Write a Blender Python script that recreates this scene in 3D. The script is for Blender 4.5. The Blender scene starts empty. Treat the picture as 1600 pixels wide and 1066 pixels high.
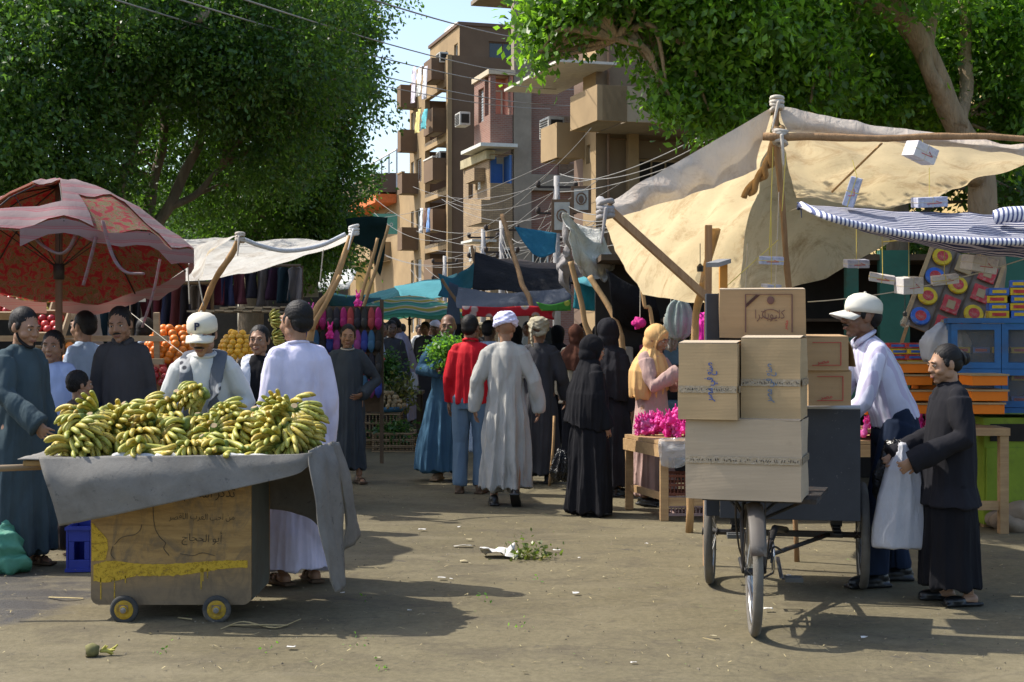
import bpy, math, random
import numpy as np
from mathutils import Vector, Matrix, noise
R = math.radians
random.seed(7); rng = np.random.default_rng(7)
scene = bpy.context.scene
COL = scene.collection
F = 2222.0; HZ = 515.0; CH = 1.6
def P(px, py, Y):
    """world point seen at photograph position px,py at distance Y"""
    return Vector(((px-800)/F*Y, Y, CH-(py-HZ)/F*Y))
def G(px, py):
    Y = F*CH/(py-HZ)
    return Vector(((px-800)/F*Y, Y, 0))
V = Vector
# ---------------------------------------------------------------- object helpers
def link(o, parent=None):
    COL.objects.link(o)
    if parent is not None: o.parent = parent
    return o
def tag(o, label=None, cat=None, group=None, kind=None):
    if label: o['label'] = label
    if cat: o['category'] = cat
    if group: o['group'] = group
    if kind: o['kind'] = kind
    return o
def empty(name, loc=(0,0,0), rz=0, label=None, cat=None, group=None):
    o = bpy.data.objects.new(name, None); link(o); o.location = loc; o.rotation_euler = (0,0,rz)
    o.empty_display_size = .1
    return tag(o, label, cat, group)
def copy_tree(o, parent=None):
    c = o.copy(); COL.objects.link(c)
    if parent is not None: c.parent = parent
    for ch in o.children: copy_tree(ch, c)
    return c
class MB:
    def __init__(s): s.v=[]; s.f=[]; s.m=[]
    def add(s, vs, fs, mi=0, M=None):
        b=len(s.v)
        for p in vs:
            p=V(p)
            s.v.append(tuple(M@p) if M is not None else tuple(p))
        for f in fs: s.f.append(tuple(i+b for i in f)); s.m.append(mi)
        return s
    def box(s, c, d, M=None, mi=0, rot=None, taper=None):
        x,y,z=[k/2 for k in d]; t=taper or 1
        vs=[(-x,-y,-z),(x,-y,-z),(x,y,-z),(-x,y,-z),(-x*t,-y*t,z),(x*t,-y*t,z),(x*t,y*t,z),(-x*t,y*t,z)]
        T=Matrix.Translation(V(c))
        if rot is not None: T=T@rot.to_4x4()
        if M is not None: T=M@T
        return s.add(vs,[(0,3,2,1),(4,5,6,7),(0,1,5,4),(1,2,6,5),(2,3,7,6),(3,0,4,7)],mi,T)
    def beam(s, a, b, w, h, mi=0):
        a=V(a); b=V(b); d=b-a; L=d.length; q=d.to_track_quat('Z','Y').to_matrix()
        return s.box((a+b)/2,(w,h,L),rot=q,mi=mi)
    def tube(s, pts, rad, n=10, mi=0, cap=True, flat=1.0, closed=False, up=None):
        pts=[V(p) for p in pts]
        if not hasattr(rad,'__len__'): rad=[rad]*len(pts)
        k=len(pts); ref=V(up) if up is not None else None
        rings=[]; prev=None
        for i,p in enumerate(pts):
            a=pts[(i-1)%k] if (closed or i>0) else p
            b=pts[(i+1)%k] if (closed or i<k-1) else p
            t=(b-a)
            if t.length<1e-9: t=V((0,0,1))
            t.normalize()
            if ref is not None: x=ref-ref.dot(t)*t
            elif prev is None:
                h=V((0,1,0)) if abs(t.y)<.9 else V((1,0,0))
                x=h-h.dot(t)*t
            else: x=prev-prev.dot(t)*t
            if x.length<1e-6: x=t.orthogonal()
            x.normalize(); prev=x; y=t.cross(x)
            r=rad[i]; rx,ry=(r if hasattr(r,'__len__') else (r,r*flat))
            rings.append([p+x*(rx*math.cos(2*math.pi*j/n))+y*(ry*math.sin(2*math.pi*j/n)) for j in range(n)])
        vs=[q for r in rings for q in r]; fs=[]
        m=k if closed else k-1
        for i in range(m):
            for j in range(n):
                a=i*n+j; b=i*n+(j+1)%n; i2=(i+1)%k
                fs.append((a,b,i2*n+(j+1)%n,i2*n+j))
        if cap and not closed:
            fs.append(tuple(range(n-1,-1,-1))); fs.append(tuple((k-1)*n+j for j in range(n)))
        return s.add(vs,fs,mi)
    def capsule(s, a, b, ra, rb, n=10, mi=0):
        a=V(a); b=V(b); d=(b-a)
        if d.length<1e-6: d=V((0,0,1e-4))
        d.normalize()
        pts=[];rs=[]
        for t in (-1,-.8,-.45,0): pts.append(a+d*ra*t); rs.append(ra*math.sqrt(max(.0004,1-t*t)))
        for t in (0,.45,.8,1): pts.append(b+d*rb*t); rs.append(rb*math.sqrt(max(.0004,1-t*t)))
        return s.tube(pts,rs,n,mi)
    def ell(s, c, r, M=None, nu=14, nv=9, mi=0, rot=None):
        vs=[];fs=[]
        for i in range(nv+1):
            th=math.pi*i/nv
            for j in range(nu):
                ph=2*math.pi*j/nu
                vs.append((r[0]*math.sin(th)*math.cos(ph),r[1]*math.sin(th)*math.sin(ph),r[2]*math.cos(th)))
        for i in range(nv):
            for j in range(nu):
                a=i*nu+j;b=i*nu+(j+1)%nu
                fs.append((a,a+nu,b+nu,b))
        T=Matrix.Translation(V(c))
        if rot is not None: T=T@rot.to_4x4()
        if M is not None: T=M@T
        return s.add(vs,fs,mi,T)
    def lathe(s, prof, n=24, M=None, mi=0, cap=True):
        vs=[(r*math.cos(2*math.pi*j/n),r*math.sin(2*math.pi*j/n),z) for r,z in prof for j in range(n)]
        fs=[]
        for i in range(len(prof)-1):
            for j in range(n):
                a=i*n+j;b=i*n+(j+1)%n
                fs.append((a,b,b+n,a+n))
        if cap:
            fs.append(tuple(range(n-1,-1,-1))); fs.append(tuple((len(prof)-1)*n+j for j in range(n)))
        return s.add(vs,fs,mi,M)
    def grid(s, rows, mi=0, thick=0):
        """rows: list of lists of points -> sheet; thick>0 gives it a back side"""
        nr=len(rows); nc=len(rows[0]); b=[V(p) for r in rows for p in r]
        fs=[(i*nc+j,i*nc+j+1,(i+1)*nc+j+1,(i+1)*nc+j) for i in range(nr-1) for j in range(nc-1)]
        if not thick: return s.add(b,fs,mi)
        nm=[V((0,0,0)) for _ in b]
        for f in fs:
            n=(b[f[2]]-b[f[0]]).cross(b[f[3]]-b[f[1]])
            for i in f: nm[i]+=n
        N=len(b); b2=[p+(n.normalized() if n.length>0 else n)*thick for p,n in zip(b,nm)]
        fs2=[tuple(i+N for i in reversed(f)) for f in fs]
        ed=[j for j in range(nc)]+[i*nc+nc-1 for i in range(1,nr)]+[(nr-1)*nc+j for j in range(nc-2,-1,-1)]+[i*nc for i in range(nr-2,0,-1)]
        side=[(ed[(k+1)%len(ed)],ed[k],ed[k]+N,ed[(k+1)%len(ed)]+N) for k in range(len(ed))]
        return s.add(b+b2,fs+fs2+side,mi)
    def mesh(s, name='m', smooth=False):
        m=bpy.data.meshes.new(name); m.from_pydata(s.v,[],s.f)
        m.polygons.foreach_set('material_index',s.m)
        if smooth: m.polygons.foreach_set('use_smooth',[True]*len(s.f))
        m.update(); return m
    def build(s, name, mats, parent=None, smooth=False, loc=None, bevel=0, wn=False):
        me=s.mesh(name,smooth)
        return mobj(name, me, mats, parent, loc, bevel, smooth)
def mobj(name, me, mats, parent=None, loc=None, bevel=0, smooth=False):
    if not isinstance(mats,(list,tuple)): mats=[mats]
    for m in mats: me.materials.append(m)
    o=bpy.data.objects.new(name,me); link(o,parent)
    if loc is not None: o.location=loc
    if bevel:
        b=o.modifiers.new('b','BEVEL'); b.width=bevel; b.segments=2; b.limit_method='ANGLE'; b.angle_limit=R(40)
    if smooth and bevel==0: pass
    return o
def remesh(mb, voxel, smooth=2, disp=None, target=None):
    me=mb.mesh('tmp'); o=bpy.data.objects.new('tmp',me); link(o)
    r=o.modifiers.new('r','REMESH'); r.mode='VOXEL'; r.voxel_size=voxel; r.adaptivity=0
    if smooth:
        s=o.modifiers.new('s','SMOOTH'); s.factor=.5; s.iterations=smooth
    dg=bpy.context.evaluated_depsgraph_get(); dg.update()
    e=o.evaluated_get(dg); m=bpy.data.meshes.new_from_object(e)
    bpy.data.objects.remove(o); bpy.data.meshes.remove(me)
    m.materials.clear()
    n=len(m.vertices); co=np.empty(n*3); m.vertices.foreach_get('co',co); co=co.reshape(-1,3)
    if disp is not None and n:
        nr=np.empty(n*3); m.vertices.foreach_get('normal',nr); nr=nr.reshape(-1,3)
        co=disp(co,nr); m.vertices.foreach_set('co',co.ravel())
    m.polygons.foreach_set('use_smooth',[True]*len(m.polygons)); m.update()
    return m
def catmull(p0,p1,p2,p3,t):
    return .5*((2*p1)+(-p0+p2)*t+(2*p0-5*p1+4*p2-p3)*t*t+(-p0+3*p1-3*p2+p3)*t*t*t)
def spline(pts, n):
    pts=[V(p) for p in pts]; q=[2*pts[0]-pts[1]]+pts+[2*pts[-1]-pts[-2]]
    out=[]
    for i in range(len(pts)-1):
        for k in range(n): out.append(catmull(q[i],q[i+1],q[i+2],q[i+3],k/n))
    out.append(pts[-1]); return out
def surf(rows, n=6, m=6):
    """control rows -> fine rows of points (Catmull-Rom both ways)"""
    fine=[spline(r,n) for r in rows]
    cols=[spline([fine[i][j] for i in range(len(fine))],m) for j in range(len(fine[0]))]
    return [[cols[j][i] for j in range(len(cols))] for i in range(len(cols[0]))]
def wrinkle(rows, amp=.02, freq=3.0, seed=0, stretch=(1,1,1), pin=True):
    nr=len(rows); nc=len(rows[0]); out=[]
    for i,r in enumerate(rows):
        o=[]
        for j,p in enumerate(r):
            a=rows[min(i+1,nr-1)][j]-rows[max(i-1,0)][j]; b=rows[i][min(j+1,nc-1)]-rows[i][max(j-1,0)]
            n=a.cross(b); n=n.normalized() if n.length>1e-9 else V((0,0,1))
            q=V((p.x*stretch[0],p.y*stretch[1],p.z*stretch[2]))*freq+V((seed*7.1,seed*3.3,0))
            w=1-abs(noise.noise(q))*2; w2=noise.noise(q*2.7)*.35
            o.append(p+n*amp*(w-.5+w2))
        out.append(o)
    return out
def cloth(rows, mat, name, parent=None, n=8, m=8, amp=.02, freq=3, seed=0, thick=.003, stretch=(1,1,1)):
    g=wrinkle(surf([[V(p) for p in r] for r in rows],n,m),amp,freq,seed,stretch)
    mb=MB(); mb.grid(g,thick=thick)
    return mb.build(name,mat,parent,smooth=True)
# ---------------------------------------------------------------- materials
class NT:
    def __init__(s,name):
        s.mat=bpy.data.materials.new(name); s.mat.use_nodes=True; s.nt=s.mat.node_tree; s.n=s.nt.nodes; s.l=s.nt.links
        s.bsdf=s.n.get('Principled BSDF'); s.out=s.n.get('Material Output')
    def new(s,t,**k):
        x=s.n.new(t)
        for a,b in k.items(): setattr(x,a,b)
        return x
    def coord(s, scale=(1,1,1), obj=True, rot=(0,0,0)):
        tc=s.new('ShaderNodeTexCoord'); mp=s.new('ShaderNodeMapping'); mp.inputs['Scale'].default_value=scale; mp.inputs['Rotation'].default_value=rot
        s.l.new(tc.outputs['Object' if obj else 'Generated'],mp.inputs['Vector']); return mp.outputs['Vector']
    def noise(s, vec, scale=5, detail=4, rough=.6, dist=0):
        x=s.new('ShaderNodeTexNoise'); x.inputs['Scale'].default_value=scale; x.inputs['Detail'].default_value=detail
        x.inputs['Roughness'].default_value=rough; x.inputs['Distortion'].default_value=dist; s.l.new(vec,x.inputs['Vector']); return x.outputs['Fac']
    def ramp(s, fac, stops, interp='LINEAR'):
        x=s.new('ShaderNodeValToRGB'); x.color_ramp.interpolation=interp; e=x.color_ramp.elements
        while len(e)<len(stops): e.new(.5)
        for i,(p,c) in enumerate(stops): e[i].position=p; e[i].color=(*c[:3],1)
        s.l.new(fac,x.inputs['Fac']); return x.outputs['Color']
    def mix(s, fac, a, b, mode='MIX'):
        x=s.new('ShaderNodeMix',data_type='RGBA',blend_type=mode)
        for sock,val in ((x.inputs[0],fac),(x.inputs[6],a),(x.inputs[7],b)):
            if hasattr(val,'links'): s.l.new(val,sock)
            elif hasattr(val,'__len__'): sock.default_value=(*val[:3],1)
            else: sock.default_value=val
        return x.outputs[2]
    def math(s, op, a, b=0, c=None):
        x=s.new('ShaderNodeMath',operation=op)
        for k,val in enumerate((a,b) if c is None else (a,b,c)):
            if hasattr(val,'links'): s.l.new(val,x.inputs[k])
            else: x.inputs[k].default_value=val
        return x.outputs[0]
    def bump(s, h, strength=.3, dist=.01):
        x=s.new('ShaderNodeBump'); x.inputs['Strength'].default_value=strength; x.inputs['Distance'].default_value=dist
        s.l.new(h,x.inputs['Height']); s.l.new(x.outputs['Normal'],s.bsdf.inputs['Normal']); return x
    def col(s, c):
        if hasattr(c,'links'): s.l.new(c,s.bsdf.inputs['Base Color'])
        else: s.bsdf.inputs['Base Color'].default_value=(*c[:3],1)
    def set(s, **k):
        for a,b in k.items():
            s.bsdf.inputs[a.replace('_',' ')].default_value=b
    def translucent(s, fac, colsock_or_col):
        t=s.new('ShaderNodeBsdfTranslucent'); mx=s.new('ShaderNodeMixShader'); mx.inputs[0].default_value=fac
        if hasattr(colsock_or_col,'links'): s.l.new(colsock_or_col,t.inputs['Color'])
        else: t.inputs['Color'].default_value=(*colsock_or_col[:3],1)
        s.l.new(s.bsdf.outputs[0],mx.inputs[1]); s.l.new(t.outputs[0],mx.inputs[2]); s.l.new(mx.outputs[0],s.out.inputs['Surface'])
def dk(c,f): return tuple(min(1,x*f) for x in c)
_mc={}
def mat(name, c, rough=.8, var=.18, scale=6, bump=0, bscale=40, spec=.3, metal=0, obj=True, stretch=(1,1,1), dirt=None, trans=0, bdist=.01):
    """matte material with broad tonal variation, optional dirt colour and bump"""
    if name in _mc: return _mc[name]
    t=NT(name); v=t.coord(stretch,obj)
    n1=t.noise(v,scale,5,.65)
    cc=t.ramp(n1,[(.25,dk(c,1-var)),(.75,dk(c,1+var))])
    if dirt:
        n2=t.noise(v,scale*.6,6,.75,.4); f=t.ramp(n2,[(.5,(0,0,0)),(.72,(1,1,1))]); cc=t.mix(f,cc,dirt)
    t.col(cc); t.set(Roughness=rough,Metallic=metal); t.bsdf.inputs['Specular IOR Level'].default_value=spec
    if bump: t.bump(t.noise(v,bscale,4,.6),bump,bdist)
    if trans: t.translucent(trans,cc)
    _mc[name]=t.mat; return t.mat
def fabric(name, c, trans=0, fold=.85, rough=.9, var=.12, fscale=5, sheen=0, stripes=None, pattern=None, dirt=None):
    if name in _mc: return _mc[name]
    t=NT(name); v=t.coord()
    n1=t.noise(v,4,4,.6); cc=t.ramp(n1,[(.3,dk(c,1-var)),(.7,dk(c,1+var))])
    if dirt:
        f=t.ramp(t.noise(v,3.5,6,.75,.5),[(.5,(0,0,0)),(.75,(1,1,1))]); cc=t.mix(f,cc,dirt)
    if stripes:
        axis,freq,c2,width=stripes
        sp=t.new('ShaderNodeSeparateXYZ'); t.l.new(v,sp.inputs[0])
        s1=t.math('FRACT',t.math('MULTIPLY',sp.outputs[axis],freq)); m=t.math('LESS_THAN',s1,width); cc=t.mix(m,cc,c2)
    if pattern:
        c2,c3,ps=pattern
        vo=t.new('ShaderNodeTexVoronoi'); vo.inputs['Scale'].default_value=ps; t.l.new(v,vo.inputs['Vector'])
        m=t.ramp(vo.outputs['Distance'],[(.28,(1,1,1)),(.36,(0,0,0))]); cc=t.mix(m,cc,c2)
        m=t.ramp(vo.outputs['Distance'],[(.1,(1,1,1)),(.16,(0,0,0))]); cc=t.mix(m,cc,c3)
    t.col(cc); t.set(Roughness=rough); t.bsdf.inputs['Specular IOR Level'].default_value=.15
    tc=t.coord((1,1,.35)); h=t.noise(tc,fscale,3,.5,.6); h2=t.noise(v,260,2,.5)
    b1=t.new('ShaderNodeBump'); b1.inputs['Strength'].default_value=.25; b1.inputs['Distance'].default_value=.001; t.l.new(h2,b1.inputs['Height'])
    b=t.new('ShaderNodeBump'); b.inputs['Strength'].default_value=fold; b.inputs['Distance'].default_value=.05; t.l.new(h,b.inputs['Height']); t.l.new(b1.outputs[0],b.inputs['Normal'])
    t.l.new(b.outputs[0],t.bsdf.inputs['Normal'])
    if trans: t.translucent(trans,cc)
    _mc[name]=t.mat; return t.mat
def wood(name, c, c2, scale=3, axis=2, rough=.75, bump=.3):
    if name in _mc: return _mc[name]
    t=NT(name); st=[9,9,9]; st[axis]=.7; v=t.coord(tuple(st))
    n=t.noise(v,scale,6,.7,.8); cc=t.ramp(n,[(.3,c2),(.62,c)])
    f=t.ramp(t.noise(t.coord(),2.5,5,.7),[(.45,(0,0,0)),(.8,(1,1,1))]); cc=t.mix(f,cc,dk(c2,.8))
    t.col(cc); t.set(Roughness=rough); t.bump(n,bump,.004); _mc[name]=t.mat; return t.mat
def brick(name, c1, c2, mort, scale=1.0, axes='xz', bw=.25, rh=.08, offset=.5):
    if name in _mc: return _mc[name]
    t=NT(name); tc=t.new('ShaderNodeTexCoord'); sp=t.new('ShaderNodeSeparateXYZ'); t.l.new(tc.outputs['Object'],sp.inputs[0])
    cb=t.new('ShaderNodeCombineXYZ'); t.l.new(t.math('ADD',sp.outputs[0],sp.outputs[1]),cb.inputs[0]); t.l.new(sp.outputs[2],cb.inputs[1])
    b=t.new('ShaderNodeTexBrick'); b.inputs['Scale'].default_value=1; b.inputs['Brick Width'].default_value=bw; b.inputs['Row Height'].default_value=rh
    b.inputs['Mortar Size'].default_value=rh*.13; b.inputs['Color1'].default_value=(*c1,1); b.inputs['Color2'].default_value=(*c2,1); b.inputs['Mortar'].default_value=(*mort,1)
    t.l.new(cb.outputs[0],b.inputs['Vector']); v=t.coord(); n=t.noise(v,1.2,6,.7)
    cc=t.mix(t.ramp(n,[(.4,(0,0,0)),(.8,(.7,.7,.7))]),b.outputs['Color'],dk(mort,.75)); t.col(cc); t.set(Roughness=.9)
    t.bump(b.outputs['Fac'],-.4,.01); _mc[name]=t.mat; return t.mat
# Arabic lettering from the font's joined letter shapes, right to left
_AR={'ا':('\ufe8d','\ufe8e',0,0),'أ':('\ufe83','\ufe84',0,0),'ب':('\ufe8f','\ufe90','\ufe91','\ufe92'),'ت':('\ufe95','\ufe96','\ufe97','\ufe98'),'ة':('\ufe93','\ufe94',0,0),
'ج':('\ufe9d','\ufe9e','\ufe9f','\ufea0'),'ح':('\ufea1','\ufea2','\ufea3','\ufea4'),'د':('\ufea9','\ufeaa',0,0),'ر':('\ufead','\ufeae',0,0),'ز':('\ufeaf','\ufeb0',0,0),'س':('\ufeb1','\ufeb2','\ufeb3','\ufeb4'),
'ش':('\ufeb5','\ufeb6','\ufeb7','\ufeb8'),'ص':('\ufeb9','\ufeba','\ufebb','\ufebc'),'ع':('\ufec9','\ufeca','\ufecb','\ufecc'),'ف':('\ufed1','\ufed2','\ufed3','\ufed4'),'ق':('\ufed5','\ufed6','\ufed7','\ufed8'),
'ك':('\ufed9','\ufeda','\ufedb','\ufedc'),'ل':('\ufedd','\ufede','\ufedf','\ufee0'),'م':('\ufee1','\ufee2','\ufee3','\ufee4'),'ن':('\ufee5','\ufee6','\ufee7','\ufee8'),'ه':('\ufee9','\ufeea','\ufeeb','\ufeec'),
'و':('\ufeed','\ufeee',0,0),'ي':('\ufef1','\ufef2','\ufef3','\ufef4'),'ى':('\ufeef','\ufef0',0,0),'ذ':('\ufeab','\ufeac',0,0),'ط':('\ufec1','\ufec2','\ufec3','\ufec4')}
def arab(s):
    out=[]
    for i,ch in enumerate(s):
        f=_AR.get(ch)
        if not f: out.append(ch); continue
        pj = i>0 and s[i-1] in _AR and _AR[s[i-1]][2]!=0
        nj = f[2]!=0 and i+1<len(s) and s[i+1] in _AR
        out.append(f[3] if pj and nj else f[1] if pj else f[2] if nj else f[0])
    return ''.join(reversed(out))
def lettering(txt, size, mat_, M, parent, name='lettering', width=None, bold=0, wob=0, ext=.0006):
    """M maps text plane (x right, y up, centred) into parent space"""
    cu=bpy.data.curves.new('t','FONT'); cu.body=txt; cu.size=size; cu.extrude=ext; cu.align_x='CENTER'; cu.offset=bold; cu.resolution_u=3
    o=bpy.data.objects.new('t',cu); link(o); dg=bpy.context.evaluated_depsgraph_get(); dg.update()
    me=bpy.data.meshes.new_from_object(o.evaluated_get(dg)); bpy.data.objects.remove(o); me.materials.clear()
    vs=[v.co.copy() for v in me.vertices]
    if vs:
        w=max(v.x for v in vs)-min(v.x for v in vs); k=(width/w) if width else 1
        for v in me.vertices:
            c=v.co.copy(); c.x*=k
            if wob: c.y+=wob*noise.noise(V((c.x*6,c.y*3,1.3))); c.x+=wob*.6*noise.noise(V((c.x*5,c.y*8,4)))
            v.co=M@c
    return mobj(name,me,mat_,parent)
def hrow(n,lo,hi): return [random.uniform(lo,hi) for _ in range(n)]
# ================================================================ camera, light, sky
cam=bpy.data.cameras.new('camera'); camo=bpy.data.objects.new('camera',cam); link(camo)
camo.location=(0,0,CH); camo.rotation_euler=(R(90),0,0); cam.sensor_width=36; cam.lens=F/1600*36
cam.shift_y=-(533-HZ)/1600; cam.clip_end=2000; cam.clip_start=.1; scene.camera=camo
SUND=V((-.77,.21,1.0)).normalized()   # towards the sun
sl=bpy.data.lights.new('sun','SUN'); so=bpy.data.objects.new('sun',sl); link(so)
sl.energy=3.5; sl.angle=R(.55); sl.color=(1,.94,.84); so.rotation_euler=(-SUND).to_track_quat('-Z','Y').to_euler(); so.location=(-20,10,30)
w=bpy.data.worlds.new('World'); scene.world=w; w.use_nodes=True; wt=w.node_tree
sky=wt.nodes.new('ShaderNodeTexSky'); sky.sky_type='NISHITA'; sky.sun_disc=False
sky.sun_elevation=math.asin(SUND.z); sky.sun_rotation=math.atan2(SUND.x,SUND.y); sky.dust_density=2.2; sky.air_density=1.0; sky.altitude=50
bg=wt.nodes['Background']; bg.inputs['Strength'].default_value=.15; wt.links.new(sky.outputs[0],bg.inputs[0])
vs=scene.view_settings; vs.view_transform='Standard'; vs.look='None'; vs.exposure=0.85; vs.gamma=1
scene.cycles.max_bounces=6; scene.cycles.diffuse_bounces=4; scene.cycles.transmission_bounces=4; scene.cycles.transparent_max_bounces=4
scene.cycles.glossy_bounces=2; scene.cycles.caustics_reflective=False; scene.cycles.caustics_refractive=False; scene.cycles.sample_clamp_indirect=6
# ================================================================ ground
def ground_mat():
    t=NT('street_dirt'); v=t.coord()
    base=t.ramp(t.noise(v,.5,8,.7,.3),[(.3,(.118,.099,.056)),(.7,(.182,.156,.095))])
    st=t.ramp(t.noise(t.coord((1,1.7,1)),1.3,8,.72,.6),[(.48,(0,0,0)),(.7,(1,1,1))]); base=t.mix(st,base,(.095,.08,.053))
    fine=t.ramp(t.noise(v,24,8,.8),[(.35,(.72,.72,.72)),(.7,(1.2,1.2,1.2))]); base=t.mix(1,base,fine,'MULTIPLY')
    dark=t.ramp(t.noise(v,5.5,3,.5,1.5),[(.67,(0,0,0)),(.74,(1,1,1))]); base=t.mix(dark,base,(.08,.07,.052))
    vo=t.new('ShaderNodeTexVoronoi'); vo.inputs['Scale'].default_value=9; t.l.new(v,vo.inputs['Vector'])
    lp=t.ramp(vo.outputs['Distance'],[(.03,(1,1,1)),(.06,(0,0,0))]); base=t.mix(t.math('MULTIPLY',lp,.5),base,(.32,.29,.23))
    # damp dark patch on the left and drifts of pale dust
    g=t.new('ShaderNodeTexGradient',gradient_type='SPHERICAL'); mp=t.new('ShaderNodeMapping'); tc=t.new('ShaderNodeTexCoord'); t.l.new(tc.outputs['Object'],mp.inputs[0])
    mp.inputs['Location'].default_value=(2.5,-6.1,0); mp.inputs['Scale'].default_value=(.75,.72,1); t.l.new(mp.outputs[0],g.inputs[0])
    wet=t.math('MULTIPLY',g.outputs['Fac'],t.noise(v,3,5,.7,1)); wf=t.ramp(wet,[(.14,(0,0,0)),(.24,(1,1,1))])
    base=t.mix(wf,base,(.055,.05,.045)); t.col(base)
    rr=t.math('SUBTRACT',.92,t.math('MULTIPLY',wf,.35)); t.l.new(rr,t.bsdf.inputs['Roughness']); t.bsdf.inputs['Specular IOR Level'].default_value=.25
    tr_=t.ramp(t.noise(t.coord((1,1.6,1),rot=(0,0,R(20))),.9,9,.72,1.2),[(.5,(0,0,0)),(.66,(.55,.55,.55))]); base=t.mix(tr_,base,(.185,.158,.10)); d2=t.ramp(t.noise(v,2.2,6,.7,2.0),[(.6,(0,0,0)),(.7,(.6,.6,.6))]); base=t.mix(d2,base,(.075,.062,.042)); v3=t.new('ShaderNodeTexVoronoi',feature='DISTANCE_TO_EDGE'); v3.inputs['Scale'].default_value=.55; nd=t.new('ShaderNodeVectorMath',operation='ADD'); nz=t.new('ShaderNodeTexNoise'); nz.inputs['Scale'].default_value=1.5; nz.inputs['Detail'].default_value=6; t.l.new(v,nz.inputs['Vector']); t.l.new(v,nd.inputs[0]); t.l.new(nz.outputs['Color'],nd.inputs[1]); t.l.new(nd.outputs[0],v3.inputs['Vector']); ck=t.ramp(v3.outputs['Distance'],[(.0,(.3,.3,.3)),(.010,(0,0,0))]); base=t.mix(ck,base,(.06,.05,.036)); t.col(base)
    hh=t.math('ADD',t.noise(v,30,8,.75),t.math('MULTIPLY',t.noise(v,4,4,.5),1.5)); t.bump(hh,.5,.015)
    return t.mat
rows=[]
ys=[-30,-10,0,3]+[5+i*.22 for i in range(90)]+[27,32,40,60,90,150,300,900]
xs=[-900,-200,-60,-20,-10]+[-6+i*.25 for i in range(49)]+[10,20,60,200,900]
for y in ys:
    rows.append([(x,y,(.012*noise.noise(V((x*.8,y*.8,0)))+.004*noise.noise(V((x*4,y*4,0))) if 4<y<25 and abs(x)<7 else 0)) for x in xs])
mb=MB(); mb.grid(rows); g=mb.build('ground',ground_mat(),smooth=True); tag(g,kind='structure')

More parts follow.
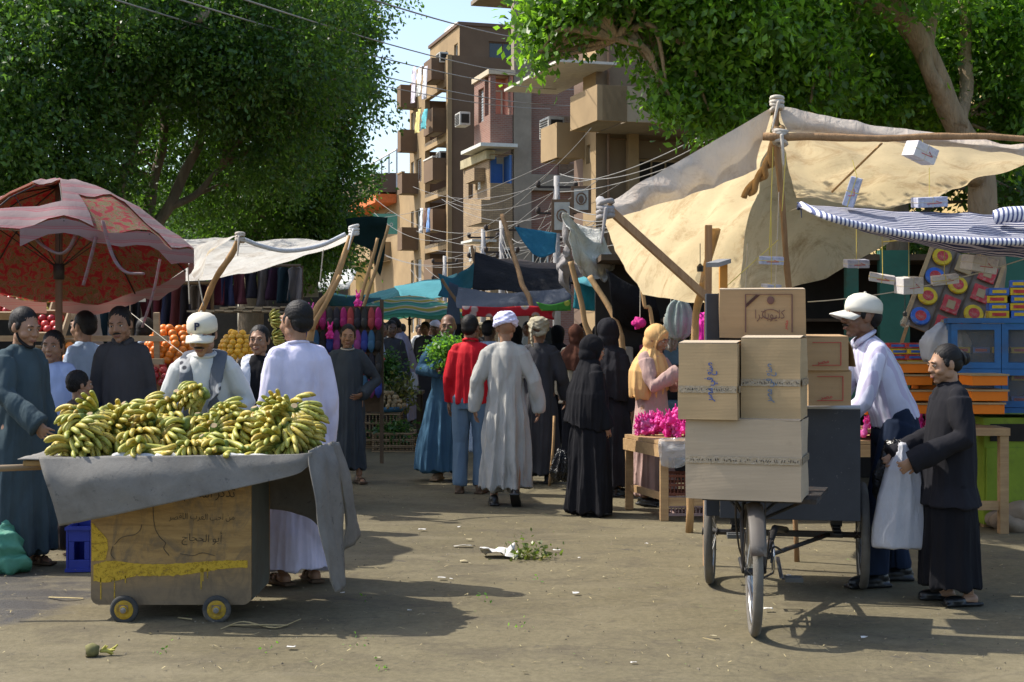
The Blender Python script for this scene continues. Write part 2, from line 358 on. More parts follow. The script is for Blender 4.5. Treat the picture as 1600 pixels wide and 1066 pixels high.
# ================================================================ buildings
glass=NT('window_glass'); glass.col((.035,.045,.05)); glass.set(Roughness=.12); glass=glass.mat
shutter=mat('shutter_blue_grey',(.33,.36,.38),.7); shut_br=mat('shutter_brown',(.16,.10,.06),.7)
white_fr=mat('window_frame_pale',(.55,.55,.50),.6); conc=mat('raw_concrete',(.25,.21,.16),.9,.2,1.5,.3,12,dirt=(.2,.17,.13))
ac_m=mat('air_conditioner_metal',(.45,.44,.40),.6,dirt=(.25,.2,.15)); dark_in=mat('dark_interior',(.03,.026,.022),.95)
class Bld:
    """building block: u runs along the street side (away), v along the side facing the viewer; origin near corner"""
    ang=math.atan2(.304,1)
    def __init__(s,name,corner_px,Y,label,ang=None):
        s.e=empty(name,((corner_px-800)/F*Y,Y,0),0,label,'building')
        a=s.ang if ang is None else ang
        s.u=V((-math.sin(a),math.cos(a),0)); s.v=V((math.cos(a),math.sin(a),0)); s.o=V(s.e.location)
    def ray(s,px,py,side,off=0):
        """pixel -> (distance along the side, z) on plane 'u' (street side) or 'v' (viewer side), off = metres proud"""
        d=V(((px-800)/F,1,-(py-HZ)/F)); c=V((0,0,CH))
        n=(-s.v) if side=='u' else (-s.u); al=s.u if side=='u' else s.v
        q=s.o+n*off; t=(q-c).dot(n)/d.dot(n); p=c+d*t
        return (p-q).dot(al), p.z
    def at(s,u,v,z): return s.u*u+s.v*v+V((0,0,z))
    def wall(s,side,length,z0,z1,holes,m,depth=.25,off=0,start=0,name='wall'):
        al,n=(s.u,-s.v) if side=='u' else (s.v,-s.u)
        us=sorted({start,start+length,*[min(max(h[i],start),start+length) for h in holes for i in (0,1)]}); zs=sorted({z0,z1,*[min(max(h[i],z0),z1) for h in holes for i in (2,3)]})
        mb=MB(); pt=lambda u,z,d: al*u+V((0,0,z))+n*(off-d)
        for i in range(len(us)-1):
            for j in range(len(zs)-1):
                cu=(us[i]+us[i+1])/2; cz=(zs[j]+zs[j+1])/2
                if any(h[0]<cu<h[1] and h[2]<cz<h[3] for h in holes): continue
                mb.add([pt(us[i],zs[j],0),pt(us[i+1],zs[j],0),pt(us[i+1],zs[j+1],0),pt(us[i],zs[j+1],0)],[(0,1,2,3)])
        for h in holes:
            a,b,c,d=h
            for q in (((a,c),(b,c)),((b,c),(b,d)),((b,d),(a,d)),((a,d),(a,c))):
                (p0,p1)=q; mb.add([pt(*p0,0),pt(*p1,0),pt(*p1,depth),pt(*p0,depth)],[(0,1,2,3)])
        return mb.build(name,m,s.e)
    def window(s,side,h,off=0,depth=.14,frame=white_fr,pane=glass,mull=1,shut=None):
        al,n=(s.u,-s.v) if side=='u' else (s.v,-s.u)
        a,b,c,d=h; pt=lambda u,z,k: al*u+V((0,0,z))+n*(off-k)
        Rm=Matrix((al,n,V((0,0,1)))).transposed()
        mb=MB(); w=.07
        for (cu,cz,du,dz) in (((a+w/2),(c+d)/2,w,d-c),((b-w/2),(c+d)/2,w,d-c),((a+b)/2,c+w/2,b-a-2*w,w),((a+b)/2,d-w/2,b-a-2*w,w)):
            mb.box(pt(cu,cz,depth),(du,.06,dz),rot=Rm)
        for k in range(mull):
            cu=a+(b-a)*(k+1)/(mull+1); mb.box(pt(cu,(c+d)/2,depth),(.05,.05,d-c-2*w),rot=Rm)
        f=mb.build('window',frame,s.e)
        mb=MB(); 
        if shut is None: mb.box(pt((a+b)/2,(c+d)/2,depth+.02),(b-a-.01,.01,d-c-.01),rot=Rm); mb.build('pane',pane,f)
        else:
            mb.box(pt((a+b)/2,(c+d)/2,depth+.02),(b-a-.01,.03,d-c-.01),rot=Rm)
            z=c+.1
            while z<d-.08: mb.box(pt((a+b)/2,z,depth-.005),(b-a-.16,.02,.05),rot=Rm); z+=.12
            mb.build('shutter',shut,f)
        return f
    def slab(s,u0,u1,v0,v1,z0,z1,m,name='slab',parent=None,bevel=0):
        mb=MB(); c=s.at((u0+u1)/2,(v0+v1)/2,(z0+z1)/2)
        mb.box(c,(abs(u1-u0),abs(v1-v0),z1-z0),rot=Matrix((s.u,-s.v,V((0,0,1)))).transposed())
        return mb.build(name,m,parent or s.e,bevel=bevel)
    def balcony(s,u0,u1,out,z,hgt,m,mslab,cap=None,wall=None):
        """box parapet standing out of the street side by 'out' (towards -v), open top"""
        mb=MB(); Rm=Matrix((s.u,-s.v,V((0,0,1)))).transposed(); t=.14
        mb.box(s.at((u0+u1)/2,-out+t/2,z+hgt/2),(abs(u1-u0),t,hgt),rot=Rm)
        for uu in (u0+t/2,u1-t/2): mb.box(s.at(uu,-(out-t)/2,z+hgt/2-.003),(t,out-t,hgt),rot=Rm)
        b=mb.build('balcony',m,s.e)
        mb=MB(); mb.box(s.at((u0+u1)/2,-out/2,z+.06),(abs(u1-u0)-.3,out-.16,.12),rot=Rm); mb.build('balcony_floor',mslab,b)
        if cap: mb=MB(); mb.box(s.at((u0+u1)/2,-out/2,z+hgt+.045),(abs(u1-u0)+.1,.2,.08),rot=Rm,M=Matrix.Translation(s.v*(-out/2+.07))); mb.build('parapet_cap',cap,b)
        return b
def pxbalc(b,pn,pf,out,yt,yb,m,ms,cap=None):
    u0,z1=b.ray(pn,yt,'u',out); _,z0=b.ray(pn,yb,'u',out); u1,_=b.ray(pf,yt,'u',out)
    return b.balcony(u0,u1,out,z0,z1-z0,m,ms,cap=cap)
def ac_unit(b,u,v,z,side='u'):
    Rm=Matrix((b.u,-b.v,V((0,0,1)))).transposed(); mb=MB(); c=b.at(u,v,z)
    mb.box(c,(.9,.5,.6),rot=Rm); o=mb.build('air_conditioner',ac_m,b.e,bevel=.03)
    mb=MB()
    for k in range(7): mb.box(c-b.v*.26+V((0,0,-.22+k*.07)),(.7,.02,.03),rot=Rm)
    mb.box(c-b.u*.46,(.02,.36,.4),rot=Rm); mb.build('grille',dark_in,o); return o

brown=mat('brown_render_shaded',(.165,.108,.066),.9,.22,.3,.2,8,dirt=(.13,.085,.055)); tan=mat('tan_render',(.32,.225,.12),.9,.25,.35,.2,8,dirt=(.24,.165,.09))  # brown is darkened to paint the shade on faces turned to the viewer
brown_d=mat('dark_brown_render',(.15,.10,.072),.9,.1,.8)
# --- tall brown apartment block
b=Bld('apartment_block',702,78,'tallest brown apartment block with stacked box balconies and laundry at the street end'); 
L=b.ray(640,300,'u')[0]
holes=[]
def hole(side,x0,y0,x1,y1,off=0):
    u0,z1=b.ray(x0,y0,side,off); u1,z0=b.ray(x1,y1,side,off); 
    return (min(u0,u1),max(u0,u1),min(z0,z1),max(z0,z1))
ztop=b.ray(702,86,'u')[1]
flo=[b.ray(702,y,'u')[1] for y in (181,262,343,424)]
H=3.0
zf=[.2+i*H for i in range(6)]
# window column further along and recessed loggia near the corner
uA=b.ray(697,300,'u')[0]; uB=b.ray(664,300,'u')[0]; uC=b.ray(648,300,'u')[0]
zs_=[ztop-1.15-3*k for k in range(6)]   # floor levels of loggias (top down)
log=[(uA,uB,z,z+2.55) for z in zs_ if z>0 and z+2.55<ztop-.1]
wins=[(uB+.9,uB+2.2,z+.9,z+2.3) for z in zs_ if z>0 and z+2.3<ztop]+[(uB+2.9,min(uB+4.0,L-.4),z+.9,z+2.3) for z in zs_ if z>0 and z+2.3<ztop and L-.5>uB+3.2]
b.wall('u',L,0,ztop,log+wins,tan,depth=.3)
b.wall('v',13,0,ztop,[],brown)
b.slab(0.01,L,0.3,12.9,ztop-.4,ztop-.1,conc,'roof')
for h in log:  # the back and sides of each loggia
    b.slab(h[0]-.05,h[1]+.05,1.5,1.7,h[2],h[3],brown_d,'loggia_wall'); b.slab(h[0]-.05,h[1]+.05,.0,1.5,h[2]-.2,h[2]-.003,conc,'loggia_floor')
    b.slab(h[0]-.25,h[0]-.06,.31,1.5,h[2],h[3],brown_d,'loggia_wall'); b.slab(h[1]+.06,h[1]+.25,.31,1.5,h[2],h[3],brown_d,'loggia_wall')
for i,h in enumerate(wins): b.window('u',h,shut=shut_br if i%3==1 else (shutter if i%3==0 else None))
for k,(yt,yb) in enumerate(((90,124),(168,206),(246,281),(326,360),(404,438))):
    pxbalc(b,676 if k!=0 else 674,662,.75,yt,yb,brown,conc,cap=mat('white_cap',(.6,.58,.52)) if k==2 else None)
for k,(yt,yb,pn) in enumerate(((132,167,626),(202,236,626),(270,302,628),(355,390,628))):
    pxbalc(b,pn,621 if k else 620,1.0,yt,yb,brown,conc,cap=tan if k==2 else None)
# penthouse and roof slab
u1,zt=b.ray(720,36,'v',-.9); zt2=18.6
b.wall('v',11,ztop-.3,zt2,[(2.6,5.2,zt2-2.7,zt2-.8)],brown,off=-1.2,start=.9)
b.window('v',(2.6,5.2,zt2-2.7,zt2-.8),off=-1.2,mull=2,frame=shut_br)
ph=b.wall('u',7,ztop-.3,zt2,[(1.6,2.4,zt2-2.3,zt2-.9),(4,4.8,zt2-2.3,zt2-.9)],tan,off=-.9,start=1.2)
b.window('u',(1.6,2.4,zt2-2.3,zt2-.9),off=-.9,mull=0); b.window('u',(4,4.8,zt2-2.3,zt2-.9),off=-.9,mull=0)
b.slab(1.1,8.3,.8,12,zt2,zt2+.18,brown_d,'roof')
b.slab(8.4,min(12.5,L-.1),.4,6,ztop-.1,ztop+.9,tan,'wall')
b.slab(-.12,.12,-.12,.12,0,ztop,tan,'pillar')
for z in (zs_[0]+1.2,zs_[2]+1.7): ac_unit(b,uA+.7,-.05,z)
B1=b
def clothes_on(bb,px0,px1,y,cols,off,drop,label,group):
    n=len(cols)
    for i,c in enumerate(cols):
        u0,z=bb.ray(px0+(px1-px0)*i/n,y,'u',off); u1,_=bb.ray(px0+(px1-px0)*(i+.85)/n,y,'u',off)
        d=drop*random.uniform(.7,1.1); a=bb.o+bb.u*u0-bb.v*off; q=bb.o+bb.u*u1-bb.v*off
        rows=[[a.lerp(q,s)+V((0,0,z-d*t))-bb.v*(.1*math.sin(6*s+t)) for s in (0,.33,.66,1)] for t in (0,.5,1)]
        o=cloth(rows,fabric('laundry_'+str(len(_mc)),c,trans=.15),'laundry',n=3,m=3,amp=.05,freq=2); tag(o,label[i] if isinstance(label,list) else label,'laundry',group)
clothes_on(b,668,642,103,[(.7,.7,.75),(.75,.74,.72),(.65,.6,.68)],1.5,2.0,'white sheet drying over the top balcony of the tall brown block','white sheets on the top balcony')
clothes_on(b,668,648,170,[(.15,.5,.55),(.7,.6,.25)],1.4,1.3,['teal cloth drying on the second highest balcony of the brown block','yellow cloth drying on the second highest balcony of the brown block'],'laundry on the second balcony')
clothes_on(b,672,656,325,[(.25,.4,.7),(.2,.12,.1),(.7,.7,.7)],1.45,1.5,['blue cloth drying on a low balcony of the brown block','dark brown cloth drying on a low balcony of the brown block','pale cloth drying on a low balcony of the brown block'],'laundry on the low balcony')

# --- brick house with a salmon and a blue corner loggia
redbr=brick('red_brick',(.20,.075,.05),(.25,.105,.07),(.24,.19,.15)); tanbr=brick('tan_brick',(.30,.205,.11),(.37,.265,.14),(.18,.13,.085)); brbr=brick('brown_brick',(.18,.115,.08),(.23,.15,.10),(.22,.19,.15))
b=Bld('brick_house',766,62,'bare brick house with a salmon loggia above a blue loggia')
def zz(y,off=0): return b.ray(766,y,'v',off)[1]
U=b.ray(724,300,'u')[0]; U2=b.ray(741,200,'u')[0]; Vr=b.ray(801,200,'v')[0]
ysal=(112,181); 
sal=mat('salmon_paint',(.62,.27,.19),.8,.06); blu=mat('blue_paint',(.10,.24,.58),.8,.06); crm=mat('cream_paint',(.6,.55,.42),.8,.05)
h1=(b.ray(757,125,'u')[0],b.ray(745,125,'u')[0],zz(178),zz(126))
b.wall('u',U2,zz(226),zz(112),[(.0,.9,zz(178),zz(116)),(U2-1.6,U2-.7,zz(184),zz(130))],redbr)
b.window('u',(U2-1.6,U2-.7,zz(184),zz(130)),frame=shut_br,mull=1,shut=shutter)
b.wall('v',Vr,zz(226),zz(116),[(.0,Vr-.15,zz(178),zz(117))],redbr)
b.slab(-.1,U2+.1,-.1,Vr+.1,zz(116),zz(108),mat('cream_trim',(.5,.42,.3)),'roof')
b.slab(-.6,U2+.1,-.6,Vr+.05,zz(226)-.15,zz(226),mat('pale_slab',(.55,.55,.5)),'slab')
# loggia insides
b.slab(.95,1.1,.02,Vr,zz(178),zz(117),sal,'loggia_wall'); b.slab(.0,.95,Vr-.1,Vr+.02,zz(178),zz(117),sal,'loggia_wall'); b.slab(.02,1,.02,Vr,zz(179)-.1,zz(179),conc,'loggia_floor')
hh=b.window('v',(Vr-.62,Vr-.2,zz(179),zz(135)),off=-.92,frame=crm,depth=0,mull=0,shut=sal)
# lower floor, tan brick and the blue loggia
zb1=zz(232); zb2=zz(450)
hb=[(U-1.7,U-.9,zz(300),zz(265)),(.55+1.0,.55+1.9,zz(290),zz(257))]
b.wall('u',U,zb2-6,zz(248),hb,tanbr)
b.window('u',hb[0],frame=shut_br,mull=0,pane=dark_in); b.window('u',hb[1],shut=shutter)
b.wall('v',Vr,zb2-6,zz(240),[(0,Vr-.1,zz(286),zz(241))],tanbr)
b.slab(0.1,U,-.15,.25,zz(248),zz(234),mat('crumbling_plaster',(.38,.33,.2),.95,.3,2,.6,9),'roof')
b.slab(.95,1.1,.02,Vr-.13,zz(286),zz(241),crm,'loggia_wall'); b.slab(.0,.95,Vr-.12,Vr-.02,zz(286),zz(241),blu,'loggia_wall'); b.slab(.02,1,.02,Vr-.13,zz(286)-.12,zz(286),conc,'loggia_floor')
b.window('v',(Vr-.6,Vr-.2,zz(286),zz(252)),off=-.91,frame=blu,depth=0,mull=0,shut=blu)
b.slab(.90,.945,.02,.55,zz(286),zz(241),blu,'loggia_wall')
pxbalc(b,752,728,.9,312,348,tanbr,conc)
b.slab(-.3,1.6,-.9,.2,zz(375)-.1,zz(375),mat('pale_slab',(.5,.5,.46)),'canopy_slab')
for x0 in (.4,1.9): b.window('v',(x0,x0+.75,zz(432),zz(388)),off=.03,depth=0)
# main red brick flank with concrete column
b.wall('v',13,0,17.5,[(3.9,4.7,zz(303),zz(275))],redbr,off=-.3,start=Vr+.05); b.slab(-.05,.4,Vr+.05,Vr+.85,0,17.6,conc,'pillar')
b.window('v',(3.9,4.7,zz(303),zz(275)),off=-.3,frame=blu,depth=.1,shut=blu)
b.slab(-.02,.35,Vr+.85,9+Vr,zz(288)-.2,zz(288)+.5,conc,'beam'); b.slab(.3,7,Vr,9+Vr,17.3,17.5,conc,'roof')
ac_unit(b,U2-.2,-.6,zz(176))
pxbalc(b,741,727,.5,262,282,tanbr,conc); pxbalc(b,752,736,.8,392,420,tanbr,conc)
for (u0_,y0_,y1_) in ((.6,404,380),(2.4,404,380)): 
    h_=(u0_,u0_+.9,zz(y0_),zz(y1_)); b.window('u',h_,off=.04,depth=0,shut=shutter)
for k_ in range(4): b.window('v',(Vr+2.2+k_*.01,Vr+3.1,zz(200+k_*75),zz(175+k_*75)),off=-.26,depth=0,frame=shut_br,shut=shut_br)
# --- tan house with big slanted balconies on the right
b=Bld('tan_house',931,40,'tan rendered house with two large solid balconies jutting over the street')
def zz(y): return b.ray(931,y,'v')[1]
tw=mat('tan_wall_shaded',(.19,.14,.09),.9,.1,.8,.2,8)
uw=b.ray(911,300,'u')[0]
wn=[(.45*uw,.75*uw,zz(252),zz(222))]
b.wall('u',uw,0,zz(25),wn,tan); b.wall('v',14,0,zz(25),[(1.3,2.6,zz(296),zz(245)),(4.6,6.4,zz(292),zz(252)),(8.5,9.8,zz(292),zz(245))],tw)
for h in wn: b.window('u',h,shut=shutter)
b.window('v',(1.3,2.6,zz(296),zz(245)),frame=tan,mull=2,pane=dark_in); b.window('v',(4.6,6.4,zz(292),zz(252)),frame=shut_br); b.window('v',(8.5,9.8,zz(292),zz(245)),frame=shut_br)
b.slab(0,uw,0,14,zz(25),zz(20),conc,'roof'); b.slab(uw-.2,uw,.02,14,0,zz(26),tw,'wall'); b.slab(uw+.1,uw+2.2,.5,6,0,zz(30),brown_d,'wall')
pxbalc(b,870,845,.85,191,246,tan,conc)
bq=pxbalc(b,933,891,.85,132,188,tan,conc); u_n=b.ray(933,150,'u',.85)[0]; z1_=b.ray(933,132,'u',.85)[1]; z0_=b.ray(933,188,'u',.85)[1]
mb=MB(); 
pl=mat('balcony_plaster',(.33,.26,.17),.9,.12,1,.2,8)
b.slab(u_n,u_n+.12,-.7,8,z0_,z1_,pl,'balcony'); b.slab(u_n+.13,-.01,.02,8,z0_+.003,z0_+.12,conc,'balcony_floor')
b.slab(-1.1,4,-1.5,.2,zz(112),zz(108),mat('canopy_white',(.55,.52,.45)),'canopy_slab')
for (v0,v1,a,c) in ((.9,1.2,345,205),(3.6,3.9,345,205)): b.slab(-.25,-.01,v0,v1,zz(a),zz(c),tan,'pillar')
ac_unit(b,2.4,-.5,zz(184))
b.slab(-1.0,-.01,.9,6,zz(322),zz(296),conc,'balcony')
for v0_,y_ in ((2.9,205),(7.2,205),(2.9,395),(7.2,395)): b.window('v',(v0_,v0_+1.1,zz(y_),zz(y_-42)),off=.04,depth=0,frame=shut_br,shut=shut_br if v0_>5 else shutter)
mb=MB()
for v0_ in (.35,4.2,10.5): mb.tube([b.at(-.09,v0_,0),b.at(-.09,v0_,zz(40))],.05,6)
for y_ in (216,322): mb.tube([b.at(-.06,.4,zz(y_)),b.at(-.06,12,zz(y_+3))],.02,5)
mb.build('pipe',shut_br,b.e)
# small air-conditioner shelf, two framed signs
for (px,py,w_,h_,Y) in ((908,312,.42,.6,37),(878,338,.44,.75,36)):
    mb=MB(); c=P(px,py,Y); e=empty('wall_sign',c,0,'framed emblem sign with white face on the tan house, '+('upper right' if px>900 else 'lower left')+' of the two','sign')
    mb.box((0,0,0),(w_+.1,.06,h_+.1)); mb.build('frame',shut_br,e); mb=MB(); mb.box((0,-.04,0),(w_-.05,.02,h_-.05)); mb.build('panel',mat('sign_white',(.42,.42,.38)),e)
    mb=MB(); mb.tube([V((.13*math.cos(a/10*6.28),-.055,.02+.15*math.sin(a/10*6.28))) for a in range(10)],.02,6,closed=True); mb.ell((0,-.055,0),(.07,.01,.1)); mb.build('emblem',brown_d,e)
    mb=MB(); mb.box((0,.5,0),(.05,1,.05)); mb.build('bracket',shut_br,e)
# --- orange and brick house further left, terrace with posts on the roof
b=Bld('orange_house',640,95,'far brick house with orange band and white posts on its roof terrace')
def zz(y): return b.ray(640,y,'u')[1]
hs=[(6,8,zz(345),zz(318)),(14,16,zz(345),zz(318)),(22,24,zz(345),zz(318))]
b.wall('u',34,0,zz(285),hs,tan); b.wall('v',4,0,zz(290),[],brown_d)
for h in hs: b.window('u',h,shut=shut_br)
b.slab(4,30,-1.6,-.02,zz(292),zz(262),brown_d,'balcony'); b.slab(4,30,-1.5,-.02,zz(309),zz(295),mat('orange_paint',(.65,.17,.05)),'band')
for k in range(5): b.slab(8+k*5,10+k*5,0,2,zz(285),zz(250+3*k),brown_d,'pillar')
mb=MB()
for k in range(12): 
    u=4+k*2.6; mb.beam(b.at(u,0,zz(285)),b.at(u,0,zz(222)),.1,.1)
mb.beam(b.at(4,0,zz(222)),b.at(33,0,zz(222)),.1,.1); mb.build('terrace_posts',mat('pale_posts',(.6,.62,.62)),b.e)
b.balcony(6,12,1.5,zz(400),1.3,tan,conc); b.balcony(20,25,1.5,zz(360),1.3,brown,conc)
# --- pale yellow houses at the far end of the street on the left
ylw=mat('yellow_render',(.58,.44,.20),.9,.08,.5)
for i,(px,Y,wd,top,lab) in enumerate(((500,118,8,386,'pale yellow house at the far left end of the street'),(556,108,5,398,'narrow yellow house between the brown block and the far yellow house'))):
    b=Bld('yellow_house',px,Y,lab,ang=-.25+i*.2); z1=b.ray(px,top,'v')[1]
    hs=[(1+k*2.2,2+k*2.2,z1-2.6-j*3,z1-1.2-j*3) for k in range(2) for j in range(2)]
    b.wall('v',wd,0,z1,hs,ylw); b.wall('u',6,0,z1,[],ylw); b.slab(0,6,0,wd,z1,z1+.4,ylw,'roof')
    for h in hs: b.window('v',h,shut=shut_br)
    b.slab(-1.4,-.01,.5,wd-.5,z1-3.2,z1-2.1,ylw,'balcony')
# --- sunlit yellow house behind the right hand tree
b=Bld('yellow_wall_house',1690,20,'large sunlit ochre yellow house behind the tree on the right',ang=R(12))
ow=mat('ochre_render',(.52,.38,.17),.9,.08,.8,.2,10,dirt=(.42,.30,.14))
b.wall('u',9,0,9.5,[(5,6.2,4.2,5.8)],ow) ; b.wall('v',10,0,9.5,[(1.5,2.8,4.4,6.2)],ow); b.window('u',(5,6.2,4.2,5.8)); b.window('v',(1.5,2.8,4.4,6.2)); b.slab(0,9,0,10,9.5,9.7,ow,'roof')
# --- long low dark shop building, added behind the left trees to block the sky
b=Bld('sky_block_building',-260,30,'long low dark brown shop building added behind the left trees to block the sky',ang=R(-72))
b.wall('v',3,0,4.6,[],brown_d)
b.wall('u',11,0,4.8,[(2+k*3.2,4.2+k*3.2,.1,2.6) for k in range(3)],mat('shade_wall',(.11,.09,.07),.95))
for k in range(3): b.slab(2+k*3.2,4.2+k*3.2,.5,.6,.1,2.6,dark_in,'door')

# ---- roof clutter: dishes, tanks and pipes, each fixed to its house
def dish(b,u,v,z,r=.5):
    mb=MB(); c=b.at(u,v,z); d=V((-.5,-.6,.6)).normalized(); M=Matrix.Translation(c)@d.to_track_quat('Z','Y').to_matrix().to_4x4(); mb.lathe([(.01,-.12),(r*.5,-.09),(r,0),(r*1.02,.01),(r*.5,-.07),(.01,-.1)],20,M,cap=False); mb.tube([c,c-V((0,0,.8))],.03,6); mb.tube([M@V((0,0,-.1)),M@V((0,0,.35))],.02,5); mb.build('satellite_dish',white_fr,b.e,smooth=True)
dish(B1,2,3,B1.ray(702,86,'u')[1]+.9); dish(B1,7,2,19.6,.6); dish(B1,5,7,19.6,.5)
mb=MB()
for vv in (2.2,5.4,8.3): mb.tube([B1.at(-.08,vv,0),B1.at(-.08,vv,16)],.06,6)
mb.build('drain_pipe',brown_d,B1.e)
# ================================================================ trees
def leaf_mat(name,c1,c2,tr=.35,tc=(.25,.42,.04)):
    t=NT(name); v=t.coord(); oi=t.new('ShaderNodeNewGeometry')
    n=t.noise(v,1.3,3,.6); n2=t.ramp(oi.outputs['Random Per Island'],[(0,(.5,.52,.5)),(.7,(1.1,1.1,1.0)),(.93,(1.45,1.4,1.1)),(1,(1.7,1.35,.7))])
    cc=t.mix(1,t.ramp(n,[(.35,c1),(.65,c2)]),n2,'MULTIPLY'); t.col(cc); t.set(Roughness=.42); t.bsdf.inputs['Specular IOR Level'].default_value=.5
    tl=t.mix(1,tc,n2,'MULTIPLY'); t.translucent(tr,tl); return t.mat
def crown(blobs, n, size, m, parent, name='crown', seed=1, shell=.35, twig=26, inset=None):
    """blobs: (cx,cy,cz,rx,ry,rz,weight). leaves sit in small sprays at twig ends, mostly near each blob's skin"""
    r=np.random.default_rng(seed)
    w=np.array([b[6] for b in blobs],float); w/=w.sum()
    nt=n//twig; bi=r.choice(len(blobs),nt,p=w); B=np.array([b[:6] for b in blobs])[bi]
    d=r.normal(size=(nt,3)); d/=np.linalg.norm(d,axis=1)[:,None]
    rad=shell+(1.05-shell)*r.random(nt)**.55
    # lumpy outline
    lump=1+.16*np.sin(d[:,0]*5+bi*1.7)+.14*np.sin(d[:,2]*6+bi*2.3)+.12*np.sin(d[:,1]*7+bi)
    tc=B[:,:3]+d*B[:,3:6]*(rad*lump)[:,None]
    gd=d+r.normal(size=(nt,3))*.5+np.array([0,0,-.15]); gd/=np.linalg.norm(gd,axis=1)[:,None]
    N=nt*twig; T=np.repeat(tc,twig,0); Dn=np.repeat(gd,twig,0)
    sp=size*2.6
    pos=T+Dn*(r.random(N)[:,None]-.5)*sp*2+r.normal(size=(N,3))*sp*.42
    ax=Dn*.6+r.normal(size=(N,3))*.75; ax[:,2]-=.25; ax/=np.linalg.norm(ax,axis=1)[:,None]
    sd=np.cross(ax,r.normal(size=(N,3))); sd/=np.linalg.norm(sd,axis=1)[:,None]; nr=np.cross(ax,sd)
    L=size*(.65+.7*r.random(N))[:,None]; W=L*.25
    v=np.empty((N,4,3)); v[:,0]=pos; v[:,1]=pos+ax*L*.5+sd*W+nr*W*.35; v[:,2]=pos+ax*L; v[:,3]=pos+ax*L*.5-sd*W+nr*W*.35
    me=bpy.data.meshes.new(name); me.vertices.add(N*4); me.vertices.foreach_set('co',v.ravel())
    me.loops.add(N*4); me.loops.foreach_set('vertex_index',np.arange(N*4,dtype=np.int32))
    me.polygons.add(N); me.polygons.foreach_set('loop_start',np.arange(N,dtype=np.int32)*4); me.polygons.foreach_set('loop_total',np.full(N,4,dtype=np.int32))
    me.update(calc_edges=True); return mobj(name,me,m,parent)
bark=mat('bark_grey_brown',(.20,.155,.11),.95,.35,3,.9,18,stretch=(3,3,.6),dirt=(.11,.09,.07),bdist=.03); bark2=mat('bark_pale',(.34,.25,.165),.95,.3,3,.9,14,stretch=(3,3,.6),dirt=(.2,.15,.1),bdist=.03)
def limb(mb,pts,r0,r1,n=9,k=5,seed=0):
    p=spline(pts,k); p=[q+V((noise.noise(q*2+V((seed,0,0))),noise.noise(q*2+V((0,seed,5))),0))*.05 for q in p]
    rs=[(r0+(r1-r0)*i/(len(p)-1))*(1+.12*noise.noise(q*3)) for i,q in enumerate(p)]; mb.tube(p,rs,n)
    return p
def twigs(mb,blobs,n,seed,src):
    r=random.Random(seed)
    for _ in range(n):
        b=r.choice(blobs); e=V((b[0]+r.uniform(-.7,.7)*b[3],b[1]+r.uniform(-.7,.7)*b[4],b[2]+r.uniform(-.7,.6)*b[5])); s=min(src,key=lambda q:(q-e).length)
        m_=(s+e)/2+V((r.uniform(-.2,.2),r.uniform(-.2,.2),r.uniform(0,.3))); mb.tube(spline([s,m_,e],4),[.035-.003*i for i in range(9)],6)
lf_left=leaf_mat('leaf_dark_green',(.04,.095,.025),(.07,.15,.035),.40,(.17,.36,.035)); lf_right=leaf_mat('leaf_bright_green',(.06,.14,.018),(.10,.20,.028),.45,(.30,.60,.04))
def tree(name,base,label,trunks,blobs,n,size,lm,bm,seed,group=None,shell=.35,ntw=60):
    e=empty(name,base,0,label,'tree',group); o=V(base); mb=MB(); src=[]
    for (pts,r0,r1) in trunks: src+=limb(mb,[V(p)-o for p in pts],r0,r1,12,6,seed)
    bl=[(b[0]-o.x,b[1]-o.y,b[2]-o.z,*b[3:]) for b in blobs]
    twigs(mb,bl,ntw,seed,src); mb.build('trunk',bm,e,smooth=True)
    crown(bl,n,size,lm,e,seed=seed,shell=shell); return e
def blob(px,py,Y,rpx,rpy,rd,w=None):
    p=P(px,py,Y); return (p.x,p.y,p.z,rpx/F*Y,rd,rpy/F*Y,w or rpx*rpy*1e-4)
# left trees
Y=19
T=[([G(150,715)+V((0,0,-.1)),P(165,450,Y),P(140,330,Y),P(115,200,Y)],.17,.09),([P(165,430,Y),P(180,350,Y),P(190,290,Y+.4),P(215,200,Y+.6)],.1,.05),([P(150,380,Y),P(60,260,Y),P(20,150,Y)],.15,.05)]
T[0][0][0]=V((P(150,500,Y).x,Y,-.1))
tree('shade_tree',V((P(150,500,Y).x,Y,0)),'massive dark green shade tree filling the upper left corner',T,
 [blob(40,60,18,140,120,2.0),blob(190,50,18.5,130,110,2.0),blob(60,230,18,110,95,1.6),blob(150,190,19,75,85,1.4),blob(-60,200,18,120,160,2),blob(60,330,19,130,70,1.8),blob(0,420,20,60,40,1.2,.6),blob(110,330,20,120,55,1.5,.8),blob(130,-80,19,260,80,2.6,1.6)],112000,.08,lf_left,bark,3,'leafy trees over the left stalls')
Y=20.5
T=[([V((P(215,500,Y).x,Y,-.1)),P(222,400,Y),P(235,320,Y),P(258,190,Y)],.13,.06),([P(225,380,Y),P(262,325,Y),P(300,250,Y),P(320,190,Y)],.10,.05),([P(262,325,Y),P(310,300,Y),P(345,262,Y)],.06,.035),([P(222,420,Y),P(190,330,Y),P(205,240,Y)],.09,.05)]
tree('shade_tree',V((P(215,500,Y).x,Y,0)),'green tree with bare forked limbs showing above the red umbrella',T,
 [blob(330,70,20,140,120,2.2),blob(300,180,22.3,130,80,1.2),blob(430,90,20,130,100,2.0),blob(425,220,21,85,80,1.6),blob(420,-60,20.5,240,90,2.8,1.6),blob(290,290,23.2,120,60,1.2,.6),blob(345,120,19.5,90,60,1.2)],104000,.078,lf_left,bark,5,'leafy trees over the left stalls')
Y=25
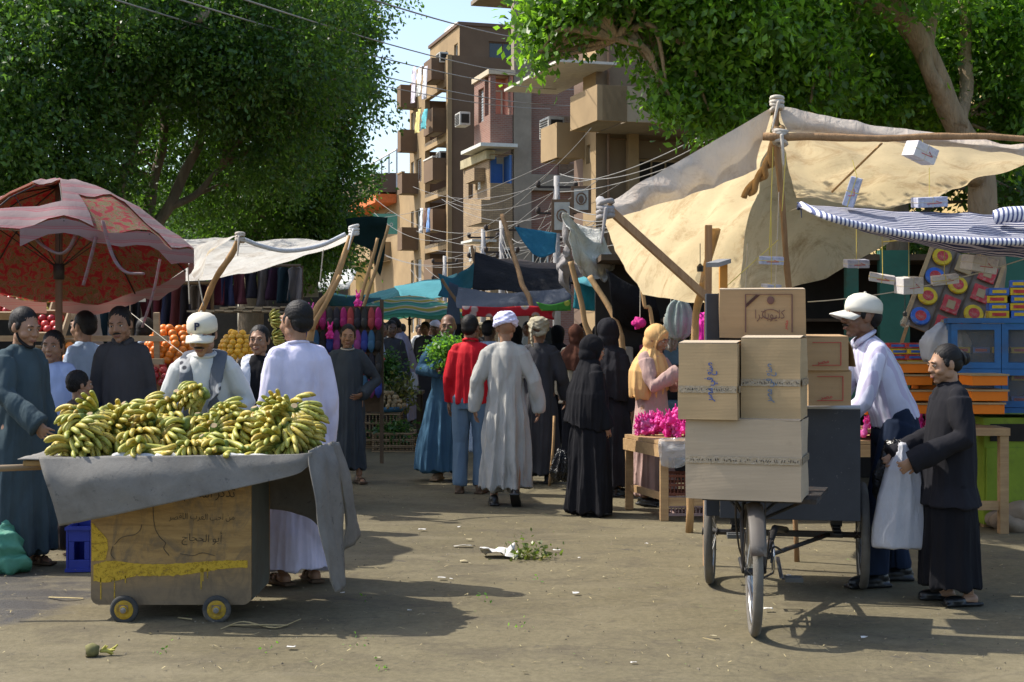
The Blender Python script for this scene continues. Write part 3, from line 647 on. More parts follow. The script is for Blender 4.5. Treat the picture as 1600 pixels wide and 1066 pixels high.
T=[([V((P(385,500,Y).x,Y,-.1)),P(400,400,Y),P(440,260,Y),P(480,140,Y)],.25,.1),([P(400,390,Y),P(460,300,Y),P(520,210,Y)],.14,.05)]
tree('shade_tree',V((P(385,500,Y).x,Y,0)),'spreading green tree edged against the sky left of the brown block',T,
 [blob(478,60,24,110,80,2.0),blob(470,160,24.5,120,80,2.0),blob(532,120,24,55,40,1.0,.3),blob(460,290,25,110,85,1.8),blob(515,225,24.5,45,48,.9,.25),blob(470,385,25.5,95,55,1.6),blob(505,330,25,50,60,1.2,.4),blob(535,30,24,60,48,1.2,.35),blob(370,350,26,110,80,2),blob(455,-50,24.5,140,60,2.2,.8),blob(430,425,26,60,24,1,.2)],90000,.09,lf_left,bark,8,'leafy trees over the left stalls',shell=.3)
# right tree
Y=13.5
T=[([V((P(1545,500,Y+.3).x,Y+.3,-.1)),P(1545,420,Y+.3),P(1528,270,Y+.2),P(1475,150,Y),P(1420,40,Y-.2),P(1370,-30,Y-.4),P(1330,-120,Y-.6)],.15,.085),([P(1480,160,Y),P(1445,95,Y-.2),P(1460,20,Y)],.085,.05),([P(1500,200,Y),P(1512,110,Y+.3),P(1505,-60,Y+.5)],.08,.05),([P(1395,20,Y-.3),P(1250,-40,Y-.8),P(1080,-10,Y-1.2),P(960,60,Y-1.4)],.09,.02),([P(1520,280,Y),P(1480,150,Y+1.0),P(1380,190,Y+1.2)],.1,.04)]
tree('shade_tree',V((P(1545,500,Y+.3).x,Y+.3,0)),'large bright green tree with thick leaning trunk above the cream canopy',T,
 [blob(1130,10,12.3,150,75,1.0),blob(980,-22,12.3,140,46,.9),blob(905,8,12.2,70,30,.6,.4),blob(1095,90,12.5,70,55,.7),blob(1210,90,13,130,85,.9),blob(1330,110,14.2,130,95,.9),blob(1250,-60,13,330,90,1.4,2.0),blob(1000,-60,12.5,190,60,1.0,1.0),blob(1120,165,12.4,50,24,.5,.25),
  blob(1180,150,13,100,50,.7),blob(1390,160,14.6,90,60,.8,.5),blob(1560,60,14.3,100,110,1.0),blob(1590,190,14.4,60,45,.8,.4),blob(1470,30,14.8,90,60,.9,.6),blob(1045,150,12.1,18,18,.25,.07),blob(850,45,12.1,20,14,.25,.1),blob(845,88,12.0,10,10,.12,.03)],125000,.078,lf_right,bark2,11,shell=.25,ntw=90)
Y=17
T=[([V((P(1400,500,Y).x,Y,-.1)),P(1400,300,Y),P(1362,165,Y),P(1340,60,Y)],.16,.08)]
tree('shade_tree',V((P(1400,500,Y).x,Y,0)),'darker tree further back between the leaning trunk and the ochre house',T,
 [blob(1330,110,17,120,80,1.3),blob(1250,180,17.5,130,60,1.2),blob(1420,60,17.5,110,90,1.3),blob(1480,230,17.5,40,60,.9,.3),blob(1390,250,18,90,70,1.0),blob(1560,260,18,40,30,.7,.1),blob(1440,420,18,70,60,.8,.4),blob(1590,300,17,60,25,.7,.15)],42000,.10,lf_left,bark,14)
# ================================================================ canopies, awnings, tarps, umbrellas, poles
def cl_mat(name,c,tr=.45,tc=None,dirt=None,fold=.25):
    t=NT(name); v=t.coord(); cc=t.ramp(t.noise(v,1.5,6,.7),[(.3,dk(c,.82)),(.7,dk(c,1.08))])
    if dirt:
        f=t.ramp(t.noise(v,2.6,8,.8,.8),[(.5,(0,0,0)),(.68,(.85,.85,.85))]); cc=t.mix(f,cc,dirt)
    t.col(cc); t.set(Roughness=.9); t.bsdf.inputs['Specular IOR Level'].default_value=.1
    wv=t.noise(t.coord((1,1,.4)),7,6,.6,1.6); t.bump(wv,fold*2,.05); t.translucent(tr,t.mix(1,cc,tc or (1,.9,.7),'MULTIPLY')); return t.mat
cream=cl_mat('canvas_cream',(.73,.635,.46),.50,(1,.94,.80),(.42,.29,.17)); cream_hem=cl_mat('canvas_hem_shade_grey',(.60,.53,.45),.2,None,(.38,.30,.24)); cream_shaded=cl_mat('canvas_rear_shaded',(.58,.51,.37),.42,(1,.95,.8),(.28,.21,.12))  # hem and rear drape: same cream canvas with shade painted into the colour
pole_m=mat('rough_pole_wood',(.30,.18,.09),.85,.3,5,.7,22,stretch=(4,4,.8)); pole_l=mat('peeled_pole_wood',(.42,.26,.12),.8,.25,4,.5,20,stretch=(4,4,.8)); plank_m=wood('sawn_plank',(.42,.25,.12),(.28,.15,.07))
rope_m=mat('pale_rope',(.55,.50,.40),.9); yrope=mat('yellow_string',(.62,.50,.12),.8); knot_m=mat('knotted_rag',(.50,.45,.38),.95,.2,8,.5,30)
def crooked(pts,r0,r1,m,name='pole',parent=None,seed=0,n=9,k=8,wob=.015):
    mb=MB(); r0*=.64; r1*=.64; p=spline(pts,k); p=[q+V((noise.noise(q*3+V((seed,0,0))),0,noise.noise(q*3+V((0,seed,9)))*.5))*wob for q in p]
    mb.tube(p,[(r0+(r1-r0)*i/(len(p)-1))*(1+.18*noise.noise(q*9+V((seed,0,0)))) for i,q in enumerate(p)],n); return mb.build(name,m,parent,smooth=True)
def knot(c,r,parent,name='knot',m=None,seed=0):
    mb=MB(); rr=random.Random(seed)
    for k in range(4):
        ax=V((rr.uniform(-.3,.3),rr.uniform(-.3,.3),1)).normalized(); q=ax.to_track_quat('Z','Y')
        mb.tube([V(c)+V((0,0,(k-1.5)*r*.45))+q@V((math.cos(a)*r*.75,math.sin(a)*r*.75,0)) for a in [i*.7854 for i in range(8)]],r*.3,6,closed=True)
    mb.capsule(V(c)+V((0,-r,0)),V(c)+V((rr.uniform(-1,1)*r,-r,-3.5*r)),r*.25,r*.12,6)
    return mb.build(name,m or knot_m,parent,smooth=True)
def string(a,b,r,m,name,parent=None,sag=0,n=10):
    a=V(a);b=V(b); mb=MB(); mb.tube([a.lerp(b,i/n)+V((0,0,-sag*4*(i/n)*(1-i/n))) for i in range(n+1)],r,5); return mb.build(name,m,parent,smooth=True)
def PP(*l): return [P(*q) for q in l]
# --- large cream canopy
cp=empty('market_canopy',(0,0,0),0,'large patched cream canvas canopy on rough poles over the right hand stalls','canopy')
cloth([PP((938,328,9.0),(1030,278,9.2),(1120,226,9.4),(1207,176,9.6)),PP((957,385,9.5),(1040,352,10),(1112,320,10.2),(1188,285,10.2)),PP((982,428,10.1),(1045,415,10.7),(1108,392,10.9),(1172,345,10.8)),PP((1003,460,10.4),(1050,468,11),(1100,472,11.2),(1150,455,11.3))],cream,'canvas_sheet',cp,thick=0,n=14,m=14,amp=.045,freq=2.2,seed=1,stretch=(1,1,.5))
cloth([PP((940,320,8.94),(1030,270,9.14),(1120,218,9.34),(1210,166,9.54)),PP((948,330,8.9),(1035,300,9.08),(1115,272,9.28),(1190,225,9.5)),PP((962,340,8.93),(1045,316,9.12),(1118,292,9.3),(1180,264,9.52))],cream_hem,'canvas_hem',cp,thick=0,n=14,m=6,amp=.03,freq=4,seed=2)
cloth([PP((1215,170,9.6),(1330,192,9.6),(1450,213,9.6),(1660,240,9.4)),PP((1226,230,10.2),(1330,262,10.4),(1455,268,10.4),(1620,258,9.8)),PP((1237,280,10.7),(1330,322,10.9),(1440,308,10.8),(1590,258,10.0)),PP((1243,308,10.9),(1320,322,11.2),(1440,296,11.1),(1580,250,10.2))],cream,'canvas_sheet',cp,thick=0,n=14,m=12,amp=.05,freq=2.4,seed=3,stretch=(1,1,.6))
cloth([PP((1217,166,9.55),(1330,188,9.55),(1450,208,9.55),(1660,232,9.35)),PP((1222,188,9.5),(1330,206,9.5),(1450,218,9.5),(1660,240,9.3)),PP((1232,206,9.53),(1330,216,9.53),(1450,226,9.53),(1660,252,9.33))],cream_hem,'canvas_hem',cp,thick=0,n=14,m=5,amp=.02,freq=4,seed=4)
cloth([PP((1150,235,11.0),(1235,215,11.1),(1320,250,11.3),(1405,285,11.5)),PP((1120,305,11.3),(1240,300,11.5),(1330,300,11.6),(1405,300,11.6)),PP((1110,390,11.6),(1230,385,12),(1330,365,12),(1395,335,11.8)),PP((1085,470,11.7),(1200,458,12.2),(1290,432,12.2),(1390,378,11.9))],cream_shaded,'canvas_drape',cp,thick=0,n=12,m=14,amp=.07,freq=1.9,seed=5,stretch=(1,1,.4))
crooked(PP((1214,152,9.52),(1217,250,9.55),(1229,380,9.6),(1238,560,9.7))+[V((P(1244,800,9.8).x,9.8,0))],.035,.03,pole_m,'pole',cp,1)
crooked(PP((1196,213,9.44),(1330,216,9.42),(1480,213,9.4),(1680,218,9.35)),.042,.032,pole_m,'ridge_pole',cp,2,wob=.04)
mb=MB(); mb.beam(P(946,322,8.86),P(1114,474,9.2),.035,.05); mb.build('strut',plank_m,cp,bevel=.004)
mb=MB(); mb.beam(P(1107,352,9.6),V((P(1104,700,9.6).x,9.6,0)),.045,.045); mb.build('post',plank_m,cp,bevel=.004)
crooked([P(1120,358,10.6),P(1098,450,10.8),P(1084,540,11.0),V((P(1078,700,11.2).x,11.2,0))],.05,.045,pole_l,'post',cp,3)
crooked(PP((1001,455,13.6),(1008,480,13.6),(1020,512,13.6))+[V((P(1024,760,13.6).x,13.6,0))],.03,.03,pole_l,'post',cp,4,wob=.03)
mb=MB()
tw_=spline(PP((1218,198,9.5),(1206,245,9.6),(1192,272,9.7),(1166,306,9.8)),8)
for ph in (0,3.14): mb.tube([q+V((math.cos(i*.55+ph),0,math.sin(i*.55+ph)))*.022 for i,q in enumerate(tw_)],.022,7)
mb.build('twisted_rag',pole_l,cp,smooth=True)
knot(P(1214,162,9.5),.05,cp,seed=1); knot(P(1219,214,9.46),.055,cp,seed=2); knot(P(946,328,8.86),.06,cp,m=mat('grey_rag',(.3,.28,.27),.9),seed=3); knot(P(1108,468,9.25),.03,cp,m=yrope,seed=4)
mb=MB(); mb.capsule(P(946,326,8.87),P(938,314,8.9),.035,.03); mb.build('pole_end',mat('grey_rag2',(.42,.4,.38),.9),cp,smooth=True)
for k,(x,y0,y1,Y) in enumerate(((1208,230,400,9.5),(1217,300,470,9.55),(1228,240,330,9.5),(1168,380,520,9.8))): string(P(x,y0,Y),P(x-6,y1,Y-.02),.0035,rope_m if k%2 else yrope,'string',cp)
string(P(1300,300,10.2),P(1378,224,9.5),.008,pole_l,'rope',cp); string(P(1110,470,9.25),P(1216,375,9.5),.003,yrope,'string',cp)
# --- blue and white striped awning
stp=NT('striped_cotton'); v=stp.coord(); sp=stp.new('ShaderNodeSeparateXYZ'); stp.l.new(v,sp.inputs[0])
q=stp.math('FRACT',stp.math('MULTIPLY',stp.math('ADD',sp.outputs[2],stp.math('MULTIPLY',sp.outputs[1],.55)),30)); cc=stp.mix(stp.math('LESS_THAN',q,.55),(.66,.66,.7),(.035,.05,.14)); stp.col(cc); stp.set(Roughness=.9); stp.translucent(.35,stp.mix(1,cc,(.9,.75,.75),'MULTIPLY')); stp=stp.mat
stq=NT('striped_cotton_hem'); v=stq.coord(); sp=stq.new('ShaderNodeSeparateXYZ'); stq.l.new(v,sp.inputs[0]); q=stq.math('FRACT',stq.math('MULTIPLY',sp.outputs[0],38)); cc=stq.mix(stq.math('LESS_THAN',q,.45),(.7,.7,.74),(.08,.10,.22)); stq.col(cc); stq.set(Roughness=.9); stq=stq.mat
aw=empty('striped_awning',(0,0,0),0,'navy and white striped cloth awning sagging at the right edge','awning')
cloth([PP((1252,319,9.2),(1340,327,9.25),(1450,331,9.3),(1560,333,9.3),(1680,325,9.3)),PP((1275,331,8.9),(1345,345,8.9),(1440,357,8.9),(1550,365,8.85),(1680,362,8.8)),PP((1290,337,8.75),(1355,353,8.72),(1450,368,8.7),(1550,375,8.68),(1680,375,8.65))],stp,'cloth_top',aw,thick=0,n=10,m=8,amp=.018,freq=3,seed=6)
hemp=spline(PP((1252,320,9.18),(1290,338,8.73),(1355,355,8.7),(1450,371,8.68),(1550,378,8.66),(1680,378,8.63)),10)
mb=MB(); mb.tube(hemp,.022,10); mb.build('rolled_hem',stq,aw,smooth=True)
cloth([PP((1290,340,8.74),(1355,357,8.71),(1450,373,8.69),(1550,381,8.67),(1680,381,8.64)),PP((1330,352,9.1),(1380,368,9.15),(1460,386,9.2),(1550,398,9.2),(1680,404,9.2)),PP((1350,346,9.6),(1400,352,9.7),(1470,356,9.8),(1550,358,9.8),(1680,360,9.8))],stp,'cloth_underside',aw,thick=0,n=10,m=6,amp=.02,freq=3,seed=7)
mb=MB(); mb.tube(spline(PP((1556,340,9.0),(1580,335,8.95),(1680,332,8.9)),6),.05,10); mb.build('rolled_end',stq,aw,smooth=True); knot(P(1250,322,9.2),.022,aw,m=mat('navy_rag',(.04,.05,.1),.9),seed=8)
string(P(1251,323,9.2),P(1234,330,9.6),.004,rope_m,'string',aw)
# awning props so that it is carried from the right
crooked([P(1690,330,9.1),V((P(1690,600,9.1).x,9.1,0))],.035,.035,pole_m,'pole',aw,9)
string(P(1680,352,9.1),P(1380,378,10.0),.004,yrope,'string',aw)
# --- red floral umbrella on the left
def umbrella(px,pyt,Y,rad,drop,seed,label,outm,inm,ribm,polem,name='market_umbrella',n=10,ruin=True,tilt=(0,0),pole_r=.028):
    top=P(px,pyt,Y); e=empty(name,(top.x,top.y,0),0,label,'umbrella'); H=top.z
    M=Matrix.Rotation(tilt[0],3,'X')@Matrix.Rotation(tilt[1],3,'Y')
    rr=random.Random(seed); 
    def pt(a,t,dz=0):
        sag=.10*math.sin(a*n/2)**2*t*t; r=rad*t*(1-.06*math.sin(a*n/2)**2); z=-drop*(t**1.7)-(.05*t*t if ruin else 0)*(.5+.5*math.sin(3*a+seed))-sag*.5
        q=M@V((r*math.cos(a),r*math.sin(a),z)); return q+V((0,0,H+dz))
    na=n*6; nr=10
    for nm,dz,mm in (('cover',.012,outm),('lining',-.004,inm)):
        mb=MB(); vs=[pt(2*math.pi*j/na,i/nr,dz+(.045*noise.noise(V((j*.33,i*.45,seed))) if ruin else 0)) for i in range(nr+1) for j in range(na)]; fs=[]
        for i in range(nr):
            for j in range(na):
                # torn openings in the cover of a worn umbrella
                if ruin:
                    a=2*math.pi*(j+.5)/na; t=(i+.5)/nr
                    if (-2.05<a-2*math.pi<-1.3 and .28<t<.83): continue
                    if nm=='cover' and (-1.02<a-2*math.pi<-.35 and t>.62): continue
                    if nm=='cover' and (-2.9<a-2*math.pi<-2.2 and t>.74): continue
                fs.append((i*na+j,i*na+(j+1)%na,(i+1)*na+(j+1)%na,(i+1)*na+j))
        mb.add(vs,fs); mb.build(nm,mm,e,smooth=True)
    # valance strip hanging from the rim
    mb=MB(); vs=[]; fs=[]
    for j in range(na): p=pt(2*math.pi*j/na,1); d=(.10 if ruin else .05)*(1+.5*noise.noise(V((j*.5,seed,0)))); vs+=[p,p+V((0,0,-d*.5)),p+V((0.0,0,-d))]
    for j in range(na):
        k=(j+1)%na
        if ruin and noise.noise(V((j*.31,3,seed)))>.28: continue
        for s in (0,1): fs.append((j*3+s,k*3+s,k*3+s+1,j*3+s+1))
    mb.add(vs,fs); mb.build('valance',outm,e,smooth=True)
    for k in range(n):
        a=2*math.pi*k/n; mb=MB(); mb.tube([pt(a,t,-.02) for t in (.02,.3,.6,.85,1)],.006,5); s0=V((0,0,H-drop*.75-.2)); mb.tube([s0,pt(a,.55,-.02)],.004,5); mb.build('rib',ribm,e,smooth=True)
    mb=MB(); mb.tube([(0,0,0),(0,0,H+.02)],pole_r,12); mb.build('pole',polem,e,smooth=True)
    mb=MB(); mb.tube([(0,0,H-drop*.75-.28),(0,0,H-drop*.75-.16)],pole_r*1.5,12); mb.build('hub',ribm,e,smooth=True)
    return e,pt
red_in=NT('floral_red_lining'); v=red_in.coord(); n1=red_in.noise(v,17,4,.65,.6); cc=red_in.ramp(n1,[(.36,(.30,.02,.035)),(.47,(.32,.05,.05)),(.5,(.24,.17,.09)),(.56,(.13,.14,.05)),(.6,(.30,.18,.14)),(.66,(.30,.03,.045))]); red_in.col(cc); red_in.set(Roughness=.9); red_in.translucent(.42,red_in.mix(1,cc,(.95,.62,.5),'MULTIPLY')); red_in=red_in.mat
red_out=NT('faded_pink_ticking'); tc=red_out.new('ShaderNodeTexCoord'); sp=red_out.new('ShaderNodeSeparateXYZ'); red_out.l.new(tc.outputs['Object'],sp.inputs[0])
q=red_out.math('FRACT',red_out.math('MULTIPLY',red_out.math('ADD',sp.outputs[2],red_out.math('MULTIPLY',red_out.noise(red_out.coord(),3,2,.5),.06)),14)); cc=red_out.ramp(q,[(.0,(.24,.18,.18)),(.55,(.28,.21,.21)),(.62,(.34,.07,.09)),(.7,(.28,.21,.21)),(.8,(.3,.10,.12)),(.9,(.24,.18,.18))]); red_out.col(cc); red_out.set(Roughness=.95); red_out.bump(red_out.noise(red_out.coord(),14,4,.6),.4,.02); red_out.translucent(.3,(.45,.2,.15)); red_out=red_out.mat
ribm=mat('dark_iron',(.05,.04,.035),.6,metal=.4)
ue,upt=umbrella(92,288,10.9,1.0,.60,3,'torn red floral umbrella with faded pink striped cover over the left fruit stall',red_out,red_in,ribm,mat('umbrella_pole_wood',(.17,.10,.06),.8,.2,5),tilt=(R(-13),R(-6)))
# torn strips dangling from the umbrella
mb=MB()
for (pts,wd) in ((((45,352),(60,378),(90,396),(108,388),(120,362)),.035),(((160,345),(176,400),(196,425),(225,428)),.035),(((150,370),(140,410),(130,446)),.03),(((250,405),(240,455),(222,512)),.025)):
    p=spline([P(x,y,9.95) for x,y in pts],6); mb.tube(p,[(wd*(1+.3*noise.noise(q*8)),wd*.3) for q in p],7)
mb.build('torn_strip',red_out,ue,loc=tuple(-V(ue.location)),smooth=True)
# --- white awning in front of the clothes stalls
white_c=cl_mat('awning_white',(.72,.70,.64),.45,(1,.92,.75),(.4,.33,.25)); blue_w=cl_mat('awning_bluewhite',(.62,.66,.72),.3)
wa=empty('white_awning',(0,0,0),0,'long off white cloth awning tied to two leaning poles left of the street','awning')
cloth([PP((190,374,15.2),(300,373,15.2),(420,374,15.2),(500,376,15.0),(549,368,13.0)),PP((200,405,14.3),(300,402,14.2),(400,400,14.0),(480,392,13.6),(546,372,12.9)),PP((205,432,13.2),(300,434,13.0),(390,428,12.9),(475,402,12.8),(540,376,12.8))],white_c,'awning_sheet',wa,thick=0,n=10,m=8,amp=.04,freq=1.6,seed=11)
cloth([PP((372,368,12.5),(340,375,12.6),(300,385,12.7)),PP((330,390,12.4),(318,405,12.5),(298,415,12.6)),PP((314,428,12.3),(311,434,12.35),(306,438,12.4))],white_c,'awning_flap',wa,thick=0,n=7,m=7,amp=.03,freq=4,seed=12)
mb=MB(); mb.tube(spline(PP((375,372,12.4),(410,385,12.5),(450,392,12.6),(500,384,12.7),(540,366,12.75)),8),[.02]*33,8); mb.build('edge_roll',blue_w,wa,smooth=True)
crooked([P(377,366,12.3),P(360,400,12.4),P(330,450,12.6),P(300,520,12.9),P(270,600,13.2),V((P(240,700,13.5).x,13.5,0))],.042,.045,pole_l,'pole',wa,5)
crooked([P(555,352,12.8),P(540,395,12.8),P(515,455,12.8),P(485,520,12.9),V((P(450,760,13.1).x,13.1,0))],.04,.06,pole_l,'pole',wa,6)
crooked([P(532,430,12.75),P(505,480,12.8),P(486,515,12.85)],.035,.04,pole_l,'pole',wa,7)
knot(P(375,371,12.3),.045,wa,seed=6); knot(P(553,360,12.75),.05,wa,seed=7,m=mat('white_rag',(.6,.58,.55),.9))
for a,b_ in (((310,436,12.4),(318,478,12.4)),((293,400,12.6),(296,475,12.6)),((505,390,12.8),(500,440,12.8))): string(P(*a),P(*b_),.006,rope_m,'string',wa)
string(P(180,470,12.5),P(318,578,11.6),.003,rope_m,'string',wa)
# --- tarps down the street
def tarp(rows,mt,label,cat='tarp',group=None,name='tarp',**k):
    o=cloth(rows,mt,name,None,**k); return tag(o,label,cat,group)
tarp([PP((880,332,15),(905,345,15.5),(935,360,15.6)),PP((890,375,14.8),(925,395,15.2),(960,400,15.5)),PP((905,415,14.7),(935,432,15.1),(958,420,15.4)),PP((925,432,14.8),(945,440,15),(960,412,15.3))],cl_mat('torn_white',(.72,.72,.68),.25,None,(.4,.36,.3),.5),'torn white sheet hanging in folds beside the cream canopy','cloth',n=10,m=10,amp=.08,freq=3,seed=21)
tarp([PP((880,335,15.2),(882,345,15.2),(886,356,15.2)),PP((886,385,15.2),(884,400,15.1),(893,415,15.2)),PP((868,412,15.2),(872,425,15.2),(890,450,15.2)),PP((884,425,15.1),(888,448,15.1),(898,468,15.2))],cl_mat('grey_rag_cloth',(.33,.31,.30),.15),'grey ragged cloth strip hanging left of the torn white sheet','cloth',n=8,m=8,amp=.06,freq=4,seed=22)
tarp([PP((804,354,22),(836,360,22),(870,364,22)),PP((818,378,21.8),(842,384,21.8),(869,382,21.9)),PP((832,396,21.7),(848,402,21.7),(868,392,21.8))],cl_mat('tarp_blue',(.05,.24,.36),.4,(.5,.9,1)),'bright blue triangular cloth strung above the black tarp',n=8,m=8,amp=.05,freq=1.5,seed=23)
tarp([PP((741,398,19),(790,412,19),(840,422,19),(890,426,19)),PP((740,425,18.4),(790,436,18.3),(840,444,18.3),(892,446,18.4)),PP((738,456,18),(790,456,18),(840,456,18),(892,452,18))],cl_mat('tarp_black',(.012,.013,.016),.05),'large black tarp stretched over the middle stalls',n=8,m=8,amp=.08,freq=1.2,seed=24)
tarp([PP((716,446,18),(780,452,17.9),(840,454,17.9),(890,448,18)),PP((712,468,17.5),(780,470,17.4),(840,470,17.4),(892,462,17.6)),PP((714,484,17.3),(780,482,17.3),(840,480,17.3),(892,470,17.5))],cl_mat('tarp_grey',(.13,.14,.16),.15),'dusty grey tarp sagging below the black tarp',n=8,m=8,amp=.10,freq=1.2,seed=25)
tarp([PP((722,478,17.2),(780,480,17.2),(830,478,17.2),(868,484,17.2)),PP((722,494,17.2),(780,496,17.2),(830,494,17.2),(866,500,17.2))],fabric('floral_red',(.55,.03,.04),.2,pattern=((.6,.45,.4),(.65,.5,.1),6)),'red flowered cloth strip hanging over the middle stalls','cloth',n=8,m=6,amp=.04,freq=2,seed=26)
tarp([PP((838,472,17.1),(862,476,17.1),(892,468,17.1)),PP((846,486,17.1),(866,486,17.1),(892,486,17.1))],fabric('green_dotted',(.08,.28,.05),.2,pattern=((.5,.5,.08),(.06,.2,.04),8)),'green cloth with yellow rings beside the red flowered strip','cloth',n=6,m=6,amp=.03,freq=2,seed=27)
teal=cl_mat('tarp_teal',(.06,.30,.34),.4,(.6,1,1)); cyan=cl_mat('tarp_cyan',(.12,.38,.43),.4,(.7,1,1)); dteal=cl_mat('tarp_dark_teal',(.015,.07,.09),.2,(.6,1,1))
tarp([PP((898,436,16.5),(930,430,16.6),(964,436,16.7)),PP((904,444,15.9),(935,448,15.9),(962,440,16))],cyan,'pale cyan cloth roof below the torn white sheet','cloth',n=6,m=5,amp=.03,freq=2,seed=28)
tarp([PP((898,440,16.2),(925,448,16.2),(955,446,16.2)),PP((897,462,16.2),(925,466,16.2),(958,464,16.2)),PP((895,482,16.2),(925,486,16.2),(962,484,16.2))],teal,'teal cloth curtain hanging at the stall mouth','cloth',n=7,m=7,amp=.05,freq=2.5,seed=29,stretch=(1,1,.2))
tarp([PP((616,449,30),(650,443,30),(702,437,30)),PP((622,456,28),(655,455,28),(700,452,28)),PP((626,464,27),(656,468,27),(698,464,27))],cyan,'bright cyan awning above the striped umbrella','awning',n=7,m=6,amp=.06,freq=1,seed=30)
tarp([PP((545,464,32),(600,452,32),(660,440,32),(715,428,32)),PP((545,470,30),(600,462,30),(660,450,30),(715,436,30))],dteal,'long dark teal tarp slanting behind the cyan awning',n=7,m=5,amp=.06,freq=1,seed=31)
tarp([PP((684,430,24),(715,432,24),(742,400,24)),PP((690,448,23.5),(720,452,23.5),(744,420,23.5)),PP((684,462,23),(712,470,23),(742,448,23))],cl_mat('tarp_teal_dusk',(.05,.2,.25),.35,(.6,1,1)),'drooping teal tarp hung between poles left of the black tarp',n=7,m=7,amp=.07,freq=1.6,seed=32)
tarp([PP((702,440,22),(710,444,22),(716,446,22)),PP((700,470,22),(708,475,22),(718,478,22)),PP((696,505,22),(708,508,22),(720,505,22))],cl_mat('hang_grey_blue',(.12,.15,.2),.2),'grey blue cloth hanging straight down beside the drooping teal tarp','cloth',n=5,m=7,amp=.05,freq=2,seed=33,stretch=(1,1,.2))
tarp([PP((540,342,21),(575,338,21),(606,340,21)),PP((548,375,21),(578,372,21),(603,372,21)),PP((580,392,21),(590,398,21),(600,404,21)),PP((586,418,21),(590,425,21),(594,432,21))],cl_mat('net_dark_green',(.015,.035,.032),.15),'dark green shade net hanging from a pole above the left crowd','shade net',n=8,m=8,amp=.08,freq=2,seed=34)
tarp([PP((512,455,30),(570,462,30),(634,452,30)),PP((516,478,29),(570,486,29),(632,484,29))],dteal,'dark green tarp wall far down the street on the left',n=6,m=6,amp=.06,freq=1,seed=35)
tarp([PP((430,442,30),(490,425,30),(560,420,30)),PP((425,462,27),(490,455,27),(545,452,27))],cl_mat('tent_white',(.72,.74,.74),.35),'white sheet roof far off below the green tree','canopy',n=6,m=6,amp=.06,freq=1,seed=36)
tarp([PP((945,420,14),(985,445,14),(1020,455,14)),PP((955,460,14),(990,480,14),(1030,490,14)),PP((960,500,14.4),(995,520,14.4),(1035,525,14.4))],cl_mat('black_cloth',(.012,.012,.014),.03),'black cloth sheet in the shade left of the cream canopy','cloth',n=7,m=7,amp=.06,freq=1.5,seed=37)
# shade roof added over the far market (it keeps the lane behind the crowd dark)
tarp([PP((742,402,26),(860,412,26),(1010,420,26)),PP((742,430,20),(860,440,20),(1010,446,20))],cl_mat('shade_roof_cloth',(.06,.05,.045),.05),'brown cloth roof added to darken the lane behind the black tarp','canopy',n=6,m=6,amp=.1,freq=.8,seed=38)
gum,_=umbrella(640,463,26,1.25,.33,9,'green yellow and white striped beach umbrella far down the street',None,None,ribm,ribm,n=8,ruin=False,pole_r=.02)
um=NT('umbrella_stripes'); tc=um.new('ShaderNodeTexCoord'); sp=um.new('ShaderNodeSeparateXYZ'); um.l.new(tc.outputs['Object'],sp.inputs[0])
r2=um.math('SQRT',um.math('ADD',um.math('MULTIPLY',sp.outputs[0],sp.outputs[0]),um.math('MULTIPLY',sp.outputs[1],sp.outputs[1])))
cc=um.ramp(um.math('FRACT',um.math('MULTIPLY',r2,2.6)),[(0,(.10,.42,.30)),(.3,(.62,.62,.5)),(.42,(.55,.45,.06)),(.7,(.60,.60,.5)),(.8,(.05,.3,.22))],'CONSTANT'); um.col(cc); um.set(Roughness=.8); um.translucent(.4,cc)
for ch in gum.children:
    if ch.name.split('.')[0] in('cover','lining','valance'): ch.data.materials.clear(); ch.data.materials.append(um.mat)
# --- loose poles along the street
PG='leaning tent poles in the market lane'
for k,(pts,r0,lab) in enumerate([
 ([P(590,372,16),P(575,430,16),P(560,480,16),P(548,560,16.2)],.03,'thin bare pole leaning left, nearest the dark green shade net'),
 ([P(606,352,17),P(585,430,17),P(563,500,17),P(548,600,17)],.03,'tall pole carrying the dark green shade net'),
 ([P(784,336,18),P(800,385,17.8),P(815,440,17.5),P(830,500,17.3)],.045,'tall dark pole in front of the black tarp'),
 ([P(737,384,19),P(745,420,19),P(757,460,19),P(768,500,19)],.035,'thin pole at the left corner of the black tarp'),
 ([P(892,408,14.6),P(903,450,14.6),P(912,500,14.6),P(925,560,14.6)],.045,'peeled pole holding the torn white sheet'),
 ([P(922,433,14.5),P(945,470,14.4),P(968,515,14.3),P(975,560,14.3)],.045,'leaning pole crossing the teal curtain'),
 ([P(690,436,21),P(712,470,21),P(745,520,21)],.035,'dark pole leaning under the drooping teal tarp')]):
    g0=pts[-1]; q=V((g0.x+(.1 if k%2 else -.1),g0.y,0)); o=crooked(pts+[q],r0,r0*1.15,pole_m if k in(2,3,6) else pole_l,'tent_pole',None,20+k); tag(o,lab,'pole',PG)
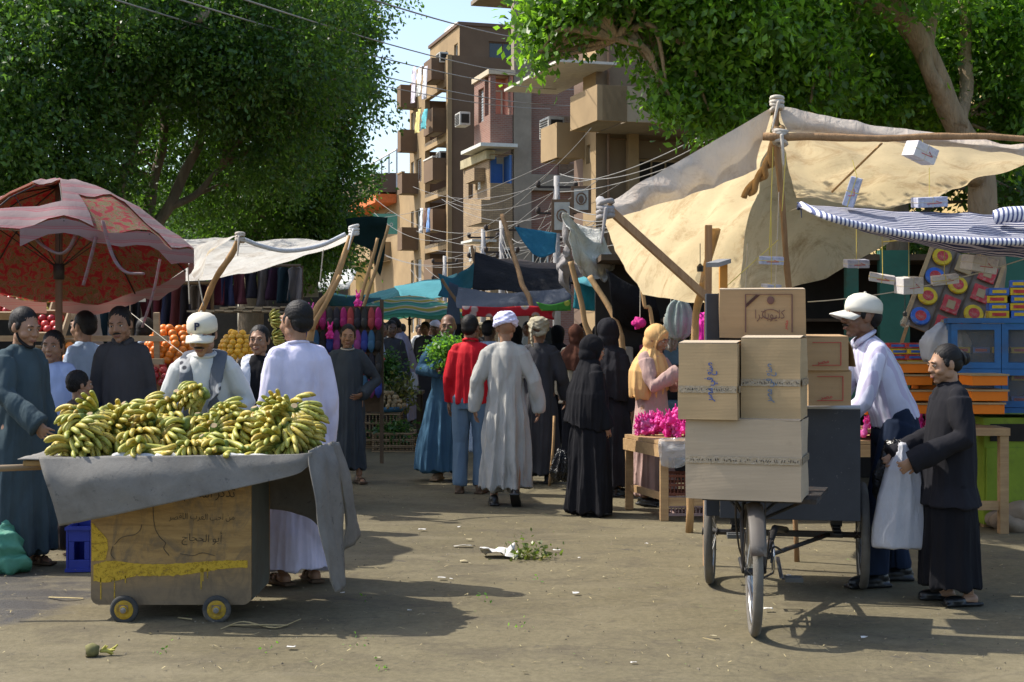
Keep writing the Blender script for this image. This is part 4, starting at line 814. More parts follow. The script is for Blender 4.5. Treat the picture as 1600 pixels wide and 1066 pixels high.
# --- utility poles, wires, bird
for (px,yt,Y,h) in ((784,345,45,'slim steel utility pole right of the black tarp top'),(755,358,50,'slim concrete utility pole in front of the brick house'),(870,275,38,'steel pole with insulators beside the tan house'),(695,400,60,'slim utility pole in front of the tall brown block')):
    t=P(px,yt,Y); e=empty('utility_pole',(t.x,t.y,0),0,h,'utility pole','utility poles in the street'); mb=MB(); mb.tube([(0,0,0),(0,0,t.z)],[.12,.08],8); mb.build('post',mat('pole_grey',(.33,.32,.31),.7,metal=.2),e,smooth=True)
    for k in range(3): mb=MB(); mb.beam((-.5,0,t.z-.3-k*.7),(.5,0,t.z-.3-k*.7),.06,.06); mb.ell((-.5,0,t.z-.22-k*.7),(.07,.07,.1)); mb.ell((.5,0,t.z-.22-k*.7),(.07,.07,.1)); mb.build('cross_arm',ribm,e,smooth=False)
wire_m=mat('wire_grey',(.22,.21,.2),.6); wire_l=mat('wire_light',(.24,.23,.21),.6)
WG='power lines across the upper left'
def wire(a,b,sag,r,m,lab,grp):
    o=string(a,b,r,m,'power_line',None,sag,24); tag(o,lab,'cable',grp)
wire(P(-60,-42,15),P(860,170,52),.35,.011,wire_l,'lowest of the power lines crossing the left trees',WG)
wire(P(110,-22,15),P(905,165,48),.35,.011,wire_l,'power line with the dove sitting on it',WG)
wire(P(230,-16,15),P(905,140,48),.3,.011,wire_l,'third power line from the bottom over the left trees',WG)
wire(P(340,-14,15),P(905,120,50),.3,.011,wire_l,'fourth power line from the bottom over the left trees',WG)
wire(P(540,-14,16),P(905,62,50),.25,.012,wire_m,'topmost power line crossing the pale sky',WG)
cg='cables strung between the houses'; rr=random.Random(5)
for k in range(15):
    y0=rr.uniform(235,420); y1=y0+rr.uniform(-70,40); x0=rr.uniform(560,700); x1=rr.uniform(860,980)
    wire(P(x0,y0+40,rr.uniform(56,60)),P(x1,y1,rr.uniform(36,42)),rr.uniform(.3,1.6),.009,wire_l if k%2 else wire_m,'thin sagging cable in the tangle of lines between the houses',cg)
for k in range(9):
    wire(P(875,272+k*14,37.5),P(1110+rr.uniform(0,90),170+k*14,20),rr.uniform(.2,.8),.011,wire_l,'thin pale cable running from the steel pole up towards the right hand tree',cg+' and the tree')
for k in range(7):
    wire(P(784,350+k*14,45),P(873,285+k*18,37.8),rr.uniform(.6,1.6),.011,wire_l,'drooping cable looped between the two steel poles',cg+' and poles')
def bird(c,s):
    mb=MB(); mb.ell((0,0,0),(.075,.05,.05),rot=Matrix.Rotation(R(-28),3,'Y')); mb.ell((.06,0,.055),(.03,.027,.028)); mb.capsule((.03,0,.02),(.055,0,.05),.035,.026); mb.tube([(-.04,0,-.02),(-.1,0,-.075),(-.19,0,-.13)],[(.035,.014),(.03,.008),(.028,.005)],8); mb.ell((-.02,.04,.0),(.075,.014,.035),rot=Matrix.Rotation(R(-32),3,'Y')); mb.ell((-.02,-.04,.0),(.075,.014,.035),rot=Matrix.Rotation(R(-32),3,'Y'))
    e=empty('dove',c,R(20),'small fawn dove perched on a power line in front of the left tree','bird'); e.scale=(s,s,s)
    me=remesh(mb,.006,2); mobj('body',me,mat('dove_fawn',(.34,.26,.2),.8),e); mb=MB(); mb.tube([(.085,0,.055),(.11,0,.048)],[.008,.002],6); mb.build('beak',ribm,e)
    for s_ in (-1,1): mb=MB(); mb.tube([(.0,.015*s_,-.04),(.005,.015*s_,-.075)],.004,5); mb.build('leg',ribm,e)
# the bird sits where its own line passes
a=P(110,-22,15); b_=P(905,165,48); best=min([i/400 for i in range(401)],key=lambda t:abs((lambda q:800+F*q.x/q.y)(a.lerp(b_,t))-316)); q=a.lerp(b_,best)+V((0,0,-.35*4*best*(1-best)+.012)); bird(q+V((0,0,.075*1.35)),1.35)
# ================================================================ people
def sm(a,b,x): t=min(1,max(0,(x-a)/(b-a))); return t*t*(3-2*t)
def foldfn(seed,amp,z0=1.35,z1=.1,nf=11,c=(0,0)):
    r=np.random.default_rng(seed); K=[(r.integers(nf//2,nf+3),r.uniform(0,6.28),r.uniform(-1.2,1.2),r.uniform(.5,1)) for _ in range(5)]
    W=[(r.normal(size=3)*np.array([13,13,6]),r.uniform(0,6.28)) for _ in range(6)]
    def f(co,nr):
        th=np.arctan2(co[:,1]-c[1],co[:,0]-c[0]); z=co[:,2]; g=np.clip((z0-z)/(z0-z1),0,1)
        d=np.zeros(len(co))
        for n,p,s,a in K: d+=a*(1-np.abs(np.sin(th*n/2+p+s*z*1.3))**.8*1.7)
        d*=g*amp*.75
        e=np.zeros(len(co))
        for k,p in W: e+=np.abs(np.sin(co@k+p))-.6
        d+=e*amp*.25
        return co+nr*d[:,None]
    return f
def skin_mat(name,c):
    if name in _mc: return _mc[name]
    t=NT(name); v=t.coord(); cc=t.ramp(t.noise(v,14,4,.6),[(.3,dk(c,.86)),(.7,dk(c,1.1))]); t.col(cc); t.set(Roughness=.5); t.bsdf.inputs['Specular IOR Level'].default_value=.4
    t.bsdf.inputs['Subsurface Weight'].default_value=.06; t.bsdf.inputs['Subsurface Radius'].default_value=(.02,.008,.004)
    _mc[name]=t.mat; return t.mat
SK={'mid':skin_mat('skin_brown',(.30,.165,.10)),'dark':skin_mat('skin_dark_brown',(.19,.10,.06)),'lite':skin_mat('skin_tan',(.36,.21,.13)),'vdark':skin_mat('skin_deep_brown',(.12,.065,.042))}
hairm=mat('black_hair',(.007,.006,.006),.6,.3,30,.5,300,spec=.3,bdist=.003); greyhair=mat('grey_hair',(.22,.21,.2),.8,.3,30,.8,200)
eyew=mat('eye_white',(.55,.52,.48),.3); eyeb=mat('eye_iris',(.02,.012,.008),.15,spec=.6); lipm=mat('lip_skin',(.22,.09,.07),.5)
leather=mat('black_leather',(.012,.012,.013),.35,spec=.5); sandal=mat('worn_sandal',(.10,.065,.04),.8); 
def head_prims(mb,M,k=1.0,child=False,fem=False):
    q=.6 if fem else 1
    """head local: origin at the middle of the head, face towards -y"""
    E=lambda c,r,rot=None: mb.ell([x*k for x in c],[x*k for x in r],M,nu=18,nv=12,rot=rot)
    E((0,.022,.030),(.074,.094,.088)); E((0,-.022,-.005),(.066,.070,.085)); E((0,-.030,-.055),(.050,.055,.052)); E((0,-.062,-.094),(.024,.024,.020)) # cranium, face, jaw, chin
    for s in (-1,1):
        E((s*.040,-.052,-.032),(.026,.030,.026)); E((s*.026,-.080,.028),(.026,.008+.005*q,.007+.004*q)) # cheek, brow
        E((s*.074,.012,-.004),(.010,.021,.032),Matrix.Rotation(s*R(-14),3,'Z')); E((s*.050,.0,-.055),(.014*q,.035,.03)) # ear, jaw corner
        E((s*.011,-.096,-.026),(.008+.003*q,.012,.008+.002*q)) # nostril wings
    c=lambda a,b,ra,rb: mb.capsule(M@V([x*k for x in a]),M@V([x*k for x in b]),ra*k,rb*k,10)
    c((0,-.086,.018),(0,-.100-.006*q,-.022),.008,.008+.005*q); c((-.019,-.088,-.053),(.019,-.088,-.053),.007,.007); c((-.016,-.087,-.063),(.016,-.087,-.063),.008,.008)
    c((0,-.060,-.040),(0,-.082,-.052),.03,.016)
def hand_prims(mb,wr,d,pn,side,curl=.35,k=1.0,thick=1):
    """wrist, direction, palm normal, side (+1: thumb towards +cross)"""
    d=V(d).normalized(); pn=(V(pn)-V(pn).dot(d)*d).normalized(); x=d.cross(pn)*side
    o=V(wr); T=Matrix.Translation(o)@Matrix((x,d,pn)).transposed().to_4x4()
    mb.ell((0,.045*k,0),(.041*k,.055*k,.017*k),T); mb.ell((.0,.07*k,0),(.043*k,.026*k,.014*k),T)
    for i,(off,L) in enumerate(((.033,.068),(.0115,.076),(-.0115,.071),(-.033,.056))):
        a=V((off*k,.085*k,0)); sp=off*.25; p1=a+V((sp*k,L*.45*k*math.cos(curl*.6),L*.45*k*math.sin(curl*.6))); p2=p1+V((0,L*.32*k*math.cos(curl*1.7),L*.32*k*math.sin(curl*1.7))); p3=p2+V((0,L*.26*k*math.cos(curl*2.7),L*.26*k*math.sin(curl*2.7)))
        r=.0092*k*thick; mb.tube([T@a,T@p1,T@p2,T@p3,T@(p3+(p3-p2)*.15)],[r,r*.95,r*.88,r*.78,r*.3],8)
    b=V((.03*k,.02*k,.004*k)); q=V((.058*k,.048*k,.016*k)); q2=V((.064*k,.078*k,.024*k)); mb.tube([T@b,T@q,T@q2,T@(q2+(q2-q)*.12)],[.014*k,.011*k,.009*k,.003*k],8)
class Person:
    def __init__(s,px,Y,yaw,label,skin='mid',h=1.75,lean=0,sidelean=0,head=(0,0,0),arms=None,legs=None,vox=.009,group=None,wid=1.0,floor=0,x=None):
        """yaw: degrees, 0 faces the viewer, 90 faces photo right, 180 away. head: (yaw,pitch,roll) relative"""
        s.k=h/1.75; s.vox=vox; s.sk=SK[skin]; s.wid=wid
        s.e=empty('person',(((px-800)/F*Y) if x is None else x,Y,floor),R(yaw),label,'person',group)
        s.lean=R(lean); s.sl=R(sidelean); s.seed=int(px*7+Y*13)%9973
        wid=wid*.87; s.wid=wid; s.J={}
        for i in (-1,1):
            s.J['sh',i]=V((i*.152*wid,.01,1.405)); s.J['el',i]=V((i*.225*wid,.035,1.14)); s.J['wr',i]=V((i*.255*wid,-.05,.89)); s.J['hd',i]=V((i*.02,-.15,-1)); s.J['pn',i]=V((-i,0,0)); s.J['curl',i]=.4
            s.J['hip',i]=V((i*.09,0,.93)); s.J['kn',i]=V((i*.10,-.025,.50)); s.J['an',i]=V((i*.105,.02,.08)); s.J['toe',i]=V((i*.14,-.99,0)).normalized()
        for a in (arms or {}):
            s.J[a]=V(arms[a]) if hasattr(arms[a],'__len__') else arms[a]
            if a[0] in('el','wr'): s.J[a].x*=.9
        for a in (legs or {}): s.J[a]=V(legs[a]) if hasattr(legs[a],'__len__') else legs[a]
        s.head=head
    def T(s,p):
        p=V(p); w=sm(.82,1.12,p.z)
        if s.lean or s.sl:
            q=p-V((0,0,.95)); q=Matrix.Rotation(s.lean*w,3,'X')@(Matrix.Rotation(s.sl*w,3,'Y')@q); p=q+V((0,0,.95))
        return p
    def HM(s):
        hy,hp,hr=[R(a) for a in s.head]; nb=s.T((0,.012,1.49)); up=s.T((0,.0,1.6))-nb; up.normalize()
        M=Matrix.Translation(nb)@Matrix.Rotation(s.lean*.6,4,'X')@Matrix.Rotation(s.sl*.6,4,'Y')@Matrix.Rotation(hy,4,'Z')@Matrix.Rotation(hp,4,'X')@Matrix.Rotation(hr,4,'Y')@Matrix.Translation((0,-.022,.122))@Matrix.Scale(1.07,4)
        return M
    def S(s,me):
        me.transform(Matrix.Scale(s.k,4)); return me
    def body(s,feet=True,fem=False,hands=(1,1),eyes=True,brow=True,moust=False,legs_shape=False,eyescale=1):
        mb=MB(); M=s.HM(); T=s.T; J=s.J
        head_prims(mb,M,fem=fem)
        mb.tube([T((0,.02,1.40)),T((0,.014,1.47)),M@V((0,.022,-.07)),M@V((0,.02,-.02))],[(.08,.068),(.051,.053),(.050,.053),(.050,.054)],14,up=(1,0,0))
        tor=[(1.44,.10,.07),(1.40,.145,.085),(1.32,.158,.102),(1.18,.15,.103),(1.05,.145,.10),(.95,.155,.11),(.86,.15,.11)]
        mb.tube([T((0,.01,z)) for z,_,_ in tor],[(rx*s.wid,ry) for _,rx,ry in tor],16,up=(1,0,0))
        for i in (-1,1):
            sh=T(J['sh',i]); el=T(J['el',i]); wr=T(J['wr',i]); 
            if ('abs',i) in J: el=V(J['el',i]); wr=V(J['wr',i])
            s.J['W',i]=wr; s.J['E',i]=el; s.J['S',i]=sh
            mb.capsule(sh,el,.052,.038,12); mb.tube([el-(wr-el)*.05,el.lerp(wr,.25),wr],[.037,.040,.026],12)
            if hands[(i+1)//2]: hand_prims(mb,wr,J['hd',i],J['pn',i],i,J['curl',i],1.0)
            hp,kn,an=J['hip',i],J['kn',i],J['an',i]
            mb.capsule(hp,kn,.085,.055,12); mb.tube([kn,kn.lerp(an,.3)+V((0,.015,0)),an.lerp(kn,.12),an],[.053,.055,.036,.034],12)
            t=J['toe',i]; mb.capsule(an+V((0,0,-.035))-t*.03,an+V((0,0,-.055))+t*.14,.036,.024,10); mb.ell(an+V((0,0,-.045))-t*.03,(.034,.036,.034))
        me=remesh(mb,s.vox*.8 if s.vox>.012 else max(.0062,s.vox*.7),3); o=mobj('body',s.S(me),s.sk,s.e); s.bodyo=o
        k=s.k
        if eyes:
            for i in (-1,1):
                m=MB(); m.ell(M@V((i*.031,-.0785,.008)),(.0135,.011,.0085)); eo=m.build('eye',eyew,s.e,smooth=True); s.S(eo.data)
                m=MB(); m.ell(M@V((i*.031,-.0875,.008)),(.0062,.0045,.0068)); io=m.build('iris',eyeb,eo,smooth=True); s.S(io.data)
                m=MB(); m.tube([M@V((i*.014,-.0925,.027)),M@V((i*.032,-.093,.033)),M@V((i*.050,-.080,.026))],[.0035,.0048,.002],6,flat=.6); s.S(m.build('eyebrow',hairm,s.e,smooth=True).data)
                m=MB(); m.tube([M@V((i*.018,-.086,.012)),M@V((i*.031,-.0925,.017)),M@V((i*.046,-.082,.011))],[.0028,.0036,.002],6); s.S(m.build('eyelid',s.sk,s.e,smooth=True).data)
            m=MB(); m.capsule(M@V((-.02,-.0915,-.0585)),M@V((.02,-.0915,-.0585)),.0035,.0035,8); m.capsule(M@V((-.013,-.094,-.064)),M@V((.013,-.094,-.064)),.005,.005,8); s.S(m.build('lips',lipm,s.e,smooth=True).data)
        if moust:
            m=MB(); m.tube([M@V((-.030,-.084,-.050)),M@V((-.014,-.098,-.043)),M@V((.014,-.098,-.043)),M@V((.030,-.084,-.050))],[.003,.0065,.0065,.003],7); s.S(m.build('moustache',hairm if moust is True else moust,s.e,smooth=True).data)
        return s
    def beard(s,m=None):
        M=s.HM(); mb=MB()
        for i in (-1,1): mb.tube([M@V((i*.067,-.005,-.03)),M@V((i*.055,-.035,-.075)),M@V((i*.022,-.075,-.104)),M@V((0,-.083,-.104))],[(.006,.012),(.009,.014),(.012,.012),(.013,.013)],8)
        me=remesh(mb,.006,2); mobj('beard',s.S(me),m or hairm,s.e); return s
    def hair(s,m=None,vol=1.0,bun=False,curly=.0):
        M=s.HM(); mb=MB(); mb.ell((0,.030,.040),(.0795*vol,.094*vol,.090*vol),M,nu=22,nv=14); mb.ell((0,.060,.0),(.070,.062*vol,.065),M,nu=18,nv=10)
        for i in (-1,1): mb.ell((i*.070,-.008,.012),(.010,.020,.028),M)
        if bun: mb.ell((0,.135,.015),(.045,.04,.045),M); mb.ell((0,.10,.03),(.05,.04,.045),M)
        sd=s.seed
        def dsp(co,nr):
            a=.0018+curly*.6; w=np.sin(co@np.array([270,160,210])+sd)*np.sin(co@np.array([-190,290,230]))*np.sin(co@np.array([230,-310,190]))*1.6; return co+nr*(w*a)[:,None]
        me=remesh(mb,.007,1,dsp); mobj('hair',s.S(me),m or hairm,s.e); 
        if bun: mb=MB(); mb.tube([M@V((.047*math.cos(a),.112+.012*math.cos(a),.022+.047*math.sin(a))) for a in [i*.5236 for i in range(12)]],.009,7,closed=True); s.S(mb.build('hair_tie',leather,s.e,smooth=True).data)
        return s
    def cap(s,m,letter=False,hat=1):
        M=s.HM()@Matrix.Translation((0,.006,.052))@Matrix.Rotation(R(-6),4,'X'); mb=MB()
        prof=[(.099,-.03),(.101,0),(.098,.03),(.086,.055),(.060,.074),(.028,.083),(.002,.086)]
        vs=[(r*math.cos(a)*.87,r*math.sin(a)*1.05+.01,z*.96-(.006*max(0,math.sin(a)) if z>.05 else 0)) for r,z in prof for a in [j*2*math.pi/28 for j in range(28)]]; fs=[(i*28+j,i*28+(j+1)%28,(i+1)*28+(j+1)%28,(i+1)*28+j) for i in range(6) for j in range(28)]
        mb.add(vs,fs,0,M); o=mb.build('cap',m,s.e,smooth=True); s.S(o.data); so_=o.modifiers.new('s','SOLIDIFY'); so_.thickness=.004
        mb=MB(); rows=[]
        for t in (0,.35,.7,1): rows.append([M@V((math.sin(a)*.088*(1-.06*t),-.083*math.cos(a)-.012-t*.085*(math.cos(a)**.7),-.022-.028*t-.03*abs(math.sin(a))**2*1.0)) for a in [R(x) for x in range(-75,76,15)]])
        mb.grid(rows,thick=.005); b=mb.build('brim',m,o,smooth=True); s.S(b.data)
        mb=MB(); mb.ell((0,.01,.084),(.008,.008,.005),M); s.S(mb.build('cap_button',m,o).data)
        if letter:
            Mt=M@Matrix.Translation((0,-.1015,.022))@Matrix.Rotation(R(90-10),4,'X'); l=lettering('P',.062,mat('cap_letter_navy',(.02,.025,.06),.8),Mt@Matrix.Translation((0,-.02,0)),o,'cap_letter',bold=.0012,ext=.004); s.S(l.data)
        return s
    def turban(s,m,loose=0,tail=False,rad=1.12,seed=0):
        M=s.HM()@Matrix.Translation((0,.016,.055)); mb=MB(); rr=random.Random(seed+3)
        mb.ell((0,.0,.028),(.088*rad,.10*rad,.064),M,nu=20,nv=12)
        for k in range(7):
            tx=R(rr.uniform(-20,24)); ty=R(rr.uniform(-22,22)); z=-.012+k*.011; R_=(.090-.0035*k)*rad; Q=Matrix.Rotation(tx,4,'X')@Matrix.Rotation(ty,4,'Y')
            mb.tube([M@(Q@V((R_*math.cos(a)*.94,R_*1.08*math.sin(a),z))) for a in [j*.349 for j in range(18)]],[(.017+.006*rr.random()+loose) for _ in range(18)],8,closed=True)
        if tail: mb.tube([M@V((.05,.09,.01)),M@V((.065,.115,-.06)),M@V((.06,.12,-.14)),M@V((.05,.11,-.21))],[(.03,.015),(.038,.015),(.036,.014),(.028,.01)],8)
        if tail: mb.tube([M@V((-.08,.03,-.02)),M@V((-.06,.09,-.075)),M@V((0,.11,-.09)),M@V((.06,.08,-.07)),M@V((.08,.03,-.03))],[.026]*5,8)
        K=foldfn(seed+9,.006,9,8)
        def dsp(co,nr): w=np.sin(co@np.array([60,25,150])+seed)+.6*np.sin(co@np.array([-80,60,210])); return co+nr*(w*.0022)[:,None]
        me=remesh(mb,.008,1,dsp); mobj('turban',s.S(me),m,s.e); return s
    def galabeya(s,m,hem=.10,flare=1.0,sleeve=True,wid=1.0,sw=1.0,name='galabeya',fold=.022,belly=0,hemoff=(0,0),short=False,collar=None,slen=1.0,neck=1.0):
        T=s.T; mb=MB(); w=s.wid*wid
        zs=[(1.485,.062*neck,.064*neck),(1.46,.088*w,.078),(1.43,.13*w,.095),(1.37,.172*w,.115),(1.25,.186*w,.135+belly*.5),(1.1,.188*w,.14+belly),(.95,.196*w,.15+belly),(.8,.215*w*flare,.158+belly*.5),(.6,.228*w*flare,.168),(.4,.24*w*flare,.178),(.25,.252*w*flare,.186),(hem+.01,.262*w*flare,.195),(hem,.255*w*flare,.188)]
        zs=[q for q in zs if q[0]>=hem]
        hx,hy=hemoff
        mb.tube([T((hx*sm(.9,hem,z) if z<.9 else 0,.008+(hy*sm(.9,hem,z) if z<.9 else 0),z)) for z,_,_ in zs],[(a,b) for _,a,b in zs],26,up=(1,0,0))
        if sleeve:
            for i in (-1,1):
                sh,el,wr=s.J['S',i],s.J['E',i],s.J['W',i]; e=wr+(wr-el).normalized()*(.035) if slen==1 else el.lerp(wr,slen)
                mb.capsule(sh,sh.lerp(el,.3),.062,.066*sw,16); mb.capsule(T((i*.05,.012,1.44)),sh,.05,.058,14); mb.tube([sh.lerp(el,.1),sh.lerp(el,.6),el,el.lerp(e,.5),e],[(.070*sw,.074*sw),(.07*sw,.074*sw),(.066*sw,.068*sw),(.068*sw,.066*sw),(.074*sw,.06*sw)],14)
        me=remesh(mb,s.vox,2,foldfn(s.seed,fold)); o=mobj(name,s.S(me),m,s.e); s.cl=o
        if collar:
            mb=MB(); mb.tube([T((.070*math.cos(a),.010+.066*math.sin(a)-.012,1.478+.012*math.sin(a))) for a in [j*.393 for j in range(16)]],[.010]*16,8,closed=True); s.S(mb.build('collar',collar,o,smooth=True).data)
        return s
    def trousers(s,m,hem=.06,wid=1.08,fold=.007):
        mb=MB(); T=s.T
        mb.tube([T((0,.005,z)) for z in (1.04,.98,.90,.82)],[(.165*wid,.115),(.175*wid,.125),(.182*wid,.135),(.16*wid,.12)],20,up=(1,0,0))
        for i in (-1,1):
            hp,kn,an=s.J['hip',i],s.J['kn',i],s.J['an',i]; e=an.lerp(kn,.0)+V((0,0,hem-.06))
            mb.tube([hp+V((0,0,.02)),hp.lerp(kn,.5),kn,kn.lerp(e,.5),e+V((0,0,.02)),e],[.102*wid,.092*wid,.078*wid,.074*wid,.078*wid,.075*wid],16)
        me=remesh(mb,s.vox,2,foldfn(s.seed+4,fold)); mobj('trousers',s.S(me),m,s.e); return s
    def shirt(s,m,hem=.92,wid=1.0,fold=.014,name='shirt',collar=True,sw=1.0,slen=1.0):
        T=s.T; mb=MB(); w=s.wid*wid
        zs=[(1.485,.06,.062),(1.46,.088*w,.078),(1.43,.128*w,.095),(1.37,.168*w,.115),(1.25,.182*w,.13),(1.12,.184*w,.132),(1.02,.19*w,.138),(.96,.196*w,.142),(.88,.196*w,.142)]
        zs=[q for q in zs if q[0]>=hem-.02]
        mb.tube([T((0,.008,z)) for z,_,_ in zs],[(a,b) for _,a,b in zs],24,up=(1,0,0))
        for i in (-1,1):
            sh,el,wr=s.J['S',i],s.J['E',i],s.J['W',i]; e=el.lerp(wr,slen)
            mb.capsule(sh,sh.lerp(el,.3),.060,.063*sw,16); mb.capsule(T((i*.05,.012,1.44)),sh,.05,.056,14); mb.tube([sh.lerp(el,.1),sh.lerp(el,.7),el,el.lerp(e,.5),e],[(.066*sw,.068*sw),(.06*sw,.06*sw),(.056*sw,.056*sw),(.052*sw,.052*sw),(.046*sw,.044*sw)][:5],14)
        me=remesh(mb,s.vox,2,foldfn(s.seed+2,fold,1.5,.6)); o=mobj(name,s.S(me),m,s.e); s.cl=o
        if collar:
            mb=MB()
            for sg in (-1,1): mb.tube([T((sg*.012,-.068,1.462)),T((sg*.05,-.05,1.487)),T((sg*.068,.0,1.50)),T((sg*.045,.055,1.508)),T((0,.072,1.51))],[(.012,.018),(.012,.02),(.012,.02),(.011,.02),(.011,.02)],8)
            s.S(mb.build('collar',m,o,smooth=True).data)
        return s
    def shoes(s,m,kind='shoe'):
        for i in (-1,1):
            an,t=s.J['an',i],s.J['toe',i]; side=V((-t.y,t.x,0)).normalized(); up=V((0,0,1)) if abs(t.z)<.4 else side.cross(t).normalized()*(1 if side.cross(t).z>0 else -1)
            b=an-V((0,0,.078)) if abs(t.z)<.05 else an-up*.078
            R3=Matrix((side,t,up)).transposed(); mb=MB()
            mb.box(b+t*.045+up*.012,(.088,.27,.022),rot=R3); 
            mb.ell(b+t*.045+up*.016,(.050,.142,.016),rot=R3)
            if kind=='shoe': mb.ell(b+t*.04+up*.04,(.047,.138,.04),rot=R3); mb.ell(b-t*.03+up*.06,(.042,.055,.045),rot=R3)
            elif kind=='mule': mb.ell(b+t*.10+up*.035,(.049,.085,.035),rot=R3)
            else:
                for q in (.04,.10): mb.tube([b+t*q+side*.045+up*.01,b+t*q+side*.03+up*.052,b+t*q+up*.06,b+t*q-side*.03+up*.052,b+t*q-side*.045+up*.01],[(.018,.006)]*5,6)
            me=remesh(mb,.007,2); mobj('shoe' if kind=='shoe' else 'sandal',s.S(me),m,s.e)
        return s
    def hijab(s,m,drape=.45,tail=True,loose=1.0,front=True,cape=1.0,pull=(0,0,0)):
        M=s.HM(); T=s.T; mb=MB(); L=loose
        mb.ell((0,.028,.030),(.092*L,.108*L,.105*L),M,nu=22,nv=14); mb.ell((0,.045,-.05),(.085*L,.080*L,.09),M,nu=20,nv=12); mb.ell((0,-.005,-.115),(.078*L,.082*L,.05),M,nu=18,nv=10)
        # rim framing the face
        mb.tube([M@V((.073*math.cos(a),-.052-.010*math.sin(a)+.012*abs(math.cos(a)),-.006+.098*math.sin(a))) for a in [j*.3491 for j in range(18)]],[.013]*18,8,closed=True)
        zt=1.49; n=7; wob_=.03; pts=[];rs=[]
        for j in range(n):
            t=j/(n-1); z=zt-drape*t; w=(.085+.16*min(1,t*2.2)**.7)*cape; d=(.085+.075*min(1,t*2)**.7)*cape
            pts.append(T((pull[0]*t+(.02*t if j==n-1 else 0),.012+pull[1]*t+.03*t,z))); rs.append((w,d))
        mb.tube([M@V((0,.01,-.09))]+pts,[(.075,.075)]+rs,24,up=(1,0,0))
        me=remesh(mb,max(.008,s.vox),2,foldfn(s.seed+8,.018,1.6,.9)); mobj('headscarf',s.S(me),m,s.e); return s
    def scarf(s,m,ends=((-1,.95),(1,1.0)),name='scarf'):
        T=s.T; mb=MB()
        for sg,z in ends:
            pts=[T((sg*.0,.085,1.48)),T((sg*.075,.06,1.485)),T((sg*.098,-.02,1.46)),T((sg*.095,-.10,1.38)),T((sg*.085,-.145,1.25)),T((sg*.08,-.16,z))]
            mb.tube(spline(pts,5),[(.014,.05)]*26,10,up=(0,0,1))
        me=remesh(mb,.009,1,foldfn(s.seed+1,.008,2,1)); mobj(name,s.S(me),m,s.e); return s
    def gathered(s): pass
def fb(n,c,**k): return fabric(n,c,**k)
slate=fb('robe_dark_teal',(.048,.072,.084)); ltblue=fb('robe_light_blue',(.36,.44,.66)); ltblue2=fb('shirt_grey_blue',(.34,.42,.54)); jacket=fb('jacket_charcoal',(.055,.053,.056))
pale=fb('robe_pale_grey',(.50,.51,.50)); lilac=fb('robe_white_lilac',(.62,.60,.76)); scarfg=fb('scarf_grey_pattern',(.10,.11,.13),pattern=((.4,.4,.4),(.06,.06,.07),9)); scarfw=fb('scarf_white_pattern',(.6,.62,.68),pattern=((.25,.3,.42),(.6,.6,.65),14))
black=fb('cloth_black',(.0105,.0105,.013)); blackt=fb('cloth_soft_black',(.016,.016,.02)); slate2=fb('robe_slate',(.05,.062,.075)); purp=fb('robe_dusty_mauve',(.24,.24,.34)); denimr=fb('robe_denim_blue',(.05,.12,.20)); red=fb('jacket_red',(.50,.012,.022),rough=.7)
jeans=fb('jeans_light',(.13,.20,.28)); jeansd=fb('jeans_dark',(.018,.028,.055)); greyw=fb('robe_grey_white',(.40,.39,.36)); char=fb('robe_charcoal',(.05,.05,.056)); white=fb('cotton_white',(.74,.74,.80)); turw=fb('turban_lilac_white',(.66,.66,.92)); turb=fb('turban_beige',(.36,.32,.23)); capm=fb('cap_cream',(.62,.58,.48),fold=.05); capw=fb('cap_white',(.68,.66,.58),fold=.05)
mustard=fb('hijab_mustard',(.62,.38,.16)); rose=fb('abaya_rose',(.40,.27,.24)); brownh=fb('hijab_brown',(.10,.04,.025)); creamt=fb('top_cream',(.5,.42,.3)); shirts=fb('shirt_striped',(.60,.60,.72),stripes=(0,21,(.50,.46,.60),.4)); khaki=fb('cloth_khaki',(.24,.2,.14)); tealc=fb('dress_teal',(.12,.28,.28))
# left group
Person(34,9.6,62,'man in a long dark teal robe in profile at the left edge, arm reaching down',head=(-4,14,0),h=1.76,arms={('el',-1):(-.26,-.10,1.16),('wr',-1):(-.22,-.34,.98),('hd',-1):(.1,-.8,-.6)},wid=1.0).body().galabeya(slate,flare=1.22,sw=1.1).beard().hair().shoes(sandal,'sandal')
Person(88,10.5,-12,'young man in light blue frowning at the viewer, left of the umbrella pole',head=(14,2,4),h=1.60,sidelean=-4).body().galabeya(ltblue).hair().shoes(sandal,'sandal')
Person(131,11.7,-118,'man in a grey blue shirt seen in profile beside the umbrella pole, looking left',h=1.76).body(moust=False).galabeya(ltblue2,neck=1.1).hair().shoes(leather)
Person(124,10.05,128,'curly haired boy whose head shows just behind the left end of the bananas','mid',h=1.31).body().hair(curly=.004,vol=1.07).galabeya(fb('shirt_rust',(.05,.04,.04))).shoes(sandal,'sandal')
Person(192,10.7,10,'man in a charcoal zip jacket with a squinting face behind the bananas',h=1.78,head=(-12,10,-5)).body(moust=True).trousers(jeansd).shirt(jacket,hem=.85).hair().shoes(leather)
vm=Person(322,8.78,2,'banana seller in a cream cap and pale robe looking down behind his cart','mid',h=1.72,lean=6,head=(-5,17,0),arms={('el',1):(.27,.02,1.17),('wr',1):(.20,-.22,1.02),('el',-1):(-.27,.02,1.17),('wr',-1):(-.20,-.22,1.02)}); vm.body(moust=True).galabeya(pale,collar=pale).hair(vol=.90).cap(capm,True).scarf(scarfg).shoes(sandal,'sandal')
m=MB(); M=vm.HM()
for i in (-1,1): m.ell(M@V((i*.033,-.100,.006)),(.026,.006,.016))
